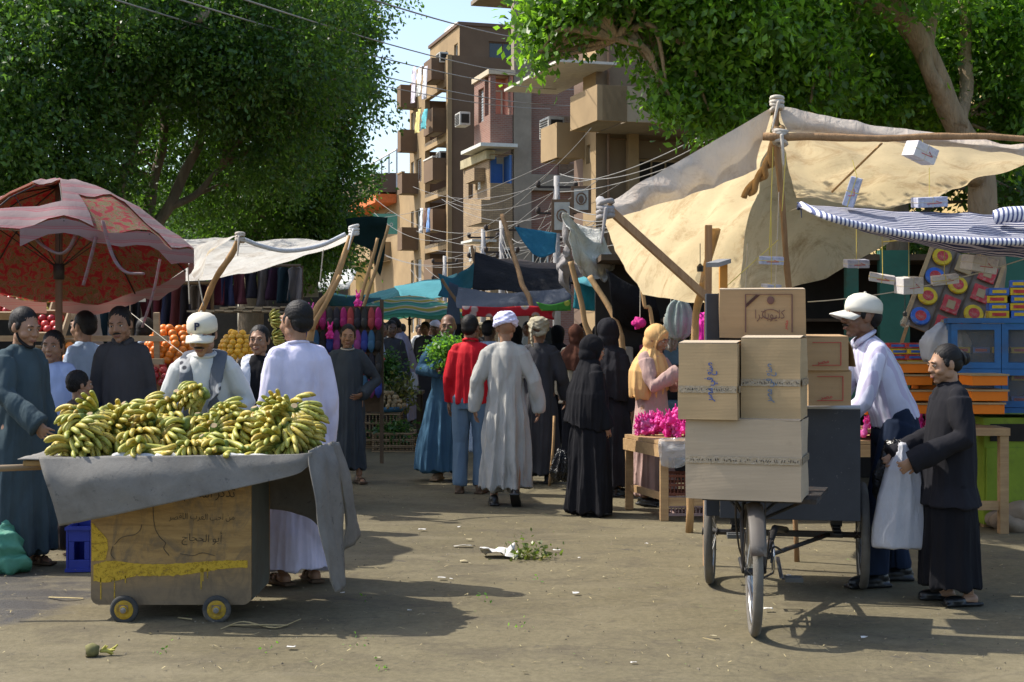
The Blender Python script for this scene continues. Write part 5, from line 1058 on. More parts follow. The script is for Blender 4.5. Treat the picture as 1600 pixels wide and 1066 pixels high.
m.tube([M@V((-.062,-.086,.012)),M@V((-.074,-.02,.01))],.003,5); m.tube([M@V((.062,-.086,.012)),M@V((.074,-.02,.01))],.003,5); vm.S(m.build('sunglasses',mat('dark_lens',(.01,.01,.01),.1,spec=.8),vm.e,smooth=True).data)
Person(405,11.4,-4,'boy in black top and white patterned scarf behind the seller',h=1.64).body().galabeya(black).scarf(scarfw).hair().shoes(leather)
Person(464,8.98,-146,'tall man in white robe, back turned, at the right end of the cart','mid',h=1.79,head=(14,0,0)).body().galabeya(lilac,flare=1.12,wid=1.06,collar=lilac).hair(vol=.98).shoes(sandal,'sandal')
Person(543,14.8,14,'young man in a dark slate robe, hand at his waist, right of the cart','mid',h=1.66,head=(-8,4,3),arms={('el',1):(.36,.06,1.12),('wr',1):(.17,-.13,.98),('hd',1):(-.8,-.3,-.3),('el',-1):(-.25,.03,1.12),('wr',-1):(-.24,-.04,.88)},legs={('an',1):(.12,-.07,.09),('kn',1):(.11,-.05,.5)}).body().galabeya(slate2,hem=.16,collar=greyw).hair().shoes(sandal,'sandal')
# walkers
hm=Person(700,15.1,-8,'balding man in a denim blue robe carrying a bunch of green herbs','dark',h=1.77,head=(4,3,0),arms={('el',-1):(-.30,-.06,1.16),('wr',-1):(-.08,-.28,1.16),('hd',-1):(.6,-.4,.6),('el',1):(.26,.02,1.14),('wr',1):(.14,-.26,1.14),('hd',1):(-.6,-.4,.5)}); hm.body(moust=greyhair).beard(greyhair).galabeya(denimr,flare=1.25,hemoff=(-.10,-.02),sw=1.1).shoes(fb('shoe_tan',(.28,.2,.12)))
Person(735,13.9,172,'man in a bright red jacket and blue jeans walking away','dark',h=1.75,head=(-12,0,0)).body(eyes=False).trousers(jeans,wid=1.0).shirt(red,hem=.86,sw=1.15,wid=1.10,fold=.013).hair().shoes(sandal)
Person(790,12.95,177,'man in pale grey robe and white turban walking up the lane','mid',h=1.75,arms={('el',1):(.29,.05,1.13),('wr',1):(.31,.0,.90),('el',-1):(-.29,.03,1.13),('wr',-1):(-.33,-.05,.90)},legs={('an',-1):(-.10,.15,.13),('kn',-1):(-.11,.02,.50),('toe',-1):(-.05,-.75,-.6)}).body(eyes=False).galabeya(greyw,flare=1.10,sw=1.0,hem=.16,fold=.028).turban(turw,seed=2).shoes(leather)
gm_=Person(842,14.8,174,'man in a charcoal robe and beige turban, leaning on a cane','dark',h=1.72,arms={('el',-1):(-.27,-.02,1.12),('wr',-1):(-.30,-.14,.92)}); gm_.body(eyes=False).galabeya(char,flare=1.08,sw=1.1).turban(turb,tail=True,seed=4,loose=.002).shoes(leather)
ab=Person(922,12.3,118,'woman in a long black abaya, face in profile, left of the sweets table','mid',h=1.55,head=(-10,12,0),wid=.98); ab.body(fem=True).galabeya(black,flare=1.30,hem=.03,sw=1.2,fold=.03).hijab(black,drape=.62,cape=1.08,loose=1.04).shoes(leather)
Person(952,13.7,150,'taller veiled woman in black standing behind the other black abaya','mid',h=1.70).body(eyes=False).galabeya(blackt,flare=1.2,hem=.10,sw=1.1).hijab(blackt,drape=.5,loose=1.08).shoes(leather)
Person(1020,13.0,52,'woman in mustard headscarf and rose robe by the pink sweets','mid',h=1.66,head=(4,22,0),arms={('el',-1):(-.24,-.14,1.14),('wr',-1):(-.10,-.32,1.27),('hd',-1):(.4,-.7,.5),('el',1):(.22,-.12,1.14),('wr',1):(.05,-.30,1.2),('hd',1):(-.5,-.6,.3),('pn',-1):(0,0,1),('pn',1):(0,0,1)}).body(fem=True).galabeya(rose,flare=1.15,sw=1.1).hijab(mustard,drape=.40,cape=1.05).shoes(leather)
Person(900,17.2,172,'woman in brown headscarf and cream top, seen from behind','mid',h=1.66,vox=.013).body(eyes=False).galabeya(creamt,hem=.75).trousers(blackt).hijab(brownh,drape=.35).shoes(leather)
# right foreground
lm_=Person(1398,8.95,-84,'man in a white cap and striped shirt leaning over the cargo tricycle','dark',h=1.86,lean=21,head=(0,-12,0),arms={('el',1):(.23,-.20,1.17),('wr',1):(.17,-.42,1.06),('hd',1):(0,-.7,-.5),('el',-1):(-.23,-.2,1.17),('wr',-1):(-.17,-.42,1.06),('hd',-1):(0,-.7,-.5)},legs={('an',1):(.11,-.16,.08),('kn',1):(.11,-.14,.5),('an',-1):(-.1,.06,.08)}); lm_.body(moust=True).trousers(jeansd,wid=1.06).shirt(shirts,hem=.96,wid=1.03,fold=.009,slen=.95).hair(vol=.92).cap(capw).shoes(leather)
wl=Person(1482,8.32,-86,'woman in black tunic and skirt, hair in a bun, holding bags','lite',h=1.52,wid=1.22,head=(4,10,0),arms={('el',1):(.30,.0,1.13),('wr',1):(.22,-.30,.98),('hd',1):(-.2,-.8,-.5),('el',-1):(-.30,.0,1.13),('wr',-1):(-.20,-.30,.98),('hd',-1):(.2,-.8,-.5),('curl',1):.9,('curl',-1):.9},legs={('an',1):(.10,.10,.08),('kn',1):(.1,.03,.5)}); wl.body(fem=True).galabeya(black,hem=.12,sleeve=False,flare=1.12,name='skirt',fold=.02,wid=.93).galabeya(blackt,hem=.66,wid=1.04,belly=.02,sw=1.1,name='tunic',collar=blackt,fold=.016).hair(bun=True).shoes(leather,'mule')
# background crowd
BG='people in the far market crowd'
def bgp(px,Y,yaw,lab,skin,h,outfit,hat=None,group=None,**k):
    p=Person(px,Y,yaw,lab,skin,h=h,vox=.015,**k); p.body(eyes=abs(yaw)<100,hands=(1,1)); 
    if isinstance(outfit,tuple): p.trousers(outfit[1]).shirt(outfit[0],hem=.88)
    else: p.galabeya(outfit,flare=1.08,wid=1.02)
    if hat is None: p.hair()
    elif hat[0]=='t': p.turban(hat[1],seed=int(px))
    elif hat[0]=='h': p.hijab(hat[1],drape=.4)
    elif hat[0]=='b': pass
    p.shoes(leather); return p
bgp(577,20,6,'man in a pale blue shirt facing the viewer beyond the slate robed youth','mid',1.78,(ltblue2,char))
bgp(520,16.5,-10,'figure in a khaki robe with a white turban half hidden by the slate robed youth','dark',1.68,khaki,('t',white))
bgp(229,13.5,165,'man in a light shirt seen from behind under the white awning','dark',1.72,(ltblue2,char))
bgp(272,13.4,0,'orange seller low behind his fruit heap on the left','dark',1.56,khaki)
bgp(480,12.6,-60,'dark haired boy half hidden behind the white robed man','dark',1.5,char)
bp=bgp(636,23.5,-84,'stooping man in a dusty mauve robe holding a white plastic bag','vdark',1.84,purp,lean=14,head=(0,25,0))
bgp(612,21,20,'man in a dark vest in the crowd under the striped beach umbrella','vdark',1.74,char)
bgp(664,26,-20,'bearded man in dark clothes behind the stooping mauve robe','dark',1.75,char)
bgp(680,27.5,10,'man in a lilac blue turban behind the herb carrier','vdark',1.76,slate2,('t',turw))
bgp(764,17.5,160,'dark haired man partly hidden between the red jacket and white turban','vdark',1.72,ltblue2)
bgp(806,18.5,172,'figure in a teal dress and black veil beyond the white turban','mid',1.66,tealc,('h',black))
bgp(872,18.8,165,'veiled woman in black beyond the beige turban','mid',1.66,black,('h',black))
bgp(995,15.6,-30,'brown faced man in a grey green turban left of the mustard headscarf','dark',1.66,khaki,('t',turb))
bgp(590,31,160,'man in white far down the lane left of the beach umbrella pole','dark',1.74,white)
bgp(628,33,-150,'man in khaki far down the lane below the beach umbrella','dark',1.74,khaki)
bgp(655,35,30,'figure in a pale robe deepest in the crowd, right of the beach umbrella pole','dark',1.72,pale)
bgp(718,24,170,'figure in black beyond the herb carrier and the red jacket','dark',1.7,black,('h',blackt))
bgp(545,26,20,'man in a grey shirt far down the lane behind the slate robed youth','dark',1.74,(greyw,char))
bgp(604,27,-100,'man in white with dark vest deep in the crowd','dark',1.74,white)

for (px,Y,yaw,lab,h,of,hat) in ((566,24,150,'man in a brown robe deep in the lane behind the dark poles',1.72,khaki,None),(598,24,30,'man with grey scarf beyond the herb heap, left of the stooping man',1.73,(greyw,char),None),(735,21,20,'man facing the viewer in the gap left of the red flowered cloth',1.7,ltblue2,None),(750,27,160,'man in a cream turban deep behind the red jacket',1.72,char,('t',turb)),(824,24,-10,'man in pale robe between the white and the beige turbans',1.74,pale,None),(858,25,170,'veiled figure in dark teal beyond the beige turban',1.64,slate2,('h',slate2)),(912,21,20,'man in a khaki robe in the shade behind the brown headscarf',1.7,khaki,None),(936,19,175,'woman in black in the deep shade behind the abayas',1.66,black,('h',blackt)),(672,38,0,'tiny figure in blue at the far end of the lane',1.7,ltblue,None),(700,31,160,'figure in dark clothes far beyond the herb carrier',1.72,char,None)):
    bgp(px,Y,yaw,lab,'dark',h,of,hat)
# ================================================================ banana cart
ply=NT('weathered_plywood'); v=ply.coord(); vs_=ply.coord((1.2,1.2,7)); n=ply.noise(vs_,4,6,.7,.6); cc=ply.ramp(n,[(.25,(.20,.115,.035)),(.6,(.36,.22,.075)),(.8,(.44,.28,.10))])
sp=ply.new('ShaderNodeSeparateXYZ'); ply.l.new(v,sp.inputs[0]); zz_=sp.outputs[2]
low=ply.ramp(ply.math('ADD',zz_,ply.math('MULTIPLY',ply.noise(v,6,5,.7),.10)),[(.22,(1,1,1)),(.40,(0,0,0))]); cc=ply.mix(ply.math('MULTIPLY',low,.75),cc,(.16,.125,.085))
st=ply.ramp(ply.noise(ply.coord((1,1,.45)),7,7,.75,1.2),[(.47,(0,0,0)),(.66,(.85,.85,.85))]); cc=ply.mix(st,cc,(.12,.09,.055)); ply.col(cc); ply.set(Roughness=.75); ply.bump(n,.25,.004); ply=ply.mat
ypaint=NT('yellow_spray_paint'); ypaint.col((.50,.32,.015)); ypaint.set(Roughness=.65); ypaint.l.new(ypaint.ramp(ypaint.noise(ypaint.coord((1,1,1.3)),26,8,.8,.5),[(.36,(.15,.15,.15)),(.52,(1,1,1))]),ypaint.bsdf.inputs['Alpha']); ypaint=ypaint.mat; gcloth=NT('grey_blanket'); v=gcloth.coord(); cc=gcloth.ramp(gcloth.noise(v,5,7,.75,.4),[(.3,(.135,.128,.115)),(.7,(.215,.205,.185))]); f=gcloth.ramp(gcloth.noise(v,22,4,.7),[(.62,(0,0,0)),(.68,(1,1,1))]); cc=gcloth.mix(gcloth.math('MULTIPLY',f,.6),cc,(.07,.07,.07)); gcloth.col(cc); gcloth.set(Roughness=.95); gcloth.bump(gcloth.noise(v,60,6,.8),.5,.006); gcloth=gcloth.mat
ink=mat('black_marker',(.055,.04,.025),.8); steel=mat('worn_steel',(.25,.24,.23),.45,.3,9,metal=.7); rub=mat('old_rubber',(.05,.05,.048),.85,.3,12,dirt=(.16,.14,.11))
CX,CY=-1.87,8.1
bc=empty('banana_cart',(CX,CY,0),0,'wooden handcart with yellow sprayed stripe and small yellow wheels, spread with a grey blanket','cart')
x0,x1,y0,y1,zb,zt=-.44,.44,-.30,.30,.09,.86
def rbox_panel(y,th,name):
    r=.045; o=[]
    for cx_,cz_,a0 in ((x1-r,zb+r,-90),(x1-.01,zt-.01,0),(x0+.01,zt-.01,90),(x0+r,zb+r,180)):
        rr_=r if cz_<.5 else .01
        for k in range(5): a=R(a0+k*22.5); o.append((cx_+rr_*math.cos(a),cz_+rr_*math.sin(a)))
    mb=MB(); n=len(o); mb.add([(a,y,b) for a,b in o]+[(a,y+th,b) for a,b in o],[tuple(range(n)),tuple(range(2*n-1,n-1,-1))]+[((i+1)%n,i,i+n,(i+1)%n+n) for i in range(n)]); return mb.build(name,ply,bc)
fp=rbox_panel(y0,.02,'front_panel'); rbox_panel(y1-.02,.02,'back_panel')
grp_=mat('grey_green_paint',(.13,.14,.12),.8,.2,4,.3,20,dirt=(.12,.09,.06))
for s,mm in ((x0+.012,ply),(x1-.012,grp_)): mb=MB(); mb.box((s,0,(zb+zt)/2+.01),(.02,.556,zt-zb-.02)); mb.build('side_panel',mm,bc)
mb=MB(); mb.box((0,0,zb+.03),(.84,.55,.02)); mb.build('floor_panel',ply,bc)
mb=MB(); mb.box((0,.03,.875),(1.56,.86,.03)); mb.build('table_top',ply,bc,bevel=.006)
mb=MB(); mb.tube([(-.76,-.12,.83),(-1.2,-.14,.815),(-1.45,-.14,.82)],[.018,.02,.022],9); mb.build('handle',wood('handle_wood',(.38,.28,.17),(.25,.18,.1),axis=0),bc,smooth=True)
# spray paint: ragged stripe, patch at the left, drips -- thin film on the panel
def film(pts,mm,name,par,y=y0-.0025):
    mb=MB(); n=len(pts); mb.add([(a,y,b) for a,b in pts]+[(a,y+.0018,b) for a,b in pts],[tuple(range(n)),tuple(range(2*n-1,n-1,-1))]+[((i+1)%n,i,i+n,(i+1)%n+n) for i in range(n)]); return mb.build(name,mm,par)
top_=[];bot=[]
for k in range(61):
    t=k/60; x=-.425+.845*t; c=.268+.045*t+ .006*math.sin(t*9); h=.030+.024*math.exp(-((t-.10)/.12)**2)-.012*sm(.55,1,t); j=.006*noise.noise(V((t*40,0,0))); j2=.008*noise.noise(V((t*34,5,0)))
    top_.append((x,c+h+j)); bot.append((x,c-h*1.15+j2))
film(bot+top_[::-1],ypaint,'paint_stripe',fp)
film([(-.434,.33),(-.36,.335),(-.345,.40),(-.35,.45),(-.375,.48),(-.40,.505),(-.425,.535),(-.436,.54)],ypaint,'paint_patch',fp)
mb=MB()
for x,z0_,z1_ in ((-.385,.24,.12),(-.31,.24,.125),(.165,.29,.175),(.20,.29,.235),(.175,.29,.22),(-.25,.25,.21)): mb.box((x,y0-.0016,(z0_+z1_)/2),(.0055,.0018,z0_-z1_))
mb.build('paint_drip',ypaint,fp)
for txt,px,z,wd,sz in (('تذكر المعلم وليد',.15,.70,.40,.075),('من احب العرب الاقصر',.17,.575,.36,.05),('أبو الحجاج',.17,.455,.22,.06)):
    lettering(arab(txt),sz,ink,Matrix.Translation((px,y0-.002,z-.02))@Matrix.Rotation(R(90),4,'X')@Matrix.Rotation(R(-1.5),4,'Z'),fp,'writing',width=wd,bold=-.0006,wob=.012)
mb=MB()
for q in ([(-.31,.42),(-.27,.46),(-.2,.475),(-.17,.50),(-.16,.53)],[(-.10,.64),(-.09,.52),(-.06,.46),(-.03,.43),(-.04,.40),(-.01,.36)],[(-.33,.60),(-.29,.63),(-.26,.67)],[(.05,.37),(.12,.36),(.17,.375),(.24,.36)],[(-.32,.41),(-.33,.37),(-.31,.34)]):
    mb.tube([(a,y0-.002,b) for a,b in spline([(x,y,0) for x,y in q],4) and [(p.x,p.y) for p in spline([(x,y,0) for x,y in q],4)]],.0028,5,flat=.5)
mb.build('scribble',mat('grey_scribble',(.07,.06,.05),.9),fp)
for i,(wx,wy) in enumerate(((-.245,-.345),(.26,-.345),(-.245,.24),(.26,.24))):
    Mw=Matrix.Translation((wx,wy,.072))@Matrix.Rotation(R(90),4,'X'); mb=MB(); mb.tube([Mw@V((.062*math.cos(a),.062*math.sin(a),0)) for a in [j*.262 for j in range(24)]],[(.011,.017)]*24,8,closed=True); wh=mb.build('wheel',rub,bc,smooth=True)
    mb=MB(); mb.lathe([(.052,-.010),(.052,.010),(.040,.014),(.024,.012),(.022,.02),(.012,.022),(.001,.022)],24,Mw); mb.build('hub',mat('yellow_hub',(.40,.25,.02),.7,.35,40,dirt=(.15,.1,.05)),wh,smooth=False)
    mb=MB(); mb.lathe([(.016,.020),(.016,.026),(.009,.027),(.008,.034),(.001,.034)],16,Mw); mb.build('bearing',steel,wh)
mb=MB(); 
for wx in (-.245,.26): mb.box((wx,-.05,.085),(.05,.62,.03))
mb.build('axle_beam',ply,bc)
# blanket (rests on the cart)
bl=empty('blanket',(0,0,0),0,'grey dirty blanket spread under the bananas and hanging off the cart','blanket')
zT=.895; L_=lambda x,y,z: V((CX+x,CY+y,z))
cloth([[L_(-.80,-.42,zT),L_(-.3,-.42,zT),(L_(.3,-.42,zT)),L_(.80,-.42,zT+.0)],[L_(-.80,0,zT+.005),L_(-.3,0,zT+.005),L_(.3,0,zT+.005),L_(.81,0,zT+.01)],[L_(-.80,.46,zT),L_(-.3,.46,zT),L_(.3,.46,zT),L_(.81,.46,zT+.015)]],gcloth,'top_sheet',bl,n=12,m=10,amp=.006,freq=6,seed=41,thick=.006)
def f_(px,py,Y=7.62): return P(px,py,Y)
cloth([[f_(60,714,7.66),f_(150,713,7.65),f_(260,712),f_(370,711),f_(455,710),f_(489,707)],[f_(70,750,7.60),f_(160,745,7.58),f_(265,738,7.58),f_(372,729,7.6),f_(455,722,7.6),f_(486,715)],[f_(82,786,7.60),f_(168,775,7.57),f_(270,762,7.57),f_(374,746,7.59),f_(456,733,7.6),f_(484,722)],[f_(93,822,7.63),f_(175,806,7.58),f_(275,784,7.57),f_(376,762,7.58),f_(458,743,7.6),f_(482,729)]],gcloth,'front_drape',bl,n=10,m=8,amp=.010,freq=4,seed=42,thick=.007)
cloth([[f_(484,704,7.62),f_(500,696,7.75),f_(520,690,7.95)],[f_(487,740,7.58),f_(505,738,7.66),f_(530,735,7.85)],[f_(497,820,7.56),f_(512,822,7.62),f_(536,820,7.8)],[f_(512,885,7.55),f_(520,888,7.6),f_(538,882,7.75)],[f_(520,921,7.6),f_(527,926,7.6),f_(538,918,7.7)]],gcloth,'side_drape',bl,n=8,m=7,amp=.02,freq=5,seed=43,thick=.007,stretch=(2,2,.3))
cloth([[f_(518,690,7.9),f_(530,690,8.2),f_(522,694,8.5)],[f_(532,745,7.95),f_(545,742,8.25),f_(535,745,8.55)],[f_(543,810,8.0),f_(555,800,8.3),f_(545,800,8.6)],[f_(541,862,8.05),f_(562,838,8.35),f_(552,825,8.65)]],gcloth,'side_drape',bl,n=7,m=7,amp=.02,freq=4,seed=44,thick=.007,stretch=(2,2,.3))
cloth([[f_(420,722,8.52),f_(455,720,8.52),f_(495,718,8.50),f_(520,706,8.5)],[f_(420,760,8.55),f_(455,756,8.56),f_(495,755,8.55),f_(525,760,8.55)],[f_(421,795,8.56),f_(455,800,8.58),f_(490,815,8.56),f_(515,850,8.6)]],gcloth,'back_drape',bl,n=7,m=7,amp=.02,freq=4,seed=45,thick=.007)
# bananas
bm_=NT('banana_skin'); v=bm_.coord(); g=bm_.new('ShaderNodeNewGeometry'); oi=bm_.new('ShaderNodeObjectInfo'); cc=bm_.ramp(bm_.noise(v,16,4,.6),[(.3,(.36,.30,.045)),(.6,(.50,.42,.08)),(.8,(.30,.32,.055))])
k_=bm_.ramp(oi.outputs['Random'],[(0,(.62,.78,.6)),(.3,(.8,.95,.9)),(.6,(1,1,1)),(.9,(1.05,.92,.7)),(1,(.75,.6,.45))]); cc=bm_.mix(1,cc,k_,'MULTIPLY')
sp_=bm_.ramp(bm_.noise(v,75,3,.7,.4),[(.55,(0,0,0)),(.64,(1,1,1))]); cc=bm_.mix(bm_.math('MULTIPLY',sp_,.8),cc,(.09,.05,.02)); sx=bm_.new('ShaderNodeSeparateXYZ'); bm_.l.new(v,sx.inputs[0])
e_=bm_.ramp(sx.outputs[0],[(0,(1,1,1)),(.045,(0,0,0))]); cc=bm_.mix(e_,cc,(.17,.24,.05)); e2=bm_.ramp(sx.outputs[0],[(.168,(0,0,0)),(.178,(1,1,1))]); cc=bm_.mix(e2,cc,(.05,.035,.02)); bm_.col(cc); bm_.set(Roughness=.52); bm_=bm_.mat
stemm=mat('banana_stalk_green',(.14,.19,.045),.6,.3,20); cutm=mat('banana_stalk_cut',(.33,.25,.15),.9,.2,40)
def banana_mesh(seed):
    r=random.Random(seed); L=.182*r.uniform(.92,1.06); c=r.uniform(1.15,1.6); pts=[];rs=[]
    for i in range(12):
        t=i/11; a=c*(t-.0); pts.append(V((L*math.sin(a)/c*.98,0,L*(math.cos(a)-1)/c))); 
        q=.0172*(min(1,t/.22)**.6*.72+.28)*(1-max(0,(t-.82)/.18)**1.6*.74) if t>.06 else .008
        rs.append((q*1.02,q))
    mb=MB(); mb.tube(pts,rs,7,up=(0,1,0)); me=mb.mesh('banana',True); me.materials.append(bm_); return me
BM=[banana_mesh(i) for i in range(6)]
def bunch_proto(seed,n1=7,n2=6):
    r=random.Random(seed); e=empty('banana_bunch',(0,0,0),0,'bunch of spotted yellow bananas with a cut green stalk piled on the cart','bananas','banana bunches heaped on the cart')
    mb=MB(); mb.tube([(0,0,-.035),(0,0,0),(0,0,.03),(0,0,.045)],[.024,.032,.027,.024],9); st_=mb.build('stalk',stemm,e,smooth=True); mb=MB(); mb.tube([(0,0,.0452),(0,0,.047)],[.021,.0205],9); mb.build('cut_end',cutm,st_)
    for tier,(n_,el,zo) in enumerate(((n1,R(6),-.014),(n2,R(27),.010))):
        for i in range(n_):
            a=R(-44)+R(88)*(i+.5*tier*.8)/(n_-1)+r.uniform(-.03,.03); o=bpy.data.objects.new('banana',r.choice(BM)); link(o,e)
            o.matrix_local=Matrix.Translation((.034*math.cos(a*1.3)-.01,.040*math.sin(a*1.3),zo))@Matrix.Rotation(a,4,'Z')@Matrix.Rotation(-el+r.uniform(-.06,.06),4,'Y')
    return e
protos=[bunch_proto(1),bunch_proto(2,8,6),bunch_proto(3,6,5)]
rb=random.Random(12); spots=[]
def U_(px,Y): return (px-800)/F*Y
# (photo x, height above table, depth) of each bunch: rim of stacked bunches with a hollow in the middle front
for row,(Y,z,xs_) in enumerate(((8.36,1.13,range(158,455,21)),(8.26,1.07,range(135,470,22)),(8.14,1.0,range(128,474,22)),(8.34,1.0,range(135,470,28)),(8.06,.95,range(130,474,24)))):
    for x in xs_: spots.append((U_(x+rb.uniform(-8,8),Y),Y+rb.uniform(-.04,.04),z+rb.uniform(-.025,.025)+(.09 if row==0 and 270<x<345 else 0)-(.05 if row==0 and (x<165 or 330<x<420) else 0),'b'))
for (x,z,Y) in ((120,.95,7.80),(120,1.03,7.84),(126,1.10,7.9),(138,1.0,7.84),(142,1.10,7.97),(125,1.14,8.04),(134,.95,7.80),(150,1.12,8.12),(118,.97,7.95),
                (436,.97,7.82),(462,.98,7.82),(448,1.06,7.86),(464,1.07,7.92),(430,1.04,7.9),(450,1.13,7.98),(436,1.13,8.05),(468,1.0,7.95),(460,1.14,8.10),(470,1.06,8.1),(418,.96,7.86),
                (215,1.0,7.95),(240,1.08,8.1),(190,1.05,8.05),(290,1.06,8.08),(335,1.03,8.05),(380,1.05,8.05),(400,1.12,8.15),(225,.95,7.8),(300,.95,7.8),(350,.95,7.82),(180,.97,7.95),(265,1.0,8.0),(320,.98,7.95)):
    spots.append((U_(x,Y),Y,z,'f'))
for i,(x,y,z,k) in enumerate(spots):
    o=protos[i] if i<3 else copy_tree(protos[i%3]); o.location=(x,y,z)
    outx=(x-CX)/.75
    o.rotation_euler=(R(rb.uniform(-20,20)+(58 if rb.random()<.5 else 20)),R(rb.uniform(-28,30)),R(rb.uniform(-175,-5)) if rb.random()<.75 else rb.uniform(0,6.28))
    s=rb.uniform(.74,.90); o.scale=(s,s,s)
lg='loose bananas along the front of the blanket'
for i in range(34):
    x=rb.uniform(205,425); Y=rb.uniform(7.72,7.86); o=bpy.data.objects.new('banana',BM[i%6]); link(o); o.location=(U_(x,Y),Y,.917+rb.uniform(0,.045)); o.rotation_euler=(R(90+rb.uniform(-25,25)),rb.uniform(-.2,.3),rb.uniform(0,6.28)); tag(o,'loose yellow banana lying on the blanket in front of the heap','banana',lg)
for i,(x,Y,r_) in enumerate(((195,7.70,.3),(222,7.68,-.4),(262,7.7,.8),(365,7.68,.2),(405,7.68,-.3))):
    p=V((U_(x,Y),Y,.905)); o=cloth([[p+V((-.07,-.03,0)),p+V((0,-.035,.012)),p+V((.07,-.03,.002))],[p+V((-.06,.0,.02)),p+V((0,0,.03)),p+V((.07,0,.018))],[p+V((-.06,.05,.004)),p+V((0,.04,.012)),p+V((.06,.05,.002))]],mat('newsprint',(.5,.5,.48),.9,.3,60),'newspaper_scrap',n=4,m=4,amp=.012,freq=14,seed=i,thick=.001); tag(o,'crumpled newspaper scrap lying among the loose bananas','paper','paper scraps under the bananas')
# ================================================================ cargo tricycle
tk=empty('cargo_tricycle',(1.55,8.1,0),0,'old black cargo tricycle with rusty mudguard loaded with cardboard boxes','tricycle'); TO=V(tk.location)
chrome=mat('dull_chrome',(.42,.41,.39),.3,.25,20,metal=.9,dirt=(.2,.12,.07)); fr=mat('frame_dark_metal',(.045,.043,.042),.5,.3,9,metal=.3,dirt=(.12,.07,.04)); binm=NT('black_bin_panel'); v=binm.coord(); cc=binm.ramp(binm.noise(v,3,7,.7),[(.3,(.022,.026,.034)),(.7,(.04,.045,.055))]); f=binm.ramp(binm.noise(v,40,3,.6),[(.68,(0,0,0)),(.73,(1,1,1))]); cc=binm.mix(f,cc,(.12,.12,.12)); binm.col(cc); binm.set(Roughness=.6); binm=binm.mat
tyre=NT('bicycle_tyre'); v=tyre.coord(); cc=tyre.ramp(tyre.noise(v,8,4,.6),[(.3,(.10,.09,.075)),(.7,(.17,.155,.13))]); tyre.col(cc); tyre.set(Roughness=.9); w_=tyre.new('ShaderNodeTexChecker'); w_.inputs['Scale'].default_value=90; tyre.l.new(v,w_.inputs['Vector']); tyre.bump(w_.outputs['Fac'],.6,.003); tyre=tyre.mat
def bwheel(c,r,axis,par,tr=.027,spokes=28):
    c=V(c); ax=V(axis).normalized(); q=ax.to_track_quat('Z','Y').to_matrix().to_4x4(); M=Matrix.Translation(c)@q
    mb=MB(); mb.tube([M@V(((r-tr)*math.cos(a),(r-tr)*math.sin(a),0)) for a in [j*2*math.pi/48 for j in range(48)]],[tr]*48,10,closed=True); wh=mb.build('wheel',tyre,par,smooth=True)
    mb=MB(); mb.tube([M@V(((r-2*tr-.006)*math.cos(a),(r-2*tr-.006)*math.sin(a),0)) for a in [j*2*math.pi/40 for j in range(40)]],[(.012,.019)]*40,8,closed=True); mb.build('rim',chrome,wh,smooth=True)
    mb=MB(); mb.tube([M@V((0,0,-.05)),M@V((0,0,-.04)),M@V((0,0,.04)),M@V((0,0,.05))],[.028,.02,.02,.028],10); mb.build('wheel_hub',fr,wh,smooth=True)
    mb=MB()
    for j in range(spokes):
        a=j*2*math.pi/spokes; b=a+(.5 if j%2 else -.5); s=.038 if j%4<2 else -.038; mb.tube([M@V((.022*math.cos(b),.022*math.sin(b),s)),M@V(((r-2*tr)*math.cos(a),(r-2*tr)*math.sin(a),0))],.0016,4)
    mb.build('spokes',chrome,wh); return wh
fw=V((-.30,-.95,0)).normalized(); sdv=V((fw.y,-fw.x,0))*-1   # fw: towards the single wheel; sdv: to the right
sdv=V((.965,-.17,0)).normalized()
lw=V((1.247,8.95,.33))-TO; rw=V((2.165,8.78,.33))-TO; ax_=(rw-lw).normalized()
for c in (lw,rw): bwheel(c,.33,ax_,tk)
fwp=V((1.268,7.45,.33))-TO; wdir=V((.10,1,0)).normalized(); wax=V((1,-.10,0)).normalized(); bwheel(fwp,.335,wax,tk)
Z_=lambda z: V((0,0,z))
mb=MB(); mb.tube([lw,rw],.018,8); mb.beam(lw+ax_*.12+Z_(.0),rw-ax_*.12,.045,.035); mb.build('axle',fr,tk)
for s_,c in ((1,lw),(-1,rw)):
    mb=MB()
    for k in range(3): mb.box(c+ax_*s_*.16+Z_(.03+k*.014),(.05,.42-k*.1,.011),rot=Matrix((ax_,V((-ax_.y,ax_.x,0)),V((0,0,1)))).transposed())
    mb.box(c+ax_*s_*.16+Z_(.10),(.07,.09,.09),rot=Matrix((ax_,V((-ax_.y,ax_.x,0)),V((0,0,1)))).transposed()); mb.build('leaf_spring',fr,tk,bevel=.003)
# frame tubes
bbk=fwp+wdir*.62+V((.10,0,-.02)); 
mb=MB()
for o_ in (-.055,.055):
    mb.tube([fwp+wax*o_,fwp+wax*o_+wdir*.30+Z_(.02),bbk+wax*o_*.5],[.011,.012,.014],8); mb.tube([fwp+wax*o_,fwp+wax*o_+wdir*.16+Z_(.25),fwp+wdir*.34+Z_(.52)],[.010,.012,.013],8)
mb.tube([bbk,fwp+wdir*.36+Z_(.62)],.018,10); mb.tube([bbk,bbk+wdir*.45+V((.1,0,.10)),(lw+rw)/2+Z_(.02)],[.022,.022,.022],10); mb.tube([fwp+wdir*.40+Z_(.48),(lw+rw)/2+V((-.1,-.25,.2))],.018,10); mb.tube([bbk+V((0,0,0)),rw-ax_*.2],.014,8)
mb.build('frame',fr,tk,smooth=True)
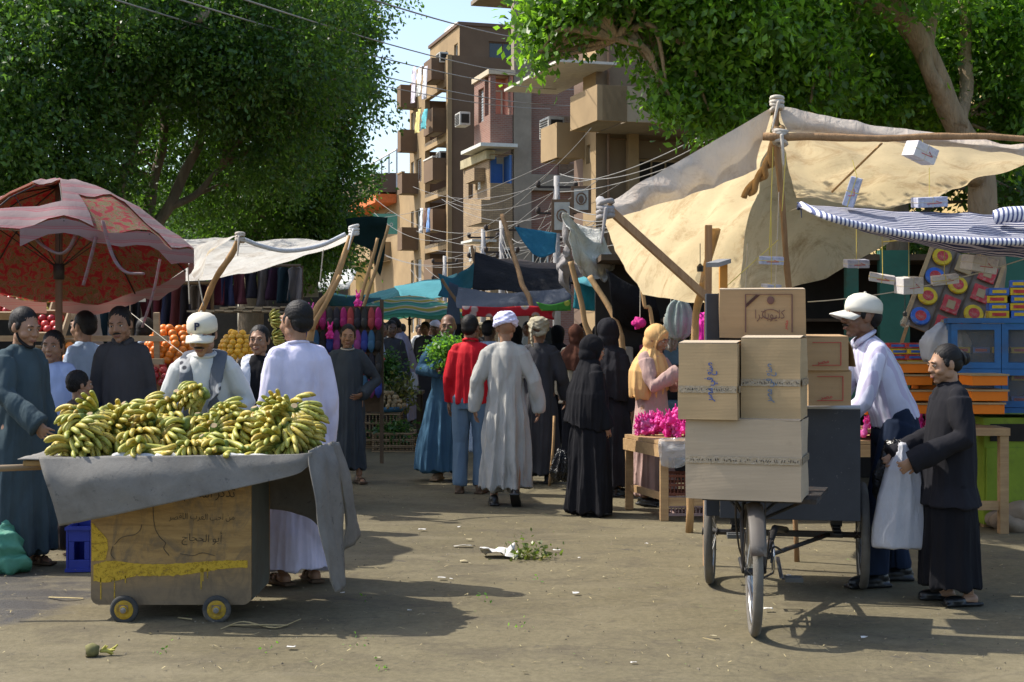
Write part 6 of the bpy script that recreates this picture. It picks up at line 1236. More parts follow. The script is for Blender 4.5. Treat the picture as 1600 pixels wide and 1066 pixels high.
# mudguard over the single wheel
mb=MB(); rows=[]
for j in range(15):
    a=R(22+j*9); rr_=.365; rows.append([fwp+wax*w2+(-wdir)*(rr_-abs(w2)*.35)*math.cos(a)+Z_((rr_-abs(w2)*.35)*math.sin(a)) for w2 in (-.042,-.03,-.01,.01,.03,.042)])
mg=NT('rusty_mudguard'); v=mg.coord(); sp=mg.new('ShaderNodeSeparateXYZ'); mg.l.new(v,sp.inputs[0]); n=mg.noise(v,14,6,.75,.8); lo=mg.ramp(mg.math('ADD',sp.outputs[2],mg.math('MULTIPLY',n,.12)),[(.40,(1,1,1)),(.56,(0,0,0))]); rust=mg.ramp(n,[(.36,(.55,.52,.46)),(.5,(.22,.09,.05)),(.7,(.12,.05,.03))]); cc=mg.mix(lo,mg.mix(n,(.06,.055,.05),(.11,.09,.07)),rust); mg.col(cc); mg.set(Roughness=.6); mg=mg.mat
mb.grid(rows,thick=.003); mb.build('mudguard',mg,tk,smooth=True)
mb=MB()
for o_ in (-.06,.06): mb.tube([fwp+wax*o_,fwp+wax*o_*1.0-wdir*.26+Z_(.25)],.004,5); mb.tube([fwp+wax*o_,fwp+wax*o_+wdir*.02+Z_(.36)],.004,5)
mb.build('mudguard_stay',fr,tk)
# chainring, chain, cranks and pedals
mb=MB(); Mq=Matrix.Translation(bbk+wax*.05)@wax.to_track_quat('Z','Y').to_matrix().to_4x4()
for rr_ in (.092,.078): mb.tube([Mq@V((rr_*math.cos(a),rr_*math.sin(a),0)) for a in [j*.19635 for j in range(32)]],[.0045]*32,6,closed=True)
for k in range(5): mb.beam(Mq@V((0,0,0)),Mq@V((.085*math.cos(k*1.257),.085*math.sin(k*1.257),0)),.014,.004)
mb.build('chainring',chrome,tk)
mb=MB(); h_=fwp+wax*.05
for s_ in (1,-1): mb.tube([h_+Z_(.03*s_),bbk+wax*.05+Z_(.09*s_)],.006,6)
mb.build('chain',fr,tk)
for s_,dz,dy in ((1,-.10,-.13),(-1,.10,.13)):
    a=bbk+wax*(.075*s_); b=a+V((0,0,dz))+wdir*dy+wax*s_*.012; mb=MB(); mb.beam(a,b,.022,.012); cr=mb.build('crank',chrome,tk,bevel=.003)
    mb=MB(); c=b+wax*s_*.065; Rq=Matrix((wax,wdir,V((0,0,1)))).transposed(); mb.box(c+wdir*.035,(.10,.018,.026),rot=Rq); mb.box(c-wdir*.035,(.10,.018,.026),rot=Rq); mb.box(c+wax*.045,(.008,.07,.02),rot=Rq); mb.box(c-wax*.045,(.008,.07,.02),rot=Rq); mb.tube([b,c+wax*s_*.05],.007,6); mb.build('pedal',mat('pedal_rubber',(.10,.10,.095),.6),cr,bevel=.003)
# brake rods, saddle and handle bar
mb=MB(); mb.tube(spline([fwp+V((-.08,.10,.40)),fwp+V((-.06,.2,.2)),fwp+V((.02,.45,.0)),bbk+V((.02,0,.0))],6),.006,6); mb.tube(spline([fwp+V((.09,.0,.05)),fwp+V((.14,.2,.10)),bbk+V((.12,.05,.02))],6),.006,6); mb.build('brake_rod',fr,tk,smooth=True)
mb=MB(); sc=fwp+wdir*.38+Z_(.67); mb.tube([sc-Z_(.12),sc],.014,8); mb.build('seat_post',fr,tk); mb=MB(); mb.ell(sc+Z_(.012),(.10,.13,.035)); mb.capsule(sc+wdir*.08+Z_(.01),sc+wdir*.2+Z_(.005),.035,.02); mb.build('saddle',leather,tk,smooth=True)
mb=MB(); mb.tube([sc+wdir*.55+wax*-.33+Z_(-.02),sc+wdir*.62+wax*-.15,sc+wdir*.62+wax*.15,sc+wdir*.55+wax*.33+Z_(-.02)],.013,8); mb.build('handlebar',chrome,tk,smooth=True)
# black bin between the two wheels
bR=Matrix((ax_,V((-ax_.y,ax_.x,0)),V((0,0,1)))).transposed(); bc0=(lw+rw)/2+V((.02,0,0)); bw=.82; by=V((-ax_.y,ax_.x,0))
pc=bc0-by*.42
mb=MB(); mb.box(V((pc.x,pc.y,.80)),(bw,.02,.66),rot=bR); mb.build('bin_panel',binm,tk,bevel=.003)
pb=bc0+by*.42; mb=MB(); mb.box(V((pb.x,pb.y,.80)),(bw,.02,.66),rot=bR); mb.build('bin_panel',binm,tk)
for s_ in (-1,1): pq=bc0+ax_*s_*(bw/2-.012); mb=MB(); mb.box(V((pq.x,pq.y,.80)),(.02,.815,.655),rot=bR); mb.build('bin_panel',binm,tk)
mb=MB(); mb.box(V((bc0.x,bc0.y,.50)),(bw-.05,.80,.02),rot=bR); mb.build('bin_floor',binm,tk)
mb=MB(); e0=pc-ax_*bw/2; e1=pc+ax_*bw/2; mb.tube([V((e0.x,e0.y,1.14)),V((e1.x,e1.y,1.14))],.014,8); mb.build('bin_rail',mat('rail_grey_white',(.45,.46,.48),.5),tk,smooth=True)
pp=P(1113,470,7.95)-TO; mb=MB(); mb.box(V((pp.x,pp.y,1.18)),(.075,.05,1.24)); mb.build('upright_board',mat('board_blue_black',(.035,.04,.05),.7,.2,6),tk,bevel=.004)
mb=MB(); mb.beam(P(1113,414,7.95)-TO,P(1133,408,8.35)-TO,.07,.025); mb.build('board_cap',mat('board_top_grey',(.2,.2,.2),.8),tk); mb=MB(); mb.box(P(1130,455,8.35)-TO,(.045,.045,.36)); mb.build('upright_board',mat('board_orange',(.5,.22,.04),.7),tk)
mb=MB(); mb.box(V((fwp.x+.13,fwp.y+.35,.70)),(.60,.62,.025),rot=Matrix.Rotation(R(-18),3,'Z')); mb.build('load_rack',fr,tk); mb=MB()
for dx,dy in ((-.1,.1),(.36,.1),(.36,.55),(-.1,.55)): mb.tube([fwp+V((dx*.8,dy,.36)),fwp+wdir*.36+Z_(.2)],.009,6)
mb.build('rack_stay',fr,tk)
# ================================================================ cardboard boxes on the tricycle
def card(name,c): 
    t=NT(name); v=t.coord(); n=t.noise(t.coord((1,1,14)),2,5,.7); cc=t.ramp(n,[(.3,dk(c,.88)),(.7,dk(c,1.05))]); f=t.ramp(t.noise(v,7,6,.8,.5),[(.6,(0,0,0)),(.76,(.6,.6,.6))]); cc=t.mix(f,cc,dk(c,.68)); t.col(cc); t.set(Roughness=.85)
    wv=t.new('ShaderNodeTexWave',bands_direction='Z'); wv.inputs['Scale'].default_value=42; t.l.new(v,wv.inputs['Vector']); t.bump(wv.outputs['Fac'],.12,.003); return t.mat
kraft=card('kraft_cardboard',(.40,.255,.125)); kraft2=card('kraft_pale_cardboard',(.45,.315,.165)); greyc=card('grey_cardboard',(.44,.345,.235)); tape=NT('clear_tape'); tape.col((.36,.285,.19)); tape.set(Roughness=.15); tape.bump(tape.noise(tape.coord(),60,4,.6),.8,.01); tape=tape.mat; tapei=mat('tape_black_print',(.04,.035,.03),.6)
blueink=mat('blue_marker',(.05,.10,.30),.7); redink=mat('red_print',(.5,.03,.04),.7); brink=mat('brown_print',(.15,.075,.06),.8)
def carton(px0,px1,yt,yb,Y,yaw,depth,m,label,lid=None,tz=None,dent=0,seed=0):
    """front face spans px0..px1 at distance Y (middle of that face)"""
    a=P(px0,yb,Y); b=P(px1,yt,Y); w=(b.x-a.x)/math.cos(R(yaw))*.985; h=b.z-a.z
    fdir=V((math.sin(R(yaw)),-math.cos(R(yaw)),0)); ctr=(a+b)/2; ctr.z=a.z; o=ctr-fdir*depth/2
    e=empty('cardboard_box',o,R(yaw),label,'box')
    # walls as a fine shell so that faces bow and corners crumple slightly
    def wob(p):
        q=V(p)*5+V((seed,0,0)); k=.006+dent
        edge=max(abs(p[0])/(w/2),abs(p[1])/(depth/2)); return V(p)+V((noise.noise(q),noise.noise(q+V((9,0,0))),.4*noise.noise(q+V((0,9,0)))))*k
    mb=MB(); N=9; c4=[(-w/2,-depth/2),(w/2,-depth/2),(w/2,depth/2),(-w/2,depth/2)]; per=[]
    for k in range(4):
        p0,p1=c4[k],c4[(k+1)%4]
        for j in range(N): t_=j/N; per.append((p0[0]+(p1[0]-p0[0])*t_,p0[1]+(p1[1]-p0[1])*t_))
    zs=[0]+[h*j/7 for j in range(1,8)]; n=len(per); vs=[wob((x,y,z)) for z in zs for x,y in per]; fs=[(i*n+j,i*n+(j+1)%n,(i+1)*n+(j+1)%n,(i+1)*n+j) for i in range(7) for j in range(n)]+[tuple(range(n-1,-1,-1))]
    mb.add(vs,fs); mb.build('box_body',m,e,smooth=False)
    for s in (-1,1):   # closed top flaps meeting in the middle, slightly sprung
        mb=MB(); lift=.012+.012*abs(noise.noise(V((seed,s,0)))); rows=[[(x,s*depth/2*.998,h+.002+.001*s),(x,s*.004,h+lift)] for x in [-w/2*.985+w*.985*j/6 for j in range(7)]]
        if s<0: rows=rows[::-1]
        mb.grid([[V(p) for p in r] for r in rows],thick=.004); mb.build('flap',lid or m,e)
    if tz is not None:
        mb=MB(); z=h*tz; wid_=.036 
        mb.box((0,-depth/2-.0075,z),(w*.99,.002,wid_)); mb.box((w/2+.0075,0,z),(.002,depth*.9,wid_)); tp=mb.build('tape',tape,e)
        mb=MB(); r=random.Random(seed)
        for k in range(int(w/.012)):
            x=-w/2*.9+k*.012*.97; 
            if r.random()<.8: mb.tube([(x+r.uniform(-.004,.004),-depth/2-.0095,z+r.uniform(-.008,.008)) for _ in range(4)],.0013,4)
        mb.build('tape_print',tapei,tp)
    e['w_']=w; d=dict(w=w,h=h,d=depth); del e['w_']; return e,d
def onface(d,x,z,rot=0,side=None):
    if side: return Matrix.Translation((d['w']/2+.009,x,z))@Matrix.Rotation(R(90),4,'Z')@Matrix.Rotation(R(90),4,'X')@Matrix.Rotation(R(rot),4,'Z')
    return Matrix.Translation((x,-d['d']/2-.009,z))@Matrix.Rotation(R(90),4,'X')@Matrix.Rotation(R(rot),4,'Z')
YW=-17
e1_,d1=carton(1073,1247,657,782,7.30,YW,.40,greyc,'large grey brown carton lowest in the stack on the tricycle',tz=.5,seed=1,dent=.002)
e2_,d2=carton(1061,1150,537,656,7.32,YW,.34,kraft2,'upright carton with blue Arabic writing at the left of the stack',lid=greyc,tz=.40,seed=2)
lettering(arab('صنع في مصر'),.06,blueink,onface(d2,.01,d2['h']*.5,90)@Matrix.Translation((0,-.018,0)),e2_,'writing',width=.20,bold=.0008)
e3_,d3=carton(1159,1249,529,655,7.32,YW,.36,kraft2,'upright carton with faded blue writing in the middle of the stack',lid=greyc,tz=.45,seed=3)
lettering(arab('صنع في مصر'),.06,mat('faded_blue_marker',(.13,.19,.28),.7),onface(d3,-.01,d3['h']*.45,90)@Matrix.Translation((0,-.018,0)),e3_,'writing',width=.20,bold=.0006)
e4_,d4=carton(1124,1258,453,528,7.78,-8,.38,kraft,'wide carton with brown printed crest on top of the stack',lid=greyc,seed=4)
mb=MB()
for (ax1,az,bx,bz) in ((-.09,.03,-.09,.238),(.16,.03,.16,.238),(-.09,.238,.16,.238)): mb.beam((ax1,-d4['d']/2-.008,az),(bx,-d4['d']/2-.008,bz),.006,.003)
mb.add([(-.088,-d4['d']/2-.0095,.165),(-.088,-d4['d']/2-.0095,.185),(-.035,-d4['d']/2-.0095,.234),(-.012,-d4['d']/2-.0095,.234)],[(0,1,2,3),(3,2,1,0)]); mb.build('printed_frame',brink,e4_)
lettering(arab('كليوباترا'),.07,brink,onface(d4,.04,.115)@Matrix.Translation((0,-.01,0)),e4_,'writing',width=.16,bold=-.0005)
mb=MB(); mb.ell((.045,-d4['d']/2-.008,.205),(.020,.003,.022)); mb.tube([(.045+.045*math.cos(a),-d4['d']/2-.0085,.128+.045*.6*math.sin(a)) for a in [R(x) for x in range(20,330,20)]],.002,5); mb.build('printed_crest',brink,e4_)
lettering(arab('مصر'),.03,redink,onface(d4,.135,.07,80),e4_,'writing',width=.05)
e6_,d6=carton(1262,1331,580,634,8.10,4,.30,kraft,'carton with red printed frame resting on the black bin, lower of the two',seed=6)
e5_,d5=carton(1254,1328,527,579,8.08,8,.30,kraft,'carton with a torn open end on top of the other red printed carton',seed=5)
for e_,d_ in ((e5_,d5),(e6_,d6)):
    mb=MB(); w2=d_['w']/2-.05; h2=d_['h']; y_=-d_['d']/2-.008
    for a,b in (((-w2,.03),(w2,.03)),((w2,.03),(w2,h2-.03)),((w2,h2-.03),(-w2,h2-.03))): mb.beam((a[0],y_,a[1]),(b[0],y_,b[1]),.0035,.003)
    mb.build('printed_frame',redink,e_); lettering(arab('مصر'),.035,redink,onface(d_,-.02,.04,6),e_,'writing',width=.07)
mb=MB(); w2=d5['w']/2; mb.grid([[V((w2,-.12,d5['h'])),V((w2,.12,d5['h']))],[V((w2+.03,-.13,.13)),V((w2+.03,.12,.13))],[V((w2+.055,-.12,.02)),V((w2+.055,.12,.02))]],thick=.004); mb.build('open_flap',kraft,e5_)
# ================================================================ bags, herbs
plw=NT('woven_plastic_white'); v=plw.coord(); cc=plw.ramp(plw.noise(v,5,5,.6),[(.3,(.52,.53,.58)),(.7,(.66,.67,.72))]); plw.col(cc); plw.set(Roughness=.45); plw.bump(plw.noise(plw.coord((1,1,.4)),14,6,.7,.8),.8,.02); plw.translucent(.25,cc); plw=plw.mat
plb=NT('black_polythene'); plb.col((.008,.008,.009)); plb.set(Roughness=.22); plb.bump(plb.noise(plb.coord(),18,5,.6,1),.9,.03); plb=plb.mat
def bag(name,neck,drop,w,d,m,label,shape,seed,cr=.02):
    n=V(neck); mb=MB(); pts=[];rs=[]
    for t,wx in shape: pts.append(n+V((.0,0,-drop*t))); rs.append((w*wx,d*(.25+.75*wx)))
    mb.tube(pts,rs,26,up=(1,0,0))
    def dsp(co,nr):
        z=(n.z-co[:,2])/drop; th=np.arctan2(co[:,1]-n.y,co[:,0]-n.x)*1.0; f=(1-np.abs(np.sin(th*4+seed+z*2)))*(1.2-z*.5)+.5*(1-np.abs(np.sin(co@np.array([16,9,5])+seed)))
        return co+nr*((f-.6)*cr)[:,None]
    me=remesh(mb,.011,1,dsp); o=mobj(name,me,m); return tag(o,label,'bag')
bag('white_sack',P(1410,692,8.42),.62,.185,.10,plw,'large white plastic sack carried by the woman in black',((0,.12),(.08,.2),(.25,.55),(.5,.82),(.8,.97),(.95,1),(1,.97)),1,.009)
bag('black_bag',P(1400,690,8.5),.42,.13,.09,plb,'crumpled black plastic bag held in front of the white sack',((0,.25),(.15,.6),(.45,1),(.75,.95),(.95,.5),(1,.2)),2,.03)
bag('white_bag',P(645,582,23.3),.30,.09,.05,plw,'small white plastic bag held by the stooping man in mauve',((0,.2),(.2,.6),(.6,1),(1,.8)),3)
bag('black_bag',P(878,705,14.2),.30,.12,.09,plb,'black plastic bag low beside the abaya woman and the cane',((0,.25),(.3,.8),(.7,1),(1,.7)),4,.03)
herb=leaf_mat('herb_leaf',(.07,.19,.03),(.10,.26,.04),.4,(.25,.55,.05)); herbd=leaf_mat('herb_dark',(.03,.08,.02),(.05,.12,.03),.3,(.12,.3,.04))
def greens(c,r,n,size,m,label,seed,stem=True,name='herb_bunch'):
    e=empty(name,c,0,label,'herbs'); crown([(0,0,0,*r,1)],n,size,m,e,'leaves',seed,shell=.2,twig=10)
    if stem:
        mb=MB(); rr=random.Random(seed)
        for k in range(10): mb.tube([(rr.uniform(-.02,.02),rr.uniform(-.02,.02),-r[2]*1.7),(rr.uniform(-.5,.5)*r[0],rr.uniform(-.5,.5)*r[1],r[2]*.2)],.004,5)
        mb.build('stems',stemm,e)
    return e
greens(P(697,549,14.72),(.15,.12,.09),1500,.045,herb,'bright green herb bunch held up by the man in denim blue',3)
mb=MB(); mb.tube(spline([P(866,650,14.55),P(864,700,14.5),V((P(858,760,14.5).x,14.5,0))],4),.014,8); o=mb.build('walking_cane',pole_l,None,smooth=True); tag(o,'pale wooden cane held by the man in the beige turban','cane')
# ================================================================ fruit
def fruit_mesh(name,r,sq,m,bump=.0,seed=0):
    mb=MB(); mb.ell((0,0,0),(r,r,r*sq),nu=12,nv=8)
    mb.v=[tuple(V(p)*(1+bump*noise.noise(V(p)*(3/r*.3)+V((seed,0,0))))) for p in mb.v]; me=mb.mesh(name,True); me.materials.append(m); return me
def fm(n,c,rough=.5,c2=None): 
    t=NT(n); v=t.coord(); oi=t.new('ShaderNodeObjectInfo'); cc=t.ramp(oi.outputs['Random'],[(0,dk(c,.75)),(1,c2 or dk(c,1.15))]); f=t.ramp(t.noise(v,30,3,.6),[(.55,(0,0,0)),(.7,(.5,.5,.5))]); cc=t.mix(f,cc,dk(c,.6)); t.col(cc); t.set(Roughness=rough); return t.mat
F_or=fruit_mesh('orange',.040,.96,fm('orange_peel',(.72,.20,.015),.45)); F_ye=fruit_mesh('yellow_fruit',.034,1,fm('yellow_orange_peel',(.68,.38,.03),.45)); F_ap=fruit_mesh('yellow_apple',.036,.92,fm('yellow_apple_skin',(.62,.55,.12),.35)); F_re=fruit_mesh('pomegranate',.038,.95,fm('red_fruit_skin',(.38,.015,.02),.35,(.55,.06,.05))); F_po=fruit_mesh('potato',.042,.72,fm('potato_skin',(.34,.24,.12),.9),.25); F_da=fruit_mesh('brown_root',.035,.6,fm('brown_root_skin',(.14,.08,.04),.9),.3)
def put(me,name,p,label,cat,grp,rot=True):
    o=bpy.data.objects.new(name,me); link(o); o.location=p
    if rot: o.rotation_euler=(random.uniform(0,6),random.uniform(0,6),random.uniform(0,6))
    return tag(o,label,cat,grp)
crw=wood('crate_wood',(.42,.31,.18),(.3,.2,.11),axis=0)
def fruit_crate(px,py,Y,w,d,tilt,me,fname,_x,cl,flabel,fg,r,layers=1,n=None,lin=None):
    """tilted shallow crate, its fruit lying in rows on it"""
    c=P(px,py,Y); e=empty('fruit_crate',c,0,cl,'crate'); e.rotation_euler=(R(tilt),0,0)
    mb=MB(); mb.box((0,0,-.01),(w,d,.015))
    mb.build('crate_base',crw,e)
    for s in (-1,1): mb=MB(); mb.box((s*(w/2+.008),0,.03),(.014,d,.09)); mb.build('crate_side',lin or crw,e); mb=MB(); mb.box((0,s*(d/2+.008),.03),(w+.03,.014,.09)); mb.build('crate_side',lin or crw,e)
    M=Matrix.Translation(c)@Matrix.Rotation(R(tilt),4,'X'); nx=int(w/(r*2.02)); ny=int(d/(r*1.8))
    for j in range(ny):
        for i in range(nx-(j%2)):
            p=V(((i-(nx-1-(j%2))/2)*r*2.02,(j-(ny-1)/2)*r*1.8,r*.95+random.uniform(0,.012))); put(me,fname,M@p,flabel,'fruit',fg)
fruit_crate(57,478,12.4,.30,.26,48,F_ap,'yellow_apple','','tilted wooden crate of yellow apples below the red umbrella','yellow apple in the tilted crate below the red umbrella','yellow apples in the tilted crate',.036)
fruit_crate(72,512,12.2,.34,.26,44,F_re,'pomegranate','','tilted crate of red pomegranates below the yellow apples','glossy red pomegranate in the tilted crate','pomegranates in the tilted crate',.038)
fruit_crate(110,475,12.5,.20,.30,52,F_or,'orange','','pale lined crate of oranges right of the yellow apples','orange in the pale lined crate behind the umbrella pole','oranges in the lined crate',.040,lin=mat('crate_liner',(.5,.46,.42)))
fruit_crate(60,578,12.0,.34,.40,46,F_da,'brown_root','','dark crate of brown roots low behind the man in light blue','brown root in the low crate','brown roots in the low crate',.035)
fruit_crate(8,482,12.3,.20,.22,46,F_re,'pomegranate','','crate of red fruit at the left edge of the photo','red fruit in the crate at the left edge','red fruit at the left edge',.038)
fruit_crate(108,556,12.1,.16,.24,46,F_or,'orange','','small crate of oranges low beside the umbrella pole','orange in the small low crate by the umbrella pole','oranges low by the umbrella pole',.040)
mb=MB()
for (y_,z_) in ((12.6,1.62),(12.45,1.42),(12.3,1.1)): mb.box((-4.0,y_,z_-.10),(1.9,.06,.05))
for x_ in (-4.8,-4.1,-3.5,-3.15): mb.beam((x_,12.75,0),(x_,12.6,1.75),.05,.05); mb.beam((x_,12.1,0),(x_,12.15,1.05),.05,.05)
mb.box((-4.0,12.75,.8),(1.9,.03,1.2)); o=mb.build('fruit_stand',crw); tag(o,'stepped wooden fruit stand under the red umbrella','stall')
def heap(px,py,Y,rx,ry,rz,me,fname,r,flabel,grp,rows=5,base=None):
    c=P(px,py,Y); n=0
    for k in range(rows):
        t=k/(rows-1) if rows>1 else 0; z=rz*t; q=math.sqrt(max(0,1-(t*.92)**1.6)); a_=rx*q; b_=ry*q; per=max(1,int(2*math.pi*((a_+b_)/2)/(r*2.05)))
        for j in range(per):
            a=2*math.pi*(j+.5*(k%2))/per
            if math.sin(a)>.35: continue
            put(me,fname,c+V((a_*math.cos(a),b_*math.sin(a),z+random.uniform(-.006,.006))),flabel,'fruit',grp); n+=1
    return n
heap(272,562,12.9,.27,.26,.28,F_or,'orange',.040,'orange heaped on the stall left of the cream cap','oranges heaped left of the banana seller',7)
heap(262,596,12.7,.22,.2,.15,F_re,'pomegranate',.038,'red fruit under the orange heap','red fruit under the orange heap',4)
heap(372,556,13.2,.17,.2,.21,F_ye,'yellow_fruit',.034,'yellow orange fruit heaped between the cream cap and the boy','yellow fruit heaped behind the banana seller',6)
heap(428,566,13.0,.12,.12,.05,F_or,'orange',.040,'orange lying beside the yellow heap','oranges beside the yellow heap',2)
mb=MB(); mb.box((-2.9,13.05,.98),(2.2,.9,.05)); 
for x_ in (-3.9,-1.9): 
    for y_ in (12.65,13.45): mb.box((x_,y_,.48),(.06,.06,.95))
mb.box((-2.9,12.62,.72),(2.2,.03,.5)); o=mb.build('fruit_stall',crw); tag(o,'wooden fruit stall table behind the banana seller','stall')
# open drum / wicker and hanging bananas by the white robe
for k,(px,py,Y) in enumerate(((424,500,12.9),(428,528,12.9))):
    o=copy_tree(protos[k]); o.location=P(px,py,Y); o.rotation_euler=(R(100),R(10*k),R(-60)); o['label']='banana bunch hanging on a cord behind the white robed man, '+('upper' if k==0 else 'lower')+' one'; o['group']='hanging banana bunches'; o.scale=(.6,.6,.6)
# ================================================================ clothes and slipper stall on the left
rack_m=mat('rack_wood_dark',(.10,.07,.045),.85,.3,5)
cols=[(.07,.015,.025),(.02,.025,.06),(.09,.03,.04),(.02,.02,.03),(.10,.09,.09),(.03,.015,.03),(.015,.03,.04),(.14,.13,.13),(.015,.015,.02),(.08,.02,.03)]
CG='clothes hanging under the white awning'
cn=['wine red','navy blue','rose','black','grey','dark violet','dark teal','pale grey','blue black','maroon']
def garment(p,w,h,m,label,grp,seed):
    rr=random.Random(seed); p=V(p); rows=[]
    for t,wx in ((0,.28),(.08,.5),(.3,.46),(.65,.5),(1,.56)): rows.append([p+V((w*wx*s,.05*math.sin(3*s+seed+t*2),-h*t)) for s in (-1,-.5,0,.5,1)])
    o=cloth(rows,m,'hanging_garment',n=3,m=4,amp=.03,freq=4,seed=seed,thick=.012,stretch=(1,1,.3)); return tag(o,label,'clothing',grp)
gi=0
for (x0_,x1_,y_,Y,h,n) in ((330,470,418,16.2,.42,8),(205,330,446,15.0,.6,8),(150,205,450,16.5,.7,3),(500,560,486,17.5,.4,4)):
    a=P(x0_,y_,Y); b=P(x1_,y_,Y); e=empty('clothes_rail',a,0,'wooden rail of hanging clothes '+{330:'high behind the white awning',205:'under the white awning flap',150:'at the far left under the trees',500:'right of the slipper rack'}[x0_],'rail'); mb=MB(); mb.tube([(0,0,.02),b-a+V((0,0,.02))],.018,7); mb.build('rail',rack_m,e)
    for s in (0,1): mb=MB(); q=(b-a)*s; mb.tube([q+V((0,.03,.02)),V((q.x,.03,-a.z))],.025,7); mb.build('post',rack_m,e)
    for k in range(n): c=cols[gi%10]; garment(a.lerp(b,(k+.5)/n),(b-a).length/n*1.1,h*random.uniform(.8,1.1),fabric('garment_'+str(gi%10),c),cn[gi%10]+' garment hanging on the '+{330:'high rail behind the white awning',205:'rail under the white awning flap',150:'far left rail under the trees',500:'rail right of the slippers'}[x0_],CG,gi); gi+=1
slp=[(.02,.02,.03),(.03,.05,.25),(.28,.015,.12),(.04,.12,.22),(.03,.03,.03),(.25,.05,.2),(.3,.05,.05),(.02,.02,.02)]
sn=['black','blue','magenta','teal','black','plum','red','black']
def slip_mesh(c,i):
    mb=MB(); mb.ell((0,0,-.1),(.042,.014,.13),nu=10,nv=8); mb.ell((0,-.02,-.15),(.044,.022,.06),nu=10,nv=7); me=mb.mesh('slipper',True); me.materials.append(mat('slipper_'+str(i),c,.7)); return me
SM=[slip_mesh(c,i) for i,c in enumerate(slp)]
e=empty('slipper_rack',P(532,520,16.0),0,'tall wooden rack hung with slippers between the white robe and the slate robe','rack')
mb=MB()
for zz2 in (.27,.02,-.24,-.5): mb.box((0,.03,zz2),(.95,.03,.03))
for xx in (-.46,.46): mb.box((xx,.05,-.55),(.04,.04,1.85))
mb.box((0,.12,-.3),(.95,.02,1.2)); mb.build('rack_frame',rack_m,e)
for r_ in range(4):
    for k in range(12):
        i=(r_*5+k*3+(k*k)%4)%8; p=P(532,520,16.0)+V((-.43+k*.078,-.02,.26-r_*.255)); put(SM[i],'slipper',p,sn[i]+' slipper hanging on the rack left of the slate robed youth','slipper','slippers hanging on the rack',rot=False)
# pink toy cushions hanging above the slippers
pinkm=NT('magenta_sugar'); v=pinkm.coord(); oi=pinkm.new('ShaderNodeObjectInfo'); cc=pinkm.ramp(oi.outputs['Random'],[(0,(.72,.02,.28)),(.6,(.85,.05,.42)),(1,(.82,.22,.55))]); pinkm.col(cc); pinkm.set(Roughness=.5); pinkm.bump(pinkm.noise(v,60,3,.6),.4,.004); pinkm.translucent(.35,cc); pinkm=pinkm.mat
creamd=mat('cream_sugar',(.72,.60,.42),.5,.1,20,trans=.25)
def doll_mesh(m,seed):
    r=random.Random(seed); mb=MB(); mb.ell((0,0,.035),(.026,.03,.036)); mb.ell((0,-.006,.082),(.021,.021,.021))
    for s in (-1,1): mb.capsule((s*.010,0,.095),(s*.018,.002,.128),.008,.006,7); mb.capsule((s*.018,-.01,.045),(s*.03,-.026,.03),.009,.007,7); mb.ell((s*.018,-.022,.01),(.012,.018,.010))
    mb.ell((0,.03,.03),(.012,.012,.012)); me=remesh(mb,.005,1); me.name='sugar_doll'; me.materials.append(m); return me
PD=[doll_mesh(pinkm,i) for i in range(2)]+[doll_mesh(creamd,5)]
for k,(px,py,Y) in enumerate(((486,500,16),(560,480,16),(516,530,15.9),(484,548,15.8))):
    o=put(PD[k%2],'soft_toy',P(px,py,Y),'magenta soft toy hanging among the slippers','toy','magenta toys hanging at the slipper rack',rot=False); o.scale=(1.5,1.5,1.5)
# shade boards above the stalls, posters
for k,(x0_,x1_,y_,Y,lab) in enumerate(((300,430,487,14.6,'grey plank shelf roof over the fruit stall, left piece'),(350,470,482,15.4,'grey corrugated board roof right above the yellow fruit'))):
    a=P(x0_,y_,Y); b=P(x1_,y_,Y); mb=MB(); 
    for j in range(9): mb.box((a.x+(b.x-a.x)*(j+.5)/9,Y+.3,a.z+.01*(j%2)),((b.x-a.x)/9*.93,1.1,.018))
    o=mb.build('shelf_roof',mat('grey_planks',(.24,.22,.19),.85,.3,6)); tag(o,lab,'roof')
for (px,py,w_,h_,Y,lab) in ((216,453,.15,.24,14.2,'pale poster with a green fruit picture tied under the white awning'),(193,455,.1,.22,14.4,'narrow white printed sheet hanging left of the fruit poster')):
    c=P(px,py,Y); mb=MB(); mb.box((0,0,0),(w_,.006,h_)); e=mb.build('poster',mat('poster_white',(.5,.5,.46))); e.location=c; tag(e,lab,'poster')
    mb=MB(); mb.ell((0,-.005,.0),(w_*.28,.003,h_*.3)); mb.box((0,-.005,h_*.38),(w_*.6,.003,.015)); mb.box((0,-.005,-h_*.38),(w_*.6,.003,.012)); mb.build('print',mat('poster_green',(.22,.28,.10)),e)
# concrete post wrapped in grey sheet behind the men
mb=MB(); mb.tube([P(140,700,13.2)*1.0,P(143,560,13.2),P(135,470,13.2)],[(.20,.12),(.19,.12),(.16,.1)],14); me=remesh(mb,.02,1,foldfn(3,.02)); o=mobj('wrapped_post',me,mat('dusty_sheet',(.20,.20,.19),.9)); tag(o,'post wrapped in dusty grey sheet behind the man in profile','post')
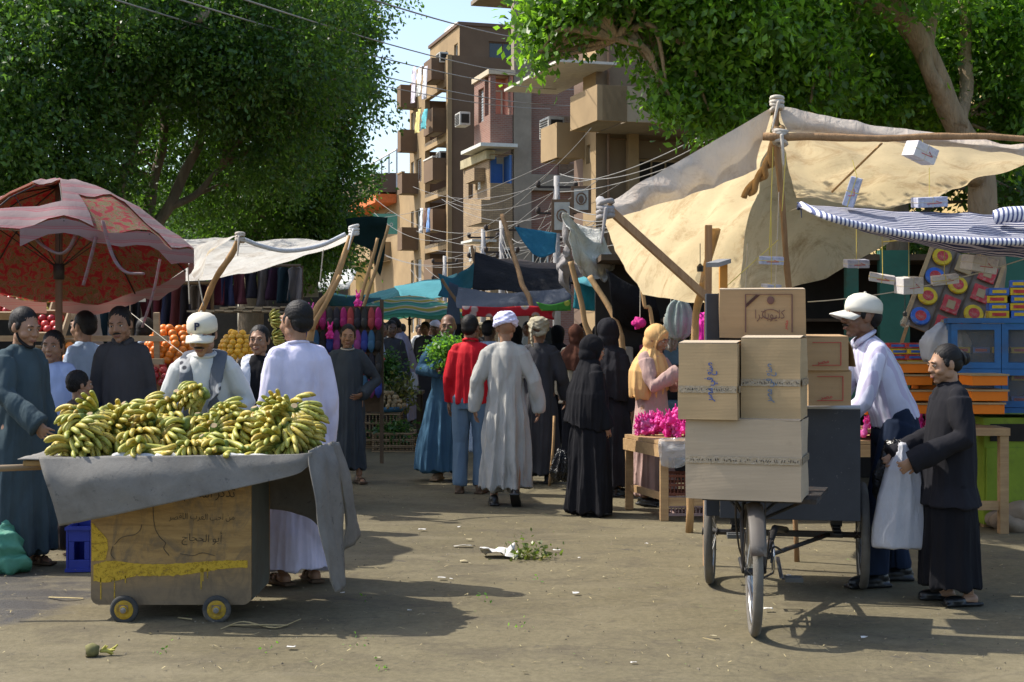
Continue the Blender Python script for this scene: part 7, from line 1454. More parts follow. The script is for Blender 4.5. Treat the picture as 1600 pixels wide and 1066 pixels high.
# baskets, potatoes and greens down the lane
wick=NT('wicker'); v=wick.coord(); wv=wick.new('ShaderNodeTexWave',bands_direction='Z'); wv.inputs['Scale'].default_value=12; wv.inputs['Distortion'].default_value=2; wick.l.new(v,wv.inputs['Vector']); cc=wick.ramp(wv.outputs['Fac'],[(.2,(.12,.075,.04)),(.7,(.32,.22,.12))]); wick.col(cc); wick.set(Roughness=.9); wick=wick.mat
def basket(c,w,d,h,label):
    e=empty('palm_basket',c,0,label,'basket'); mb=MB()
    for z in (0.01,h*.33,h*.66,h): mb.box((0,-d/2,z),(w,.02,.03)); mb.box((0,d/2,z),(w,.02,.03)); mb.box((-w/2,0,z),(.02,d,.03)); mb.box((w/2,0,z),(.02,d,.03))
    mb.build('hoops',wick,e); mb=MB(); n=int(w/.045)
    for k in range(n+1):
        for s in (-1,1): mb.box((-w/2+w*k/n,s*(d/2-.015),h/2),(.016,.012,h))
    for k in range(int(d/.05)+1):
        for s in (-1,1): mb.box((s*(w/2-.015),-d/2+k*.05,h/2),(.012,.016,h))
    mb.build('ribs',wick,e); mb=MB(); mb.box((0,0,.01),(w*.96,d*.96,.015)); mb.build('basket_base',wick,e); return e
def bx_(px,Y): return (px-800)/F*Y
basket(V((bx_(597,19),19.1,.12)),.50,.42,.36,'tall palm rib basket carrying a blue tray of potatoes'); basket(V((bx_(618,18.9),18.7,.0)),.54,.36,.24,'low palm rib basket of greens on the ground below the potatoes'); basket(V((bx_(578,19.4),19.3,0)),.5,.4,.12,'flat basket under the tall palm rib basket')
mb=MB(); mb.lathe([(.24,0),(.30,.07),(.29,.07),(.23,.01)],24,Matrix.Translation((bx_(600,19),19.05,.50))@Matrix.Diagonal((1,.8,1,1))); o=mb.build('blue_tray',mat('blue_enamel',(.06,.16,.26),.5),smooth=True); tag(o,'blue tray full of potatoes on the tall basket','tray')
c=V((bx_(602,19),19.05,.58))
for k in range(4):
    q=1-k*.22; n=max(3,int(18*q))
    for j in range(n):
        a=6.283*j/n+k; put(F_po,'potato',c+V((.25*q*math.cos(a),.2*q*math.sin(a),k*.055)),'potato heaped on the blue tray','potato','potatoes on the blue tray')
for j in range(9): put(F_po,'potato',c+V((random.uniform(-.15,.15),random.uniform(-.12,.0),.03)),'potato heaped on the blue tray','potato','potatoes on the blue tray')
greens(P(600,578,19.6),(.20,.2,.2),1500,.07,herbd,'large heap of dark green herbs behind the potatoes',7,False,'herb_heap'); greens(V((bx_(618,18.9),18.7,.26)),(.20,.14,.07),700,.06,herbd,'dark greens in the low palm rib basket',8,False,'herb_heap')
greens(P(628,612,19.3),(.08,.1,.13),400,.07,leaf_mat('dry_herb',(.12,.12,.04),(.17,.15,.06),.2),'yellowing drooping herbs beside the potatoes',9,False,'herb_heap')
for j in range(10): put(F_re,'tomato',P(578+j*2.2,572-abs(j-4)*2,19.4),'red tomato behind the slate robed youth','vegetable','tomatoes behind the slate robed youth')
for px in (573,560): bag_=None
e=empty('vegetable_stand',(bx_(600,19.9),19.9,0),0,'wooden stand behind the potato baskets','stall'); mb=MB(); mb.box((0,0,.72),(1.1,.7,.04)); mb.build('top',rack_m,e)
for sx_ in (-.5,.5):
    for sy_ in (-.3,.3): mb=MB(); mb.box((sx_,sy_,.35),(.05,.05,.7)); mb.build('leg',rack_m,e)
# dark back stalls across the lane, so depth of the market reads
for k,(x0_,x1_,Y,h,lab) in enumerate(((-5.2,-1.9,19.6,1.5,'dark cloth covered stall under the left trees'),(-1.75,-.9,24.5,1.2,'dark stall table beyond the slate robed youth'),(.15,1.3,22,1.5,'dark stall table beyond the veiled women'),(-.55,.1,34,1.4,'stall table deep in the lane'))):
    e=empty('market_stall',((x0_+x1_)/2,Y,0),0,lab,'stall'); w_=x1_-x0_; mb=MB(); mb.box((0,0,.8),(w_,.8,.05)); mb.box((0,-.39,.42),(w_-.02,.02,.7)); mb.build('table',mat('stall_dark_cloth',(.05,.045,.05),.95),e)
    for j in range(int(w_/.35)):
        mb=MB(); mb.box((-w_/2+.2+j*.35,0,.92),(.26,.4,.2+.05*(j%3))); mb.build('goods',mat('goods_'+str(j%4),[(.25,.18,.1),(.3,.1,.08),(.1,.2,.12),(.35,.3,.2)][j%4]),e,bevel=.01)
# ================================================================ right hand stalls
tb=empty('sweets_table',(2.0,12.25,0),0,'rough wooden table loaded with bright pink sugar figures','table'); tO=V(tb.location); zt_=.67
top=[P(976,0,12.65),P(1033,0,11.85)]; tl=V((top[0].x,12.65,0)); fl=V((top[1].x,11.85,0)); xr=3.75
twd=wood('table_wood',(.46,.30,.14),(.32,.19,.09),axis=0)
mb=MB(); mb.add([tl-tO+Z_(zt_-.001),fl-tO+Z_(zt_-.001),V((xr,11.9,zt_-.001))-tO,V((xr,12.7,zt_-.001))-tO]+[tl-tO+Z_(zt_-.03),fl-tO+Z_(zt_-.03),V((xr,11.9,zt_-.03))-tO,V((xr,12.7,zt_-.03))-tO],[(0,1,2,3),(7,6,5,4),(0,4,5,1),(1,5,6,2),(2,6,7,3),(3,7,4,0)]); mb.build('table_top',twd,tb)
mb=MB(); mb.beam(fl-tO+Z_(zt_-.085),V((xr,11.9,zt_-.085))-tO,.03,.10); mb.beam(tl-tO+Z_(zt_-.085),fl-tO+Z_(zt_-.085)+V((0,.02,0)),.03,.10); mb.build('apron',twd,tb)
for p in (tl+V((.04,-.02,0)),fl+V((.03,.05,0)),V((2.35,11.95,0)),V((xr-.05,11.97,0)),V((xr-.05,12.65,0)),V((2.35,12.65,0))): mb=MB(); mb.box(p-tO+Z_((zt_-.03)/2),(.07,.07,zt_-.035)); mb.build('leg',twd,tb,bevel=.004)
mb=MB(); mb.beam(tl-tO+V((.04,0,.20)),fl-tO+V((.03,.04,.20)),.03,.06); mb.beam(fl-tO+V((.03,.04,.16)),V((2.35,11.95,.16))-tO,.03,.07); mb.build('stretcher',twd,tb)
DG='pink sugar figures heaped on the table'; rd=random.Random(4)
for k in range(90):
    x=rd.uniform(1.10,1.62); t_=(x-1.1)/.52; y=rd.uniform(12.0+(.5*(1-t_)),12.5); lv=rd.random()**1.3*(.06+.16*t_); s=rd.uniform(.85,1.15)
    o=put(PD[k%2],'sugar_doll',V((x,y,zt_+lv)),'bright pink sugar figure heaped beside the rose robed woman','sweet',DG,rot=False); o.rotation_euler=(rd.uniform(-.4,.4),rd.uniform(-.4,.4),rd.uniform(0,6.3)); o.scale=(s,s,s)
for k in range(80):
    x=rd.uniform(2.78,3.72); y=rd.uniform(11.95,12.5); lv=rd.random()**1.3*.2*(1-abs(x-3.05)/.9); s=rd.uniform(.9,1.25); m_=2 if (x>3.25 and rd.random()<.5) else k%2
    o=put(PD[m_],'sugar_doll',V((x,y,zt_+max(0,lv))),('cream' if m_==2 else 'bright pink')+' sugar figure on the table behind the leaning man','sweet',('cream' if m_==2 else 'pink')+' sugar figures behind the leaning man',rot=False); o.rotation_euler=(rd.uniform(-.3,.3),rd.uniform(-.3,.3),rd.uniform(0,6.3)); o.scale=(s,s,s)
cp_=NT('clear_plastic_film'); cp_.col((.6,.6,.6)); cp_.set(Roughness=.12,Alpha=.35); cp_.bump(cp_.noise(cp_.coord(),20,4,.6,1),.9,.02); cp_=cp_.mat
o=cloth([[fl+V((-.02,0,zt_+.02)),fl+V((.2,-.03,zt_+.03)),fl+V((.5,-.02,zt_+.02))],[fl+V((-.03,-.04,zt_-.06)),fl+V((.2,-.06,zt_-.1)),fl+V((.5,-.05,zt_-.05))],[fl+V((.0,-.03,zt_-.2)),fl+V((.12,-.05,zt_-.22)),fl+V((.4,-.04,zt_-.12))]],cp_,'plastic_film',n=6,m=6,amp=.03,freq=8,seed=3,thick=.001); tag(o,'clear plastic film drooping over the edge of the sweets table','plastic')
def lattice_crate(c,w,d,h,m,label):
    e=empty('plastic_crate',c,0,label,'crate'); mb=MB()
    for z in (.012,h*.5,h-.012): mb.box((0,-d/2,z),(w,.012,.024)); mb.box((0,d/2,z),(w,.012,.024)); mb.box((-w/2,0,z),(.012,d-.012,.024)); mb.box((w/2,0,z),(.012,d-.012,.024))
    n=int(w/.03)
    for k in range(n+1):
        for s in (-1,1): mb.box((-w/2+w*k/n,s*(d/2-.007),h/2),(.009,.008,h))
    for k in range(int(d/.03)):
        for s in (-1,1): mb.box((s*(w/2-.007),-d/2+k*.03,h/2),(.008,.009,h))
    mb.build('crate_lattice',m,e); mb=MB(); mb.box((0,0,.006),(w*.97,d*.97,.01)); mb.build('crate_base',m,e); return e
lattice_crate(V((1.52,12.35,0)),.42,.3,.17,mat('crate_white_red',(.5,.35,.32)),'pale plastic crate on the ground below the sweets table'); lattice_crate(V((1.50,12.35,.175)),.40,.3,.18,mat('crate_brown_red',(.28,.10,.06)),'red brown plastic crate stacked on the pale crate below the table')
# --- back wall of the right hand stalls
k_=empty('market_kiosk',(4.2,15,0),0,'dark market kiosk with green pillars behind the right hand stalls','kiosk'); kO=V(k_.location)
grn=mat('pillar_green',(.045,.15,.11),.8,.2,3,dirt=(.07,.10,.07))
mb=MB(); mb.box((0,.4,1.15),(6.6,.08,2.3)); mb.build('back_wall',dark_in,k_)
for px,w_ in ((1396,.30),(1330,.12),(1562,.5)): mb=MB(); mb.box((bx_(px,14.4)-kO.x,-.6,1.2),(w_,.12,2.4)); mb.build('pillar',grn,k_)
mb=MB(); mb.box((0,-.1,2.33),(6.6,1.1,.06)); mb.build('roof',rack_m,k_)
for z in (.7,1.2,1.7): mb=MB(); mb.box((-1.2,.2,z),(4,.35,.03)); mb.build('shelf',rack_m,k_)
KG='wrapped goods on the dark kiosk shelves'
gc=[(.25,.22,.18),(.3,.05,.1),(.1,.16,.2),(.35,.3,.1),(.5,.04,.25),(.15,.15,.15)]
gn=['grey','maroon','slate','ochre','pink','charcoal']
for z in (.72,1.22):
    for k in range(14):
        mb=MB(); w_=random.uniform(.12,.22); h_=random.uniform(.12,.34); mb.box((0,0,h_/2),(w_,.22,h_)); o=mb.build('wrapped_parcel',mat('parcel_%d'%(k%6),gc[k%6],.7,.3,9),bevel=.02); o.location=(1.2+k*.26,15.2,z); tag(o,gn[k%6]+' parcel on the '+('lower' if z<1 else 'upper')+' dark kiosk shelf','parcel',KG)
# small lanterns and soft bundles hanging by the rose robed woman
for k,(px,py,Y,c,lab) in enumerate(((1000,505,13.6,(.5,.02,.2),'pink wrapped bundle behind the mustard headscarf'),(1085,548,12.9,(.8,.03,.4),'pink packet on the pole behind the mustard headscarf'),(1102,520,13.2,(.7,.02,.35),'pink cloth hanging beside the upright board'),(1062,500,13.4,(.25,.30,.28),'grey green cloth bundle hung under the cream canopy'),(1048,520,13.5,(.3,.28,.24),'pale jointed lamp stand under the cream canopy'))):
    mb=MB(); mb.ell((0,0,0),(.07 if k!=3 else .14,.06,.05 if k<2 else .20)); me=remesh(mb,.015,1,foldfn(k,.02,9,8)); o=mobj('hanging_bundle',me,mat('bundle_%d'%k,c,.7)); o.location=P(px,py,Y); tag(o,lab,'bundle'); mb=MB(); mb.tube([(0,0,.0),(.01,.05,.75)],.004,5); mb.build('string',rope_m,o)
# --- blue showcase on a green cabinet
bp_=mat('showcase_blue',(.03,.13,.33),.55,.2,6,dirt=(.05,.10,.2)); gp_=mat('cabinet_green',(.22,.30,.025),.7,.2,4,dirt=(.14,.17,.04)); glz=NT('showcase_glass'); glz.col((.25,.25,.24)); glz.set(Roughness=.05,Alpha=.2); glz=glz.mat
Ys=11.4; x0_=bx_(1508,Ys); sc_=empty('glass_showcase',(x0_+.55,Ys+.25,.93),R(-14),'blue wooden glass fronted showcase on the right hand stall','cabinet')
zt2=P(0,497,Ys).z-.93; H_=zt2; W_=1.15; D_=.5
def fr_(a,b,c,d,y,par,m,th=.05,mid=()):
    """wooden frame rectangle x a..b, z c..d"""
    mb=MB(); mb.box(((a+b)/2,y,c+th/2),(b-a,.04,th)); mb.box(((a+b)/2,y,d-th/2),(b-a,.04,th))
    for x in (a+th/2,b-th/2,*mid): mb.box((x,y-.001,(c+d)/2),(th,.042,d-c-2*th))
    return mb.build('door_frame',m,par)
mb=MB(); mb.box((0,0,H_-.02),(W_+.06,D_+.06,.04)); mb.box((0,0,.02),(W_+.06,D_+.06,.04)); mb.box((0,D_/2-.01,H_/2),(W_,.02,H_-.09)); mb.build('carcass',bp_,sc_)
for zz3 in (H_*.5,): mb=MB(); mb.box((0,.02,zz3),(W_-.04,D_-.1,.015)); mb.build('shelf',bp_,sc_)
for a,b in ((-W_/2,-.19),(-.185,.19),(.195,W_/2)):
    f=fr_(a,b,.045,H_*.46,-D_/2,sc_,bp_); mb=MB(); mb.box(((a+b)/2,-D_/2+.005,H_*.25),(b-a-.08,.004,H_*.42-.08)); mb.build('pane',glz,f)
    f=fr_(a,b,H_*.465,H_-.045,-D_/2,sc_,bp_); mb=MB(); mb.box(((a+b)/2,-D_/2+.005,H_*.71),(b-a-.08,.004,H_*.46-.08)); mb.build('pane',glz,f)
f=fr_(-D_/2,D_/2,.045,H_-.045,0,sc_,bp_); f.matrix_local=Matrix.Translation((-W_/2,0,0))@Matrix.Rotation(R(-90),4,'Z')
SG=Matrix.Translation(sc_.location)@Matrix.Rotation(R(-14),4,'Z')
ppm=[mat('pack_yellow',(.60,.42,.02),.5,.2,20,dirt=(.4,.1,.05)),mat('pack_blue',(.04,.12,.42),.5,.2,20,dirt=(.2,.25,.3)),mat('pack_orange',(.75,.19,.01),.6,.06),mat('pack_red',(.45,.04,.04),.5,.3,22,dirt=(.4,.3,.2)),mat('pack_kraft',(.36,.25,.13),.8)]
pn_=['yellow','blue','orange','red','kraft']
def pack(p,d,mi,label,grp,rz=0,stripe=None,name='sweet_box'):
    mb=MB(); mb.box((0,0,0),d); o=mb.build(name,ppm[mi],bevel=.002); o.location=p; o.rotation_euler=(0,0,rz); tag(o,label,'box',grp)
    if stripe is not None: mb=MB(); mb.box((0,-d[1]/2-.002,0),(d[0]*.7,.003,d[2]*.45)); mb.build('print',ppm[stripe],o)
    return o
for r_ in range(3):
    for k in range(7):
        p=SG@V((-.48+k*.15,0,.10+(.18*r_ if r_<2 else H_*.5+.02))); pack(p,(.13,.2,.05),(k+r_)%2*0+(0 if (k+r_)%3 else 1),('yellow' if (k+r_)%3 else 'blue')+' packet inside the blue showcase','packets inside the blue showcase',R(-14),3)
for col_ in range(5):
    for k in range(5 if col_ else 4):
        mi=(k+col_)%2; p=SG@V((-.20+col_*.17,-.05,H_+.03+k*.062)); pack(p,(.155,.2,.058),mi,pn_[mi]+' sweet packet stacked on top of the blue showcase','packets stacked on top of the showcase',R(-14+random.uniform(-6,6)),3 if mi==0 else 0)
gcab=empty('green_cabinet',(bx_(1590,11.6)+.25,11.75,0),0,'lime green painted counter under the blue showcase','counter'); mb=MB(); mb.box((0,0,.46),(1.15,.6,.86)); mb.build('body',gp_,gcab,bevel=.004)
for (a,b) in ((-.575,.0),(.0,.575)): mb=MB(); mb.box(((a+b)/2,-.31,.40),(b-a-.03,.02,.5)); mb.build('door',gp_,gcab,bevel=.003); mb=MB(); mb.box(((a+b)/2,-.302,.77),(b-a-.1,.02,.14)); mb.build('slot',dark_in,gcab)
ft=empty('wood_frame_table',(bx_(1540,11.2),11.35,0),0,'bare timber frame table in front of the lime green counter','table'); mb=MB(); mb.box((-.05,0,.80),(.42,.5,.06)); mb.build('table_top',twd,ft)
for x in (-.22,.12):
    for y in (-.2,.2): mb=MB(); mb.box((x,y,.385),(.07,.07,.77)); mb.build('leg',twd,ft,bevel=.004)
mb=MB(); mb.box((-.05,-.2,.22),(.27,.04,.07)); mb.build('stretcher',twd,ft)
# orange cartons with kraft lids
OG='orange cartons with kraft lids on the right hand stall'
for (px,ys_,Y,w_) in ((1414,(648,628,604,585),12.0,.36),(1455,(640,618,600),12.2,.30),(1535,(648,628,604),11.25,.28),(1372,(650,632),12.3,.25)):
    for k,y in enumerate(ys_):
        p=P(px+(k*3)%5,y-10,Y); pos={1414:'left of the bun haired woman',1455:'just behind the bun haired woman',1535:'right of the bun haired woman',1372:'behind the leaning man'}[px]
        mb=MB(); mb.box((0,0,0),(w_,.3,.075)); o=mb.build('orange_carton',ppm[2],bevel=.003); o.location=p; o.rotation_euler=(0,0,R(-8+5*(k%3))); tag(o,'orange carton with kraft lid stacked '+pos,'box',OG+' '+pos)
        mb=MB(); mb.box((0,0,.045),(w_+.02,.32,.014)); mb.build('lid',ppm[4],o)
e=empty('display_shelf',(2.95,12.75,0),0,'low plank shelf carrying the orange cartons','shelf'); mb=MB(); mb.box((.6,-.5,.74),(1.6,.5,.03)); mb.build('plank',twd,e)
for x in (-.15,1.35): mb=MB(); mb.box((x,-.3,.37),(.05,.05,.73)); mb.build('leg',twd,e)
for col_,(px,Y) in enumerate(((1400,12.3),(1428,12.2))):
    for k in range(5): mi=0 if k%2 else 3; pack(P(px+k%2*3,576-k*9,Y),(.16,.2,.045),mi,pn_[mi]+' flat sweet box in the pile above the orange cartons','flat boxes above the orange cartons',R(-6),1)
# slanted display boards
for bi,(c,rot,label) in enumerate(((P(1490,462,12.6),-22,'slanted board pinned with round and square sweet packets'),)):
    e=empty('display_board',c,0,label,'display board'); e.rotation_euler=(R(-24),R(22),R(-10)); MB_=Matrix.Translation(c)@e.rotation_euler.to_matrix().to_4x4()
    mb=MB(); mb.box((0,.02,0),(.62,.02,.85)); mb.build('backing',mat('board_grey_brown',(.22,.17,.13)),e)
    for x in (-.32,.32): mb=MB(); mb.box((x,0,0),(.035,.05,.9)); mb.build('frame_post',twd,e)
    for x in (-.1,.1): mb=MB(); mb.box((x,.0,0),(.012,.02,.85)); mb.build('divider',rack_m,e)
    for i in range(4):
        for j in range(3):
            q=MB_@V((-.21+j*.21,-.025,-.32+i*.21)); kind=(i*3+j*2)%4
            if (i+j)%3==0 or (j==0 and i<3):
                mb=MB(); mb.lathe([(.085,-.012),(.088,0),(.08,.014),(.001,.016)],20,Matrix.Rotation(R(90),4,'X')); o=mb.build('round_packet',ppm[0 if (i+j)%2 else 1]); mb=MB(); mb.lathe([(.05,.0165),(.001,.018)],16,Matrix.Rotation(R(90),4,'X')); mb.build('print',ppm[3],o); nm='round '+('yellow' if (i+j)%2 else 'blue')
            else:
                mb=MB(); mb.box((0,0,0),(.15,.02,.16)); o=mb.build('square_packet',ppm[3] if kind<3 else ppm[4],bevel=.006); mb=MB(); mb.box((0,-.012,0),(.07,.004,.08)); mb.build('print',ppm[4 if kind<3 else 3],o); nm='square '+('red' if kind<3 else 'kraft')
            o.location=q; o.rotation_euler=e.rotation_euler; tag(o,nm+' sweet packet pinned on the slanted board','packet','packets on the slanted board')
    for s in (-1,1): mb=MB(); mb.beam((s*.3,.05,.2),(s*.3+.1,.6,-.9),.03,.03); mb.build('prop',twd,e)
o=bag('plastic_bundle',P(1478,508,11.9),.30,.20,.14,plw,'bulky clear plastic bundle on the stall above the bun haired woman',((0,.3),(.2,.75),(.5,1),(.9,1),(1,.9)),6,.03)
# hanging sweet boxes
wb=mat('white_box_print',(.62,.60,.60),.6,.12,30,dirt=(.35,.32,.42)); wr=mat('blue_print_box',(.42,.44,.54),.6,.25,40,dirt=(.15,.17,.3)); pr=mat('red_print_small',(.5,.12,.12),.6)
HG='small sweet boxes hung on strings under the cream canopy'
for k,(px,py,w_,h_,Y,ry,rz,pt_,lab) in enumerate(((1438,239,.17,.10,9.0,20,22,218,'white box tied to the ridge pole, highest of the hanging boxes'),(1332,300,.07,.19,9.1,18,-15,250,'tall patterned box hanging crooked left of the striped awning'),(1452,316,.20,.065,9.3,-3,5,262,'flat patterned box just above the striped awning'),(1205,407,.16,.05,9.4,3,-8,330,'patterned box hanging by the centre pole'),(1338,412,.15,.055,9.7,0,0,330,'patterned box in front of the rear canvas edge'),(1378,435,.17,.055,9.7,10,-12,352,'white box with red print hanging left of the green pillar'),(1420,446,.15,.11,9.6,-3,14,366,'cube shaped white box hanging over the cap of the leaning man'),(1476,437,.17,.06,9.6,-6,-10,372,'white box with red print hanging right of the cube shaped one'),(1530,413,.20,.10,9.4,8,20,380,'largest white box, hanging furthest right below the striped awning'),(1205,450,.10,.05,9.6,0,10,400,'patterned roll box just above the top carton'))):
    c=P(px,py,Y); e=empty('hanging_box',c,0,lab,'box',HG); e.rotation_euler=(R(6),R(ry),R(rz)); mb=MB(); mb.box((0,0,0),(w_,.13,h_)); mb.build('box_body',wr if k in(1,2,3,4,9) else wb,e,bevel=.004)
    mb=MB(); mb.box((0,0,0),(.005,.134,h_+.004)); mb.box((0,-.0,0),(w_+.004,.134,.004)); mb.build('ribbon',yrope if k%2 else rope_m,e)
    mb=MB(); mb.tube([(w_*.1,-.067,h_*.12),(w_*.3,-.067,-h_*.1),(-w_*.2,-.067,-h_*.15)],.003,5); mb.build('print',pr,e)
    u=P(px+(0 if k else 3),pt_,Y)-c; mb=MB(); Ri=e.rotation_euler.to_matrix().inverted(); mb.tube([(0,0,h_/2),Ri@u],.0025,4); mb.build('string',yrope,e)
c=P(1414,500,9.8); e=empty('light_bulb',c,0,'clear unlit light bulb hanging on a wire right of the white cap','bulb'); mb=MB(); mb.lathe([(.001,-.055),(.022,-.05),(.034,-.03),(.034,-.012),(.02,.012),(.014,.025)],16); mb.build('glass',glz,e,smooth=True); mb=MB(); mb.lathe([(.015,.024),(.016,.05),(.006,.06)],12); mb.build('socket',leather,e); mb=MB(); mb.tube([(0,0,.055),(0,0,.26)],.003,5); mb.build('cord',leather,e)
c=P(1094,430,9.9); e=empty('light_bulb',c,0,'clear unlit light bulb in a black socket left of the thin canopy post','bulb'); mb=MB(); mb.lathe([(.001,-.055),(.022,-.05),(.034,-.03),(.034,-.012),(.02,.012),(.014,.025)],16); mb.build('glass',glz,e,smooth=True); mb=MB(); mb.lathe([(.022,.024),(.024,.06),(.006,.08)],12); mb.build('socket',leather,e); mb=MB(); mb.tube([(0,0,.075),(0,0,.22)],.003,5); mb.build('cord',leather,e)
o=string(P(1262,472,9.9),P(1600,405,9.3),.004,rope_m,'washing_line',None,.05); tag(o,'pale slack line strung across the right hand stall','cord')
# rock pile
rk=mat('sandstone_rock',(.26,.20,.14),.95,.25,4,.8,12)
for k,(px,py,Y,r_,lab) in enumerate(((1580,828,11.3,.13,'rough brown rock lowest in the small pile at the right edge'),(1590,800,11.3,.11,'rounded brown rock on top of the pile at the right edge'),(1562,818,11.5,.11,'rounded rock leaning at the left of the pile at the right edge'))):
    mb=MB(); mb.ell((0,0,0),(r_*1.15,r_,r_*.75),nu=20,nv=14); mb.v=[tuple(V(p)*(1+.35*noise.noise(V(p)*9+V((k*5,0,0))))) for p in mb.v]; o=mb.build('rock',rk,smooth=True); q=P(px,py,Y); o.location=(q.x,q.y,max(.075,q.z)); tag(o,lab,'rock')
# ================================================================ left ground things
gs=NT('green_net_sack'); v=gs.coord(); cc=gs.ramp(gs.noise(v,6,5,.6),[(.3,(.06,.26,.17)),(.7,(.12,.38,.27))]); gs.col(cc); gs.set(Roughness=.6); gs.bump(gs.noise(v,40,4,.7),.7,.01); gs.translucent(.2,cc); gs=gs.mat
def lump(c,r,m,label,name,cat,seed,amp=.25,vox=.015):
    mb=MB(); mb.ell(c,r,nu=20,nv=14); mb.ell(V(c)+V((r[0]*.5,-.05,-r[2]*.6)),(r[0]*.8,r[1]*.7,r[2]*.4)); mb.capsule(V(c)+V((0,0,r[2]*.6)),V(c)+V((r[0]*.3,0,r[2]*1.25)),r[0]*.35,r[0]*.15)
    def d(co,nr): return co+nr*(.03*(1-np.abs(np.sin(co@np.array([23,17,11])+seed)))+.02*(1-np.abs(np.sin(co@np.array([-14,25,31])+seed))))[:,None]
    o=mobj(name,remesh(mb,vox,1,d),m); return tag(o,label,cat)
lump((bx_(2,9.4),9.4,.15),(.14,.14,.15),gs,'crumpled green net sack on the ground at the left edge','net_sack','sack',2)
e=empty('plastic_crate',(bx_(128,9.5),9.55,0),R(6),'blue plastic crate on the ground between the dark robe and the cart','crate'); bl_=mat('crate_blue',(.02,.035,.24),.45,.15,9); mb=MB()
w_,d_,h_=.17,.34,.30
for s in (-1,1): mb.box((s*(w_/2-.008),0,h_/2),(.016,d_,h_)); 
mb.box((0,d_/2-.008,h_/2),(w_-.032,.016,h_)); mb.box((0,0,.01),(w_-.034,d_-.034,.02)); 
mb.box((0,-d_/2+.008,.04),(w_-.032,.016,.08)); mb.box((0,-d_/2+.008,h_-.05),(w_-.032,.016,.10)); mb.box((-.05,-d_/2+.0085,.14),(.035,.015,.12)); mb.box((.05,-d_/2+.0085,.14),(.035,.015,.12)); mb.build('crate_body',bl_,e,bevel=.004); mb=MB(); mb.box((0,-d_/2-.003,h_-.012),(w_+.012,.018,.022)); mb.box((0,-d_/2-.003,.012),(w_+.012,.018,.022)); mb.build('rim',bl_,e)
# banana stump, straw strips, litter
c=G(155,1026); e=empty('banana_stalk_stump',c,R(15),'cut banana stalk stump lying on the bare ground in front of the cart','stalk'); mb=MB(); mb.tube([(-.06,0,.028),(-.03,0,.034),(.0,.0,.03)],[.030,.036,.022],10); mb.build('stump',mat('stump_skin',(.16,.15,.06),.9,.3,30),e,smooth=True); mb=MB(); mb.tube([(-.0605,0,.028),(-.063,0,.028)],.028,10); mb.build('cut_end',cutm,e)
for k in range(9): mb=MB(); a=k*.8; mb.capsule((.01+k*.006,0,.026),(.03+k*.007,.018*math.sin(a),.030+.022*math.cos(a)),.009,.004,7); mb.build('finger_stub',mat('stub_yellow_green',(.42,.38,.08),.7),e,smooth=True)
strm=mat('dry_palm_strip',(.42,.34,.17),.85,.2,20)
SGp='dry palm strips lying on the ground'
for k,(pts,lab) in enumerate(([((345,986),(380,978),(430,984),(470,974)),'longest dry palm strip on the ground right of the small wheels'],[((358,980),(400,983),(450,980)),'dry palm strip lying under the longest one'],[((76,936),(100,940),(130,938)),'dry palm strip on the ground left of the cart'],[((278,968),(300,974)),'short dry strip in the shadow between the wheels'],[((1098,1000),(1118,1008)),'thin straw on the ground left of the tricycle wheel'])):
    p=[G(*q)+V((0,0,.012+.012*(i%2))) for i,q in enumerate(pts)]; p=[q for q in spline(p,5)]; mb=MB(); mb.grid([[q+V((0,.010 if k!=4 else .003,0)) for q in p],[q-V((0,.010 if k!=4 else .003,0)) for q in p]],thick=.002); o=mb.build('palm_strip',strm); tag(o,lab,'strip')
def scrap(px,py,w_,d_,m,label,grp=None,seed=0,name='paper_scrap',cat='litter',hh=.02):
    c=G(px,py)+V((0,0,.012)); r=random.Random(seed); rows=[[c+V(((i/2-.5)*w_+r.uniform(-.2,.2)*w_*.4,(j/2-.5)*d_+r.uniform(-.2,.2)*d_*.4,r.uniform(0,hh))) for i in range(3)] for j in range(3)]
    o=cloth(rows,m,name,n=4,m=4,amp=hh*.35,freq=12,seed=seed,thick=.0015); return tag(o,label,cat,grp)
pw=mat('litter_paper_white',(.62,.60,.56),.8,.1,20)
scrap(778,871,.22,.16,pw,'largest crumpled white paper in the middle of the street',seed=1,hh=.10); scrap(722,856,.13,.05,mat('litter_card_grey',(.40,.38,.33)),'flat greyish card left of the crumpled white paper',seed=2,hh=.01); scrap(800,873,.09,.08,pw,'smaller white paper touching the green scraps',seed=3,hh=.05)
lr=random.Random(8); LG='small pale litter scraps scattered on the street'
for k,(px,py) in enumerate([(735,884),(870,863),(717,826),(733,846),(905,875),(1010,853),(725,880),(640,958),(455,1015),(590,1032),(1350,1000),(1232,903),(945,905),(690,907),(705,908),(820,1055),(525,925),(535,930),(1115,998),(1200,955),(60,865),(75,868),(990,1040),(660,830),(1480,905),(900,930)]):
    s=lr.uniform(.010,.035); scrap(px,py,s*1.6,s,pw if k%3 else mat('litter_tan',(.42,.36,.22)),'small pale scrap of litter on the street',LG,seed=20+k,hh=.008)
e=greens(G(832,874)+V((0,0,.02)),(.13,.06,.015),320,.04,leaf_mat('herb_scrap',(.08,.14,.03),(.2,.16,.05),.2),'green herb scraps trampled beside the white paper',12,False,'herb_scraps')
for k,(px,py) in enumerate(((252,1019),(425,1018),(560,1012),(570,940),(760,940),(815,985),(600,1048),(840,912))): greens(G(px,py)+V((0,0,.01)),(.014,.01,.003),10,.022,herb,'small green leaf scrap on the street '+['front left','left of centre','near the cart shadow','behind the cart shadow','at the shadow tip','in front of the paper','at the bottom edge','below the white paper'][k],30+k,False,'leaf_scrap')
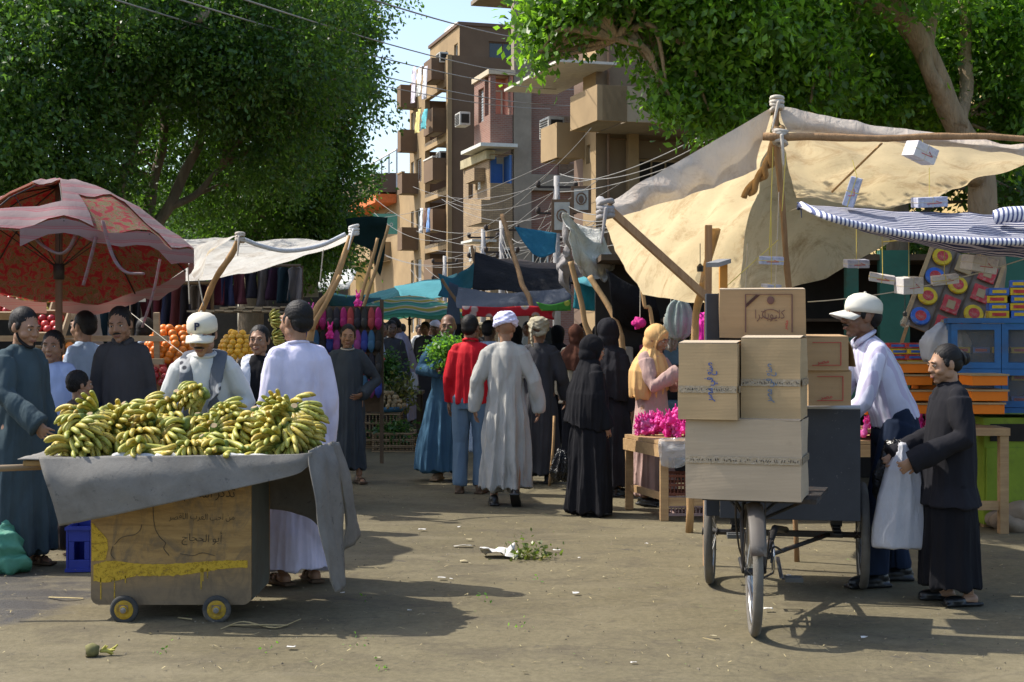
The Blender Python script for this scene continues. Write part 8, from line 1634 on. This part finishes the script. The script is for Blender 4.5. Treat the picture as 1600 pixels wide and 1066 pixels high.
# green sign on the far house, name board over the lane
for (px,py,w_,h_,Y,m_,lab,tx) in ((601,350,1.5,1.2,84,mat('sign_green',(.12,.33,.24),.7),'green sign board with white Arabic writing on the far orange house','مصر'),(463,443,.8,.5,26,mat('sign_faded',(.35,.33,.28),.8),'faded sign board low over the far left of the lane','مصر')):
    c=P(px,py,Y); e=empty('sign_board',c,R(0),lab,'sign'); mb=MB(); mb.box((0,0,0),(w_,.06,h_)); mb.build('board',m_,e); lettering(arab(tx),h_*.5,white_fr if w_>1 else rack_m,Matrix.Translation((0,-.04,-h_*.12))@Matrix.Rotation(R(90),4,'X'),e,'writing',width=w_*.7)
    mb=MB(); mb.beam((0,.03,0),(0,.9,0),.08,.08); mb.build('bracket',rack_m,e)

# ================================================================ gravel and trodden bits on the street
mb=MB(); r=random.Random(77)
def gpt():
    py=515+3555/r.uniform(6.6,15); px=r.uniform(-40,1640); return G(px,py)
for k in range(1100):
    p=gpt(); s=r.uniform(.002,.006)*(1 if r.random()<.95 else 1.8); a=r.uniform(0,6.28)
    vs=[(p.x+s*1.3*math.cos(a+j*1.571)*r.uniform(.7,1.2),p.y+s*math.sin(a+j*1.571)*r.uniform(.7,1.2),.006) for j in range(4)]+[(p.x,p.y,.010+s*.5)]
    mb.add(vs,[(0,1,4),(1,2,4),(2,3,4),(3,0,4)],0 if r.random()<.65 else 1)
for k in range(420):
    p=gpt(); a=r.uniform(0,6.28); L=r.uniform(.015,.07); w_=r.uniform(.0012,.003); d=V((math.cos(a),math.sin(a),0)); q=V((-d.y,d.x,0))*w_; z=V((0,0,.013))
    mb.add([p-d*L/2-q+z,p-d*L/2+q+z,p+q*1.2+z+V((0,0,.006)),p-q*1.2+z+V((0,0,.006)),p+d*L/2+z],[(0,1,2,3),(3,2,4)],2)
for k in range(260):
    p=gpt(); a=r.uniform(0,6.28); s=r.uniform(.004,.014); z=V((0,0,.014)); u=V((math.cos(a),math.sin(a),0))*s; v=V((-u.y,u.x,.3*s))*.6
    mb.add([p-u+z,p+v+z,p+u+z,p-v+z+V((0,0,.003))],[(0,1,2,3)],3 if r.random()<.5 else 4)
o=mb.build('gravel_and_straw',[mat('pebble_tan',(.24,.20,.14),.9),mat('pebble_dark',(.07,.06,.045),.9),mat('straw_bit',(.40,.33,.17),.9),mat('dry_leaf_bit',(.20,.16,.06),.8),mat('green_bit',(.12,.22,.05),.8)]); tag(o,kind='stuff')
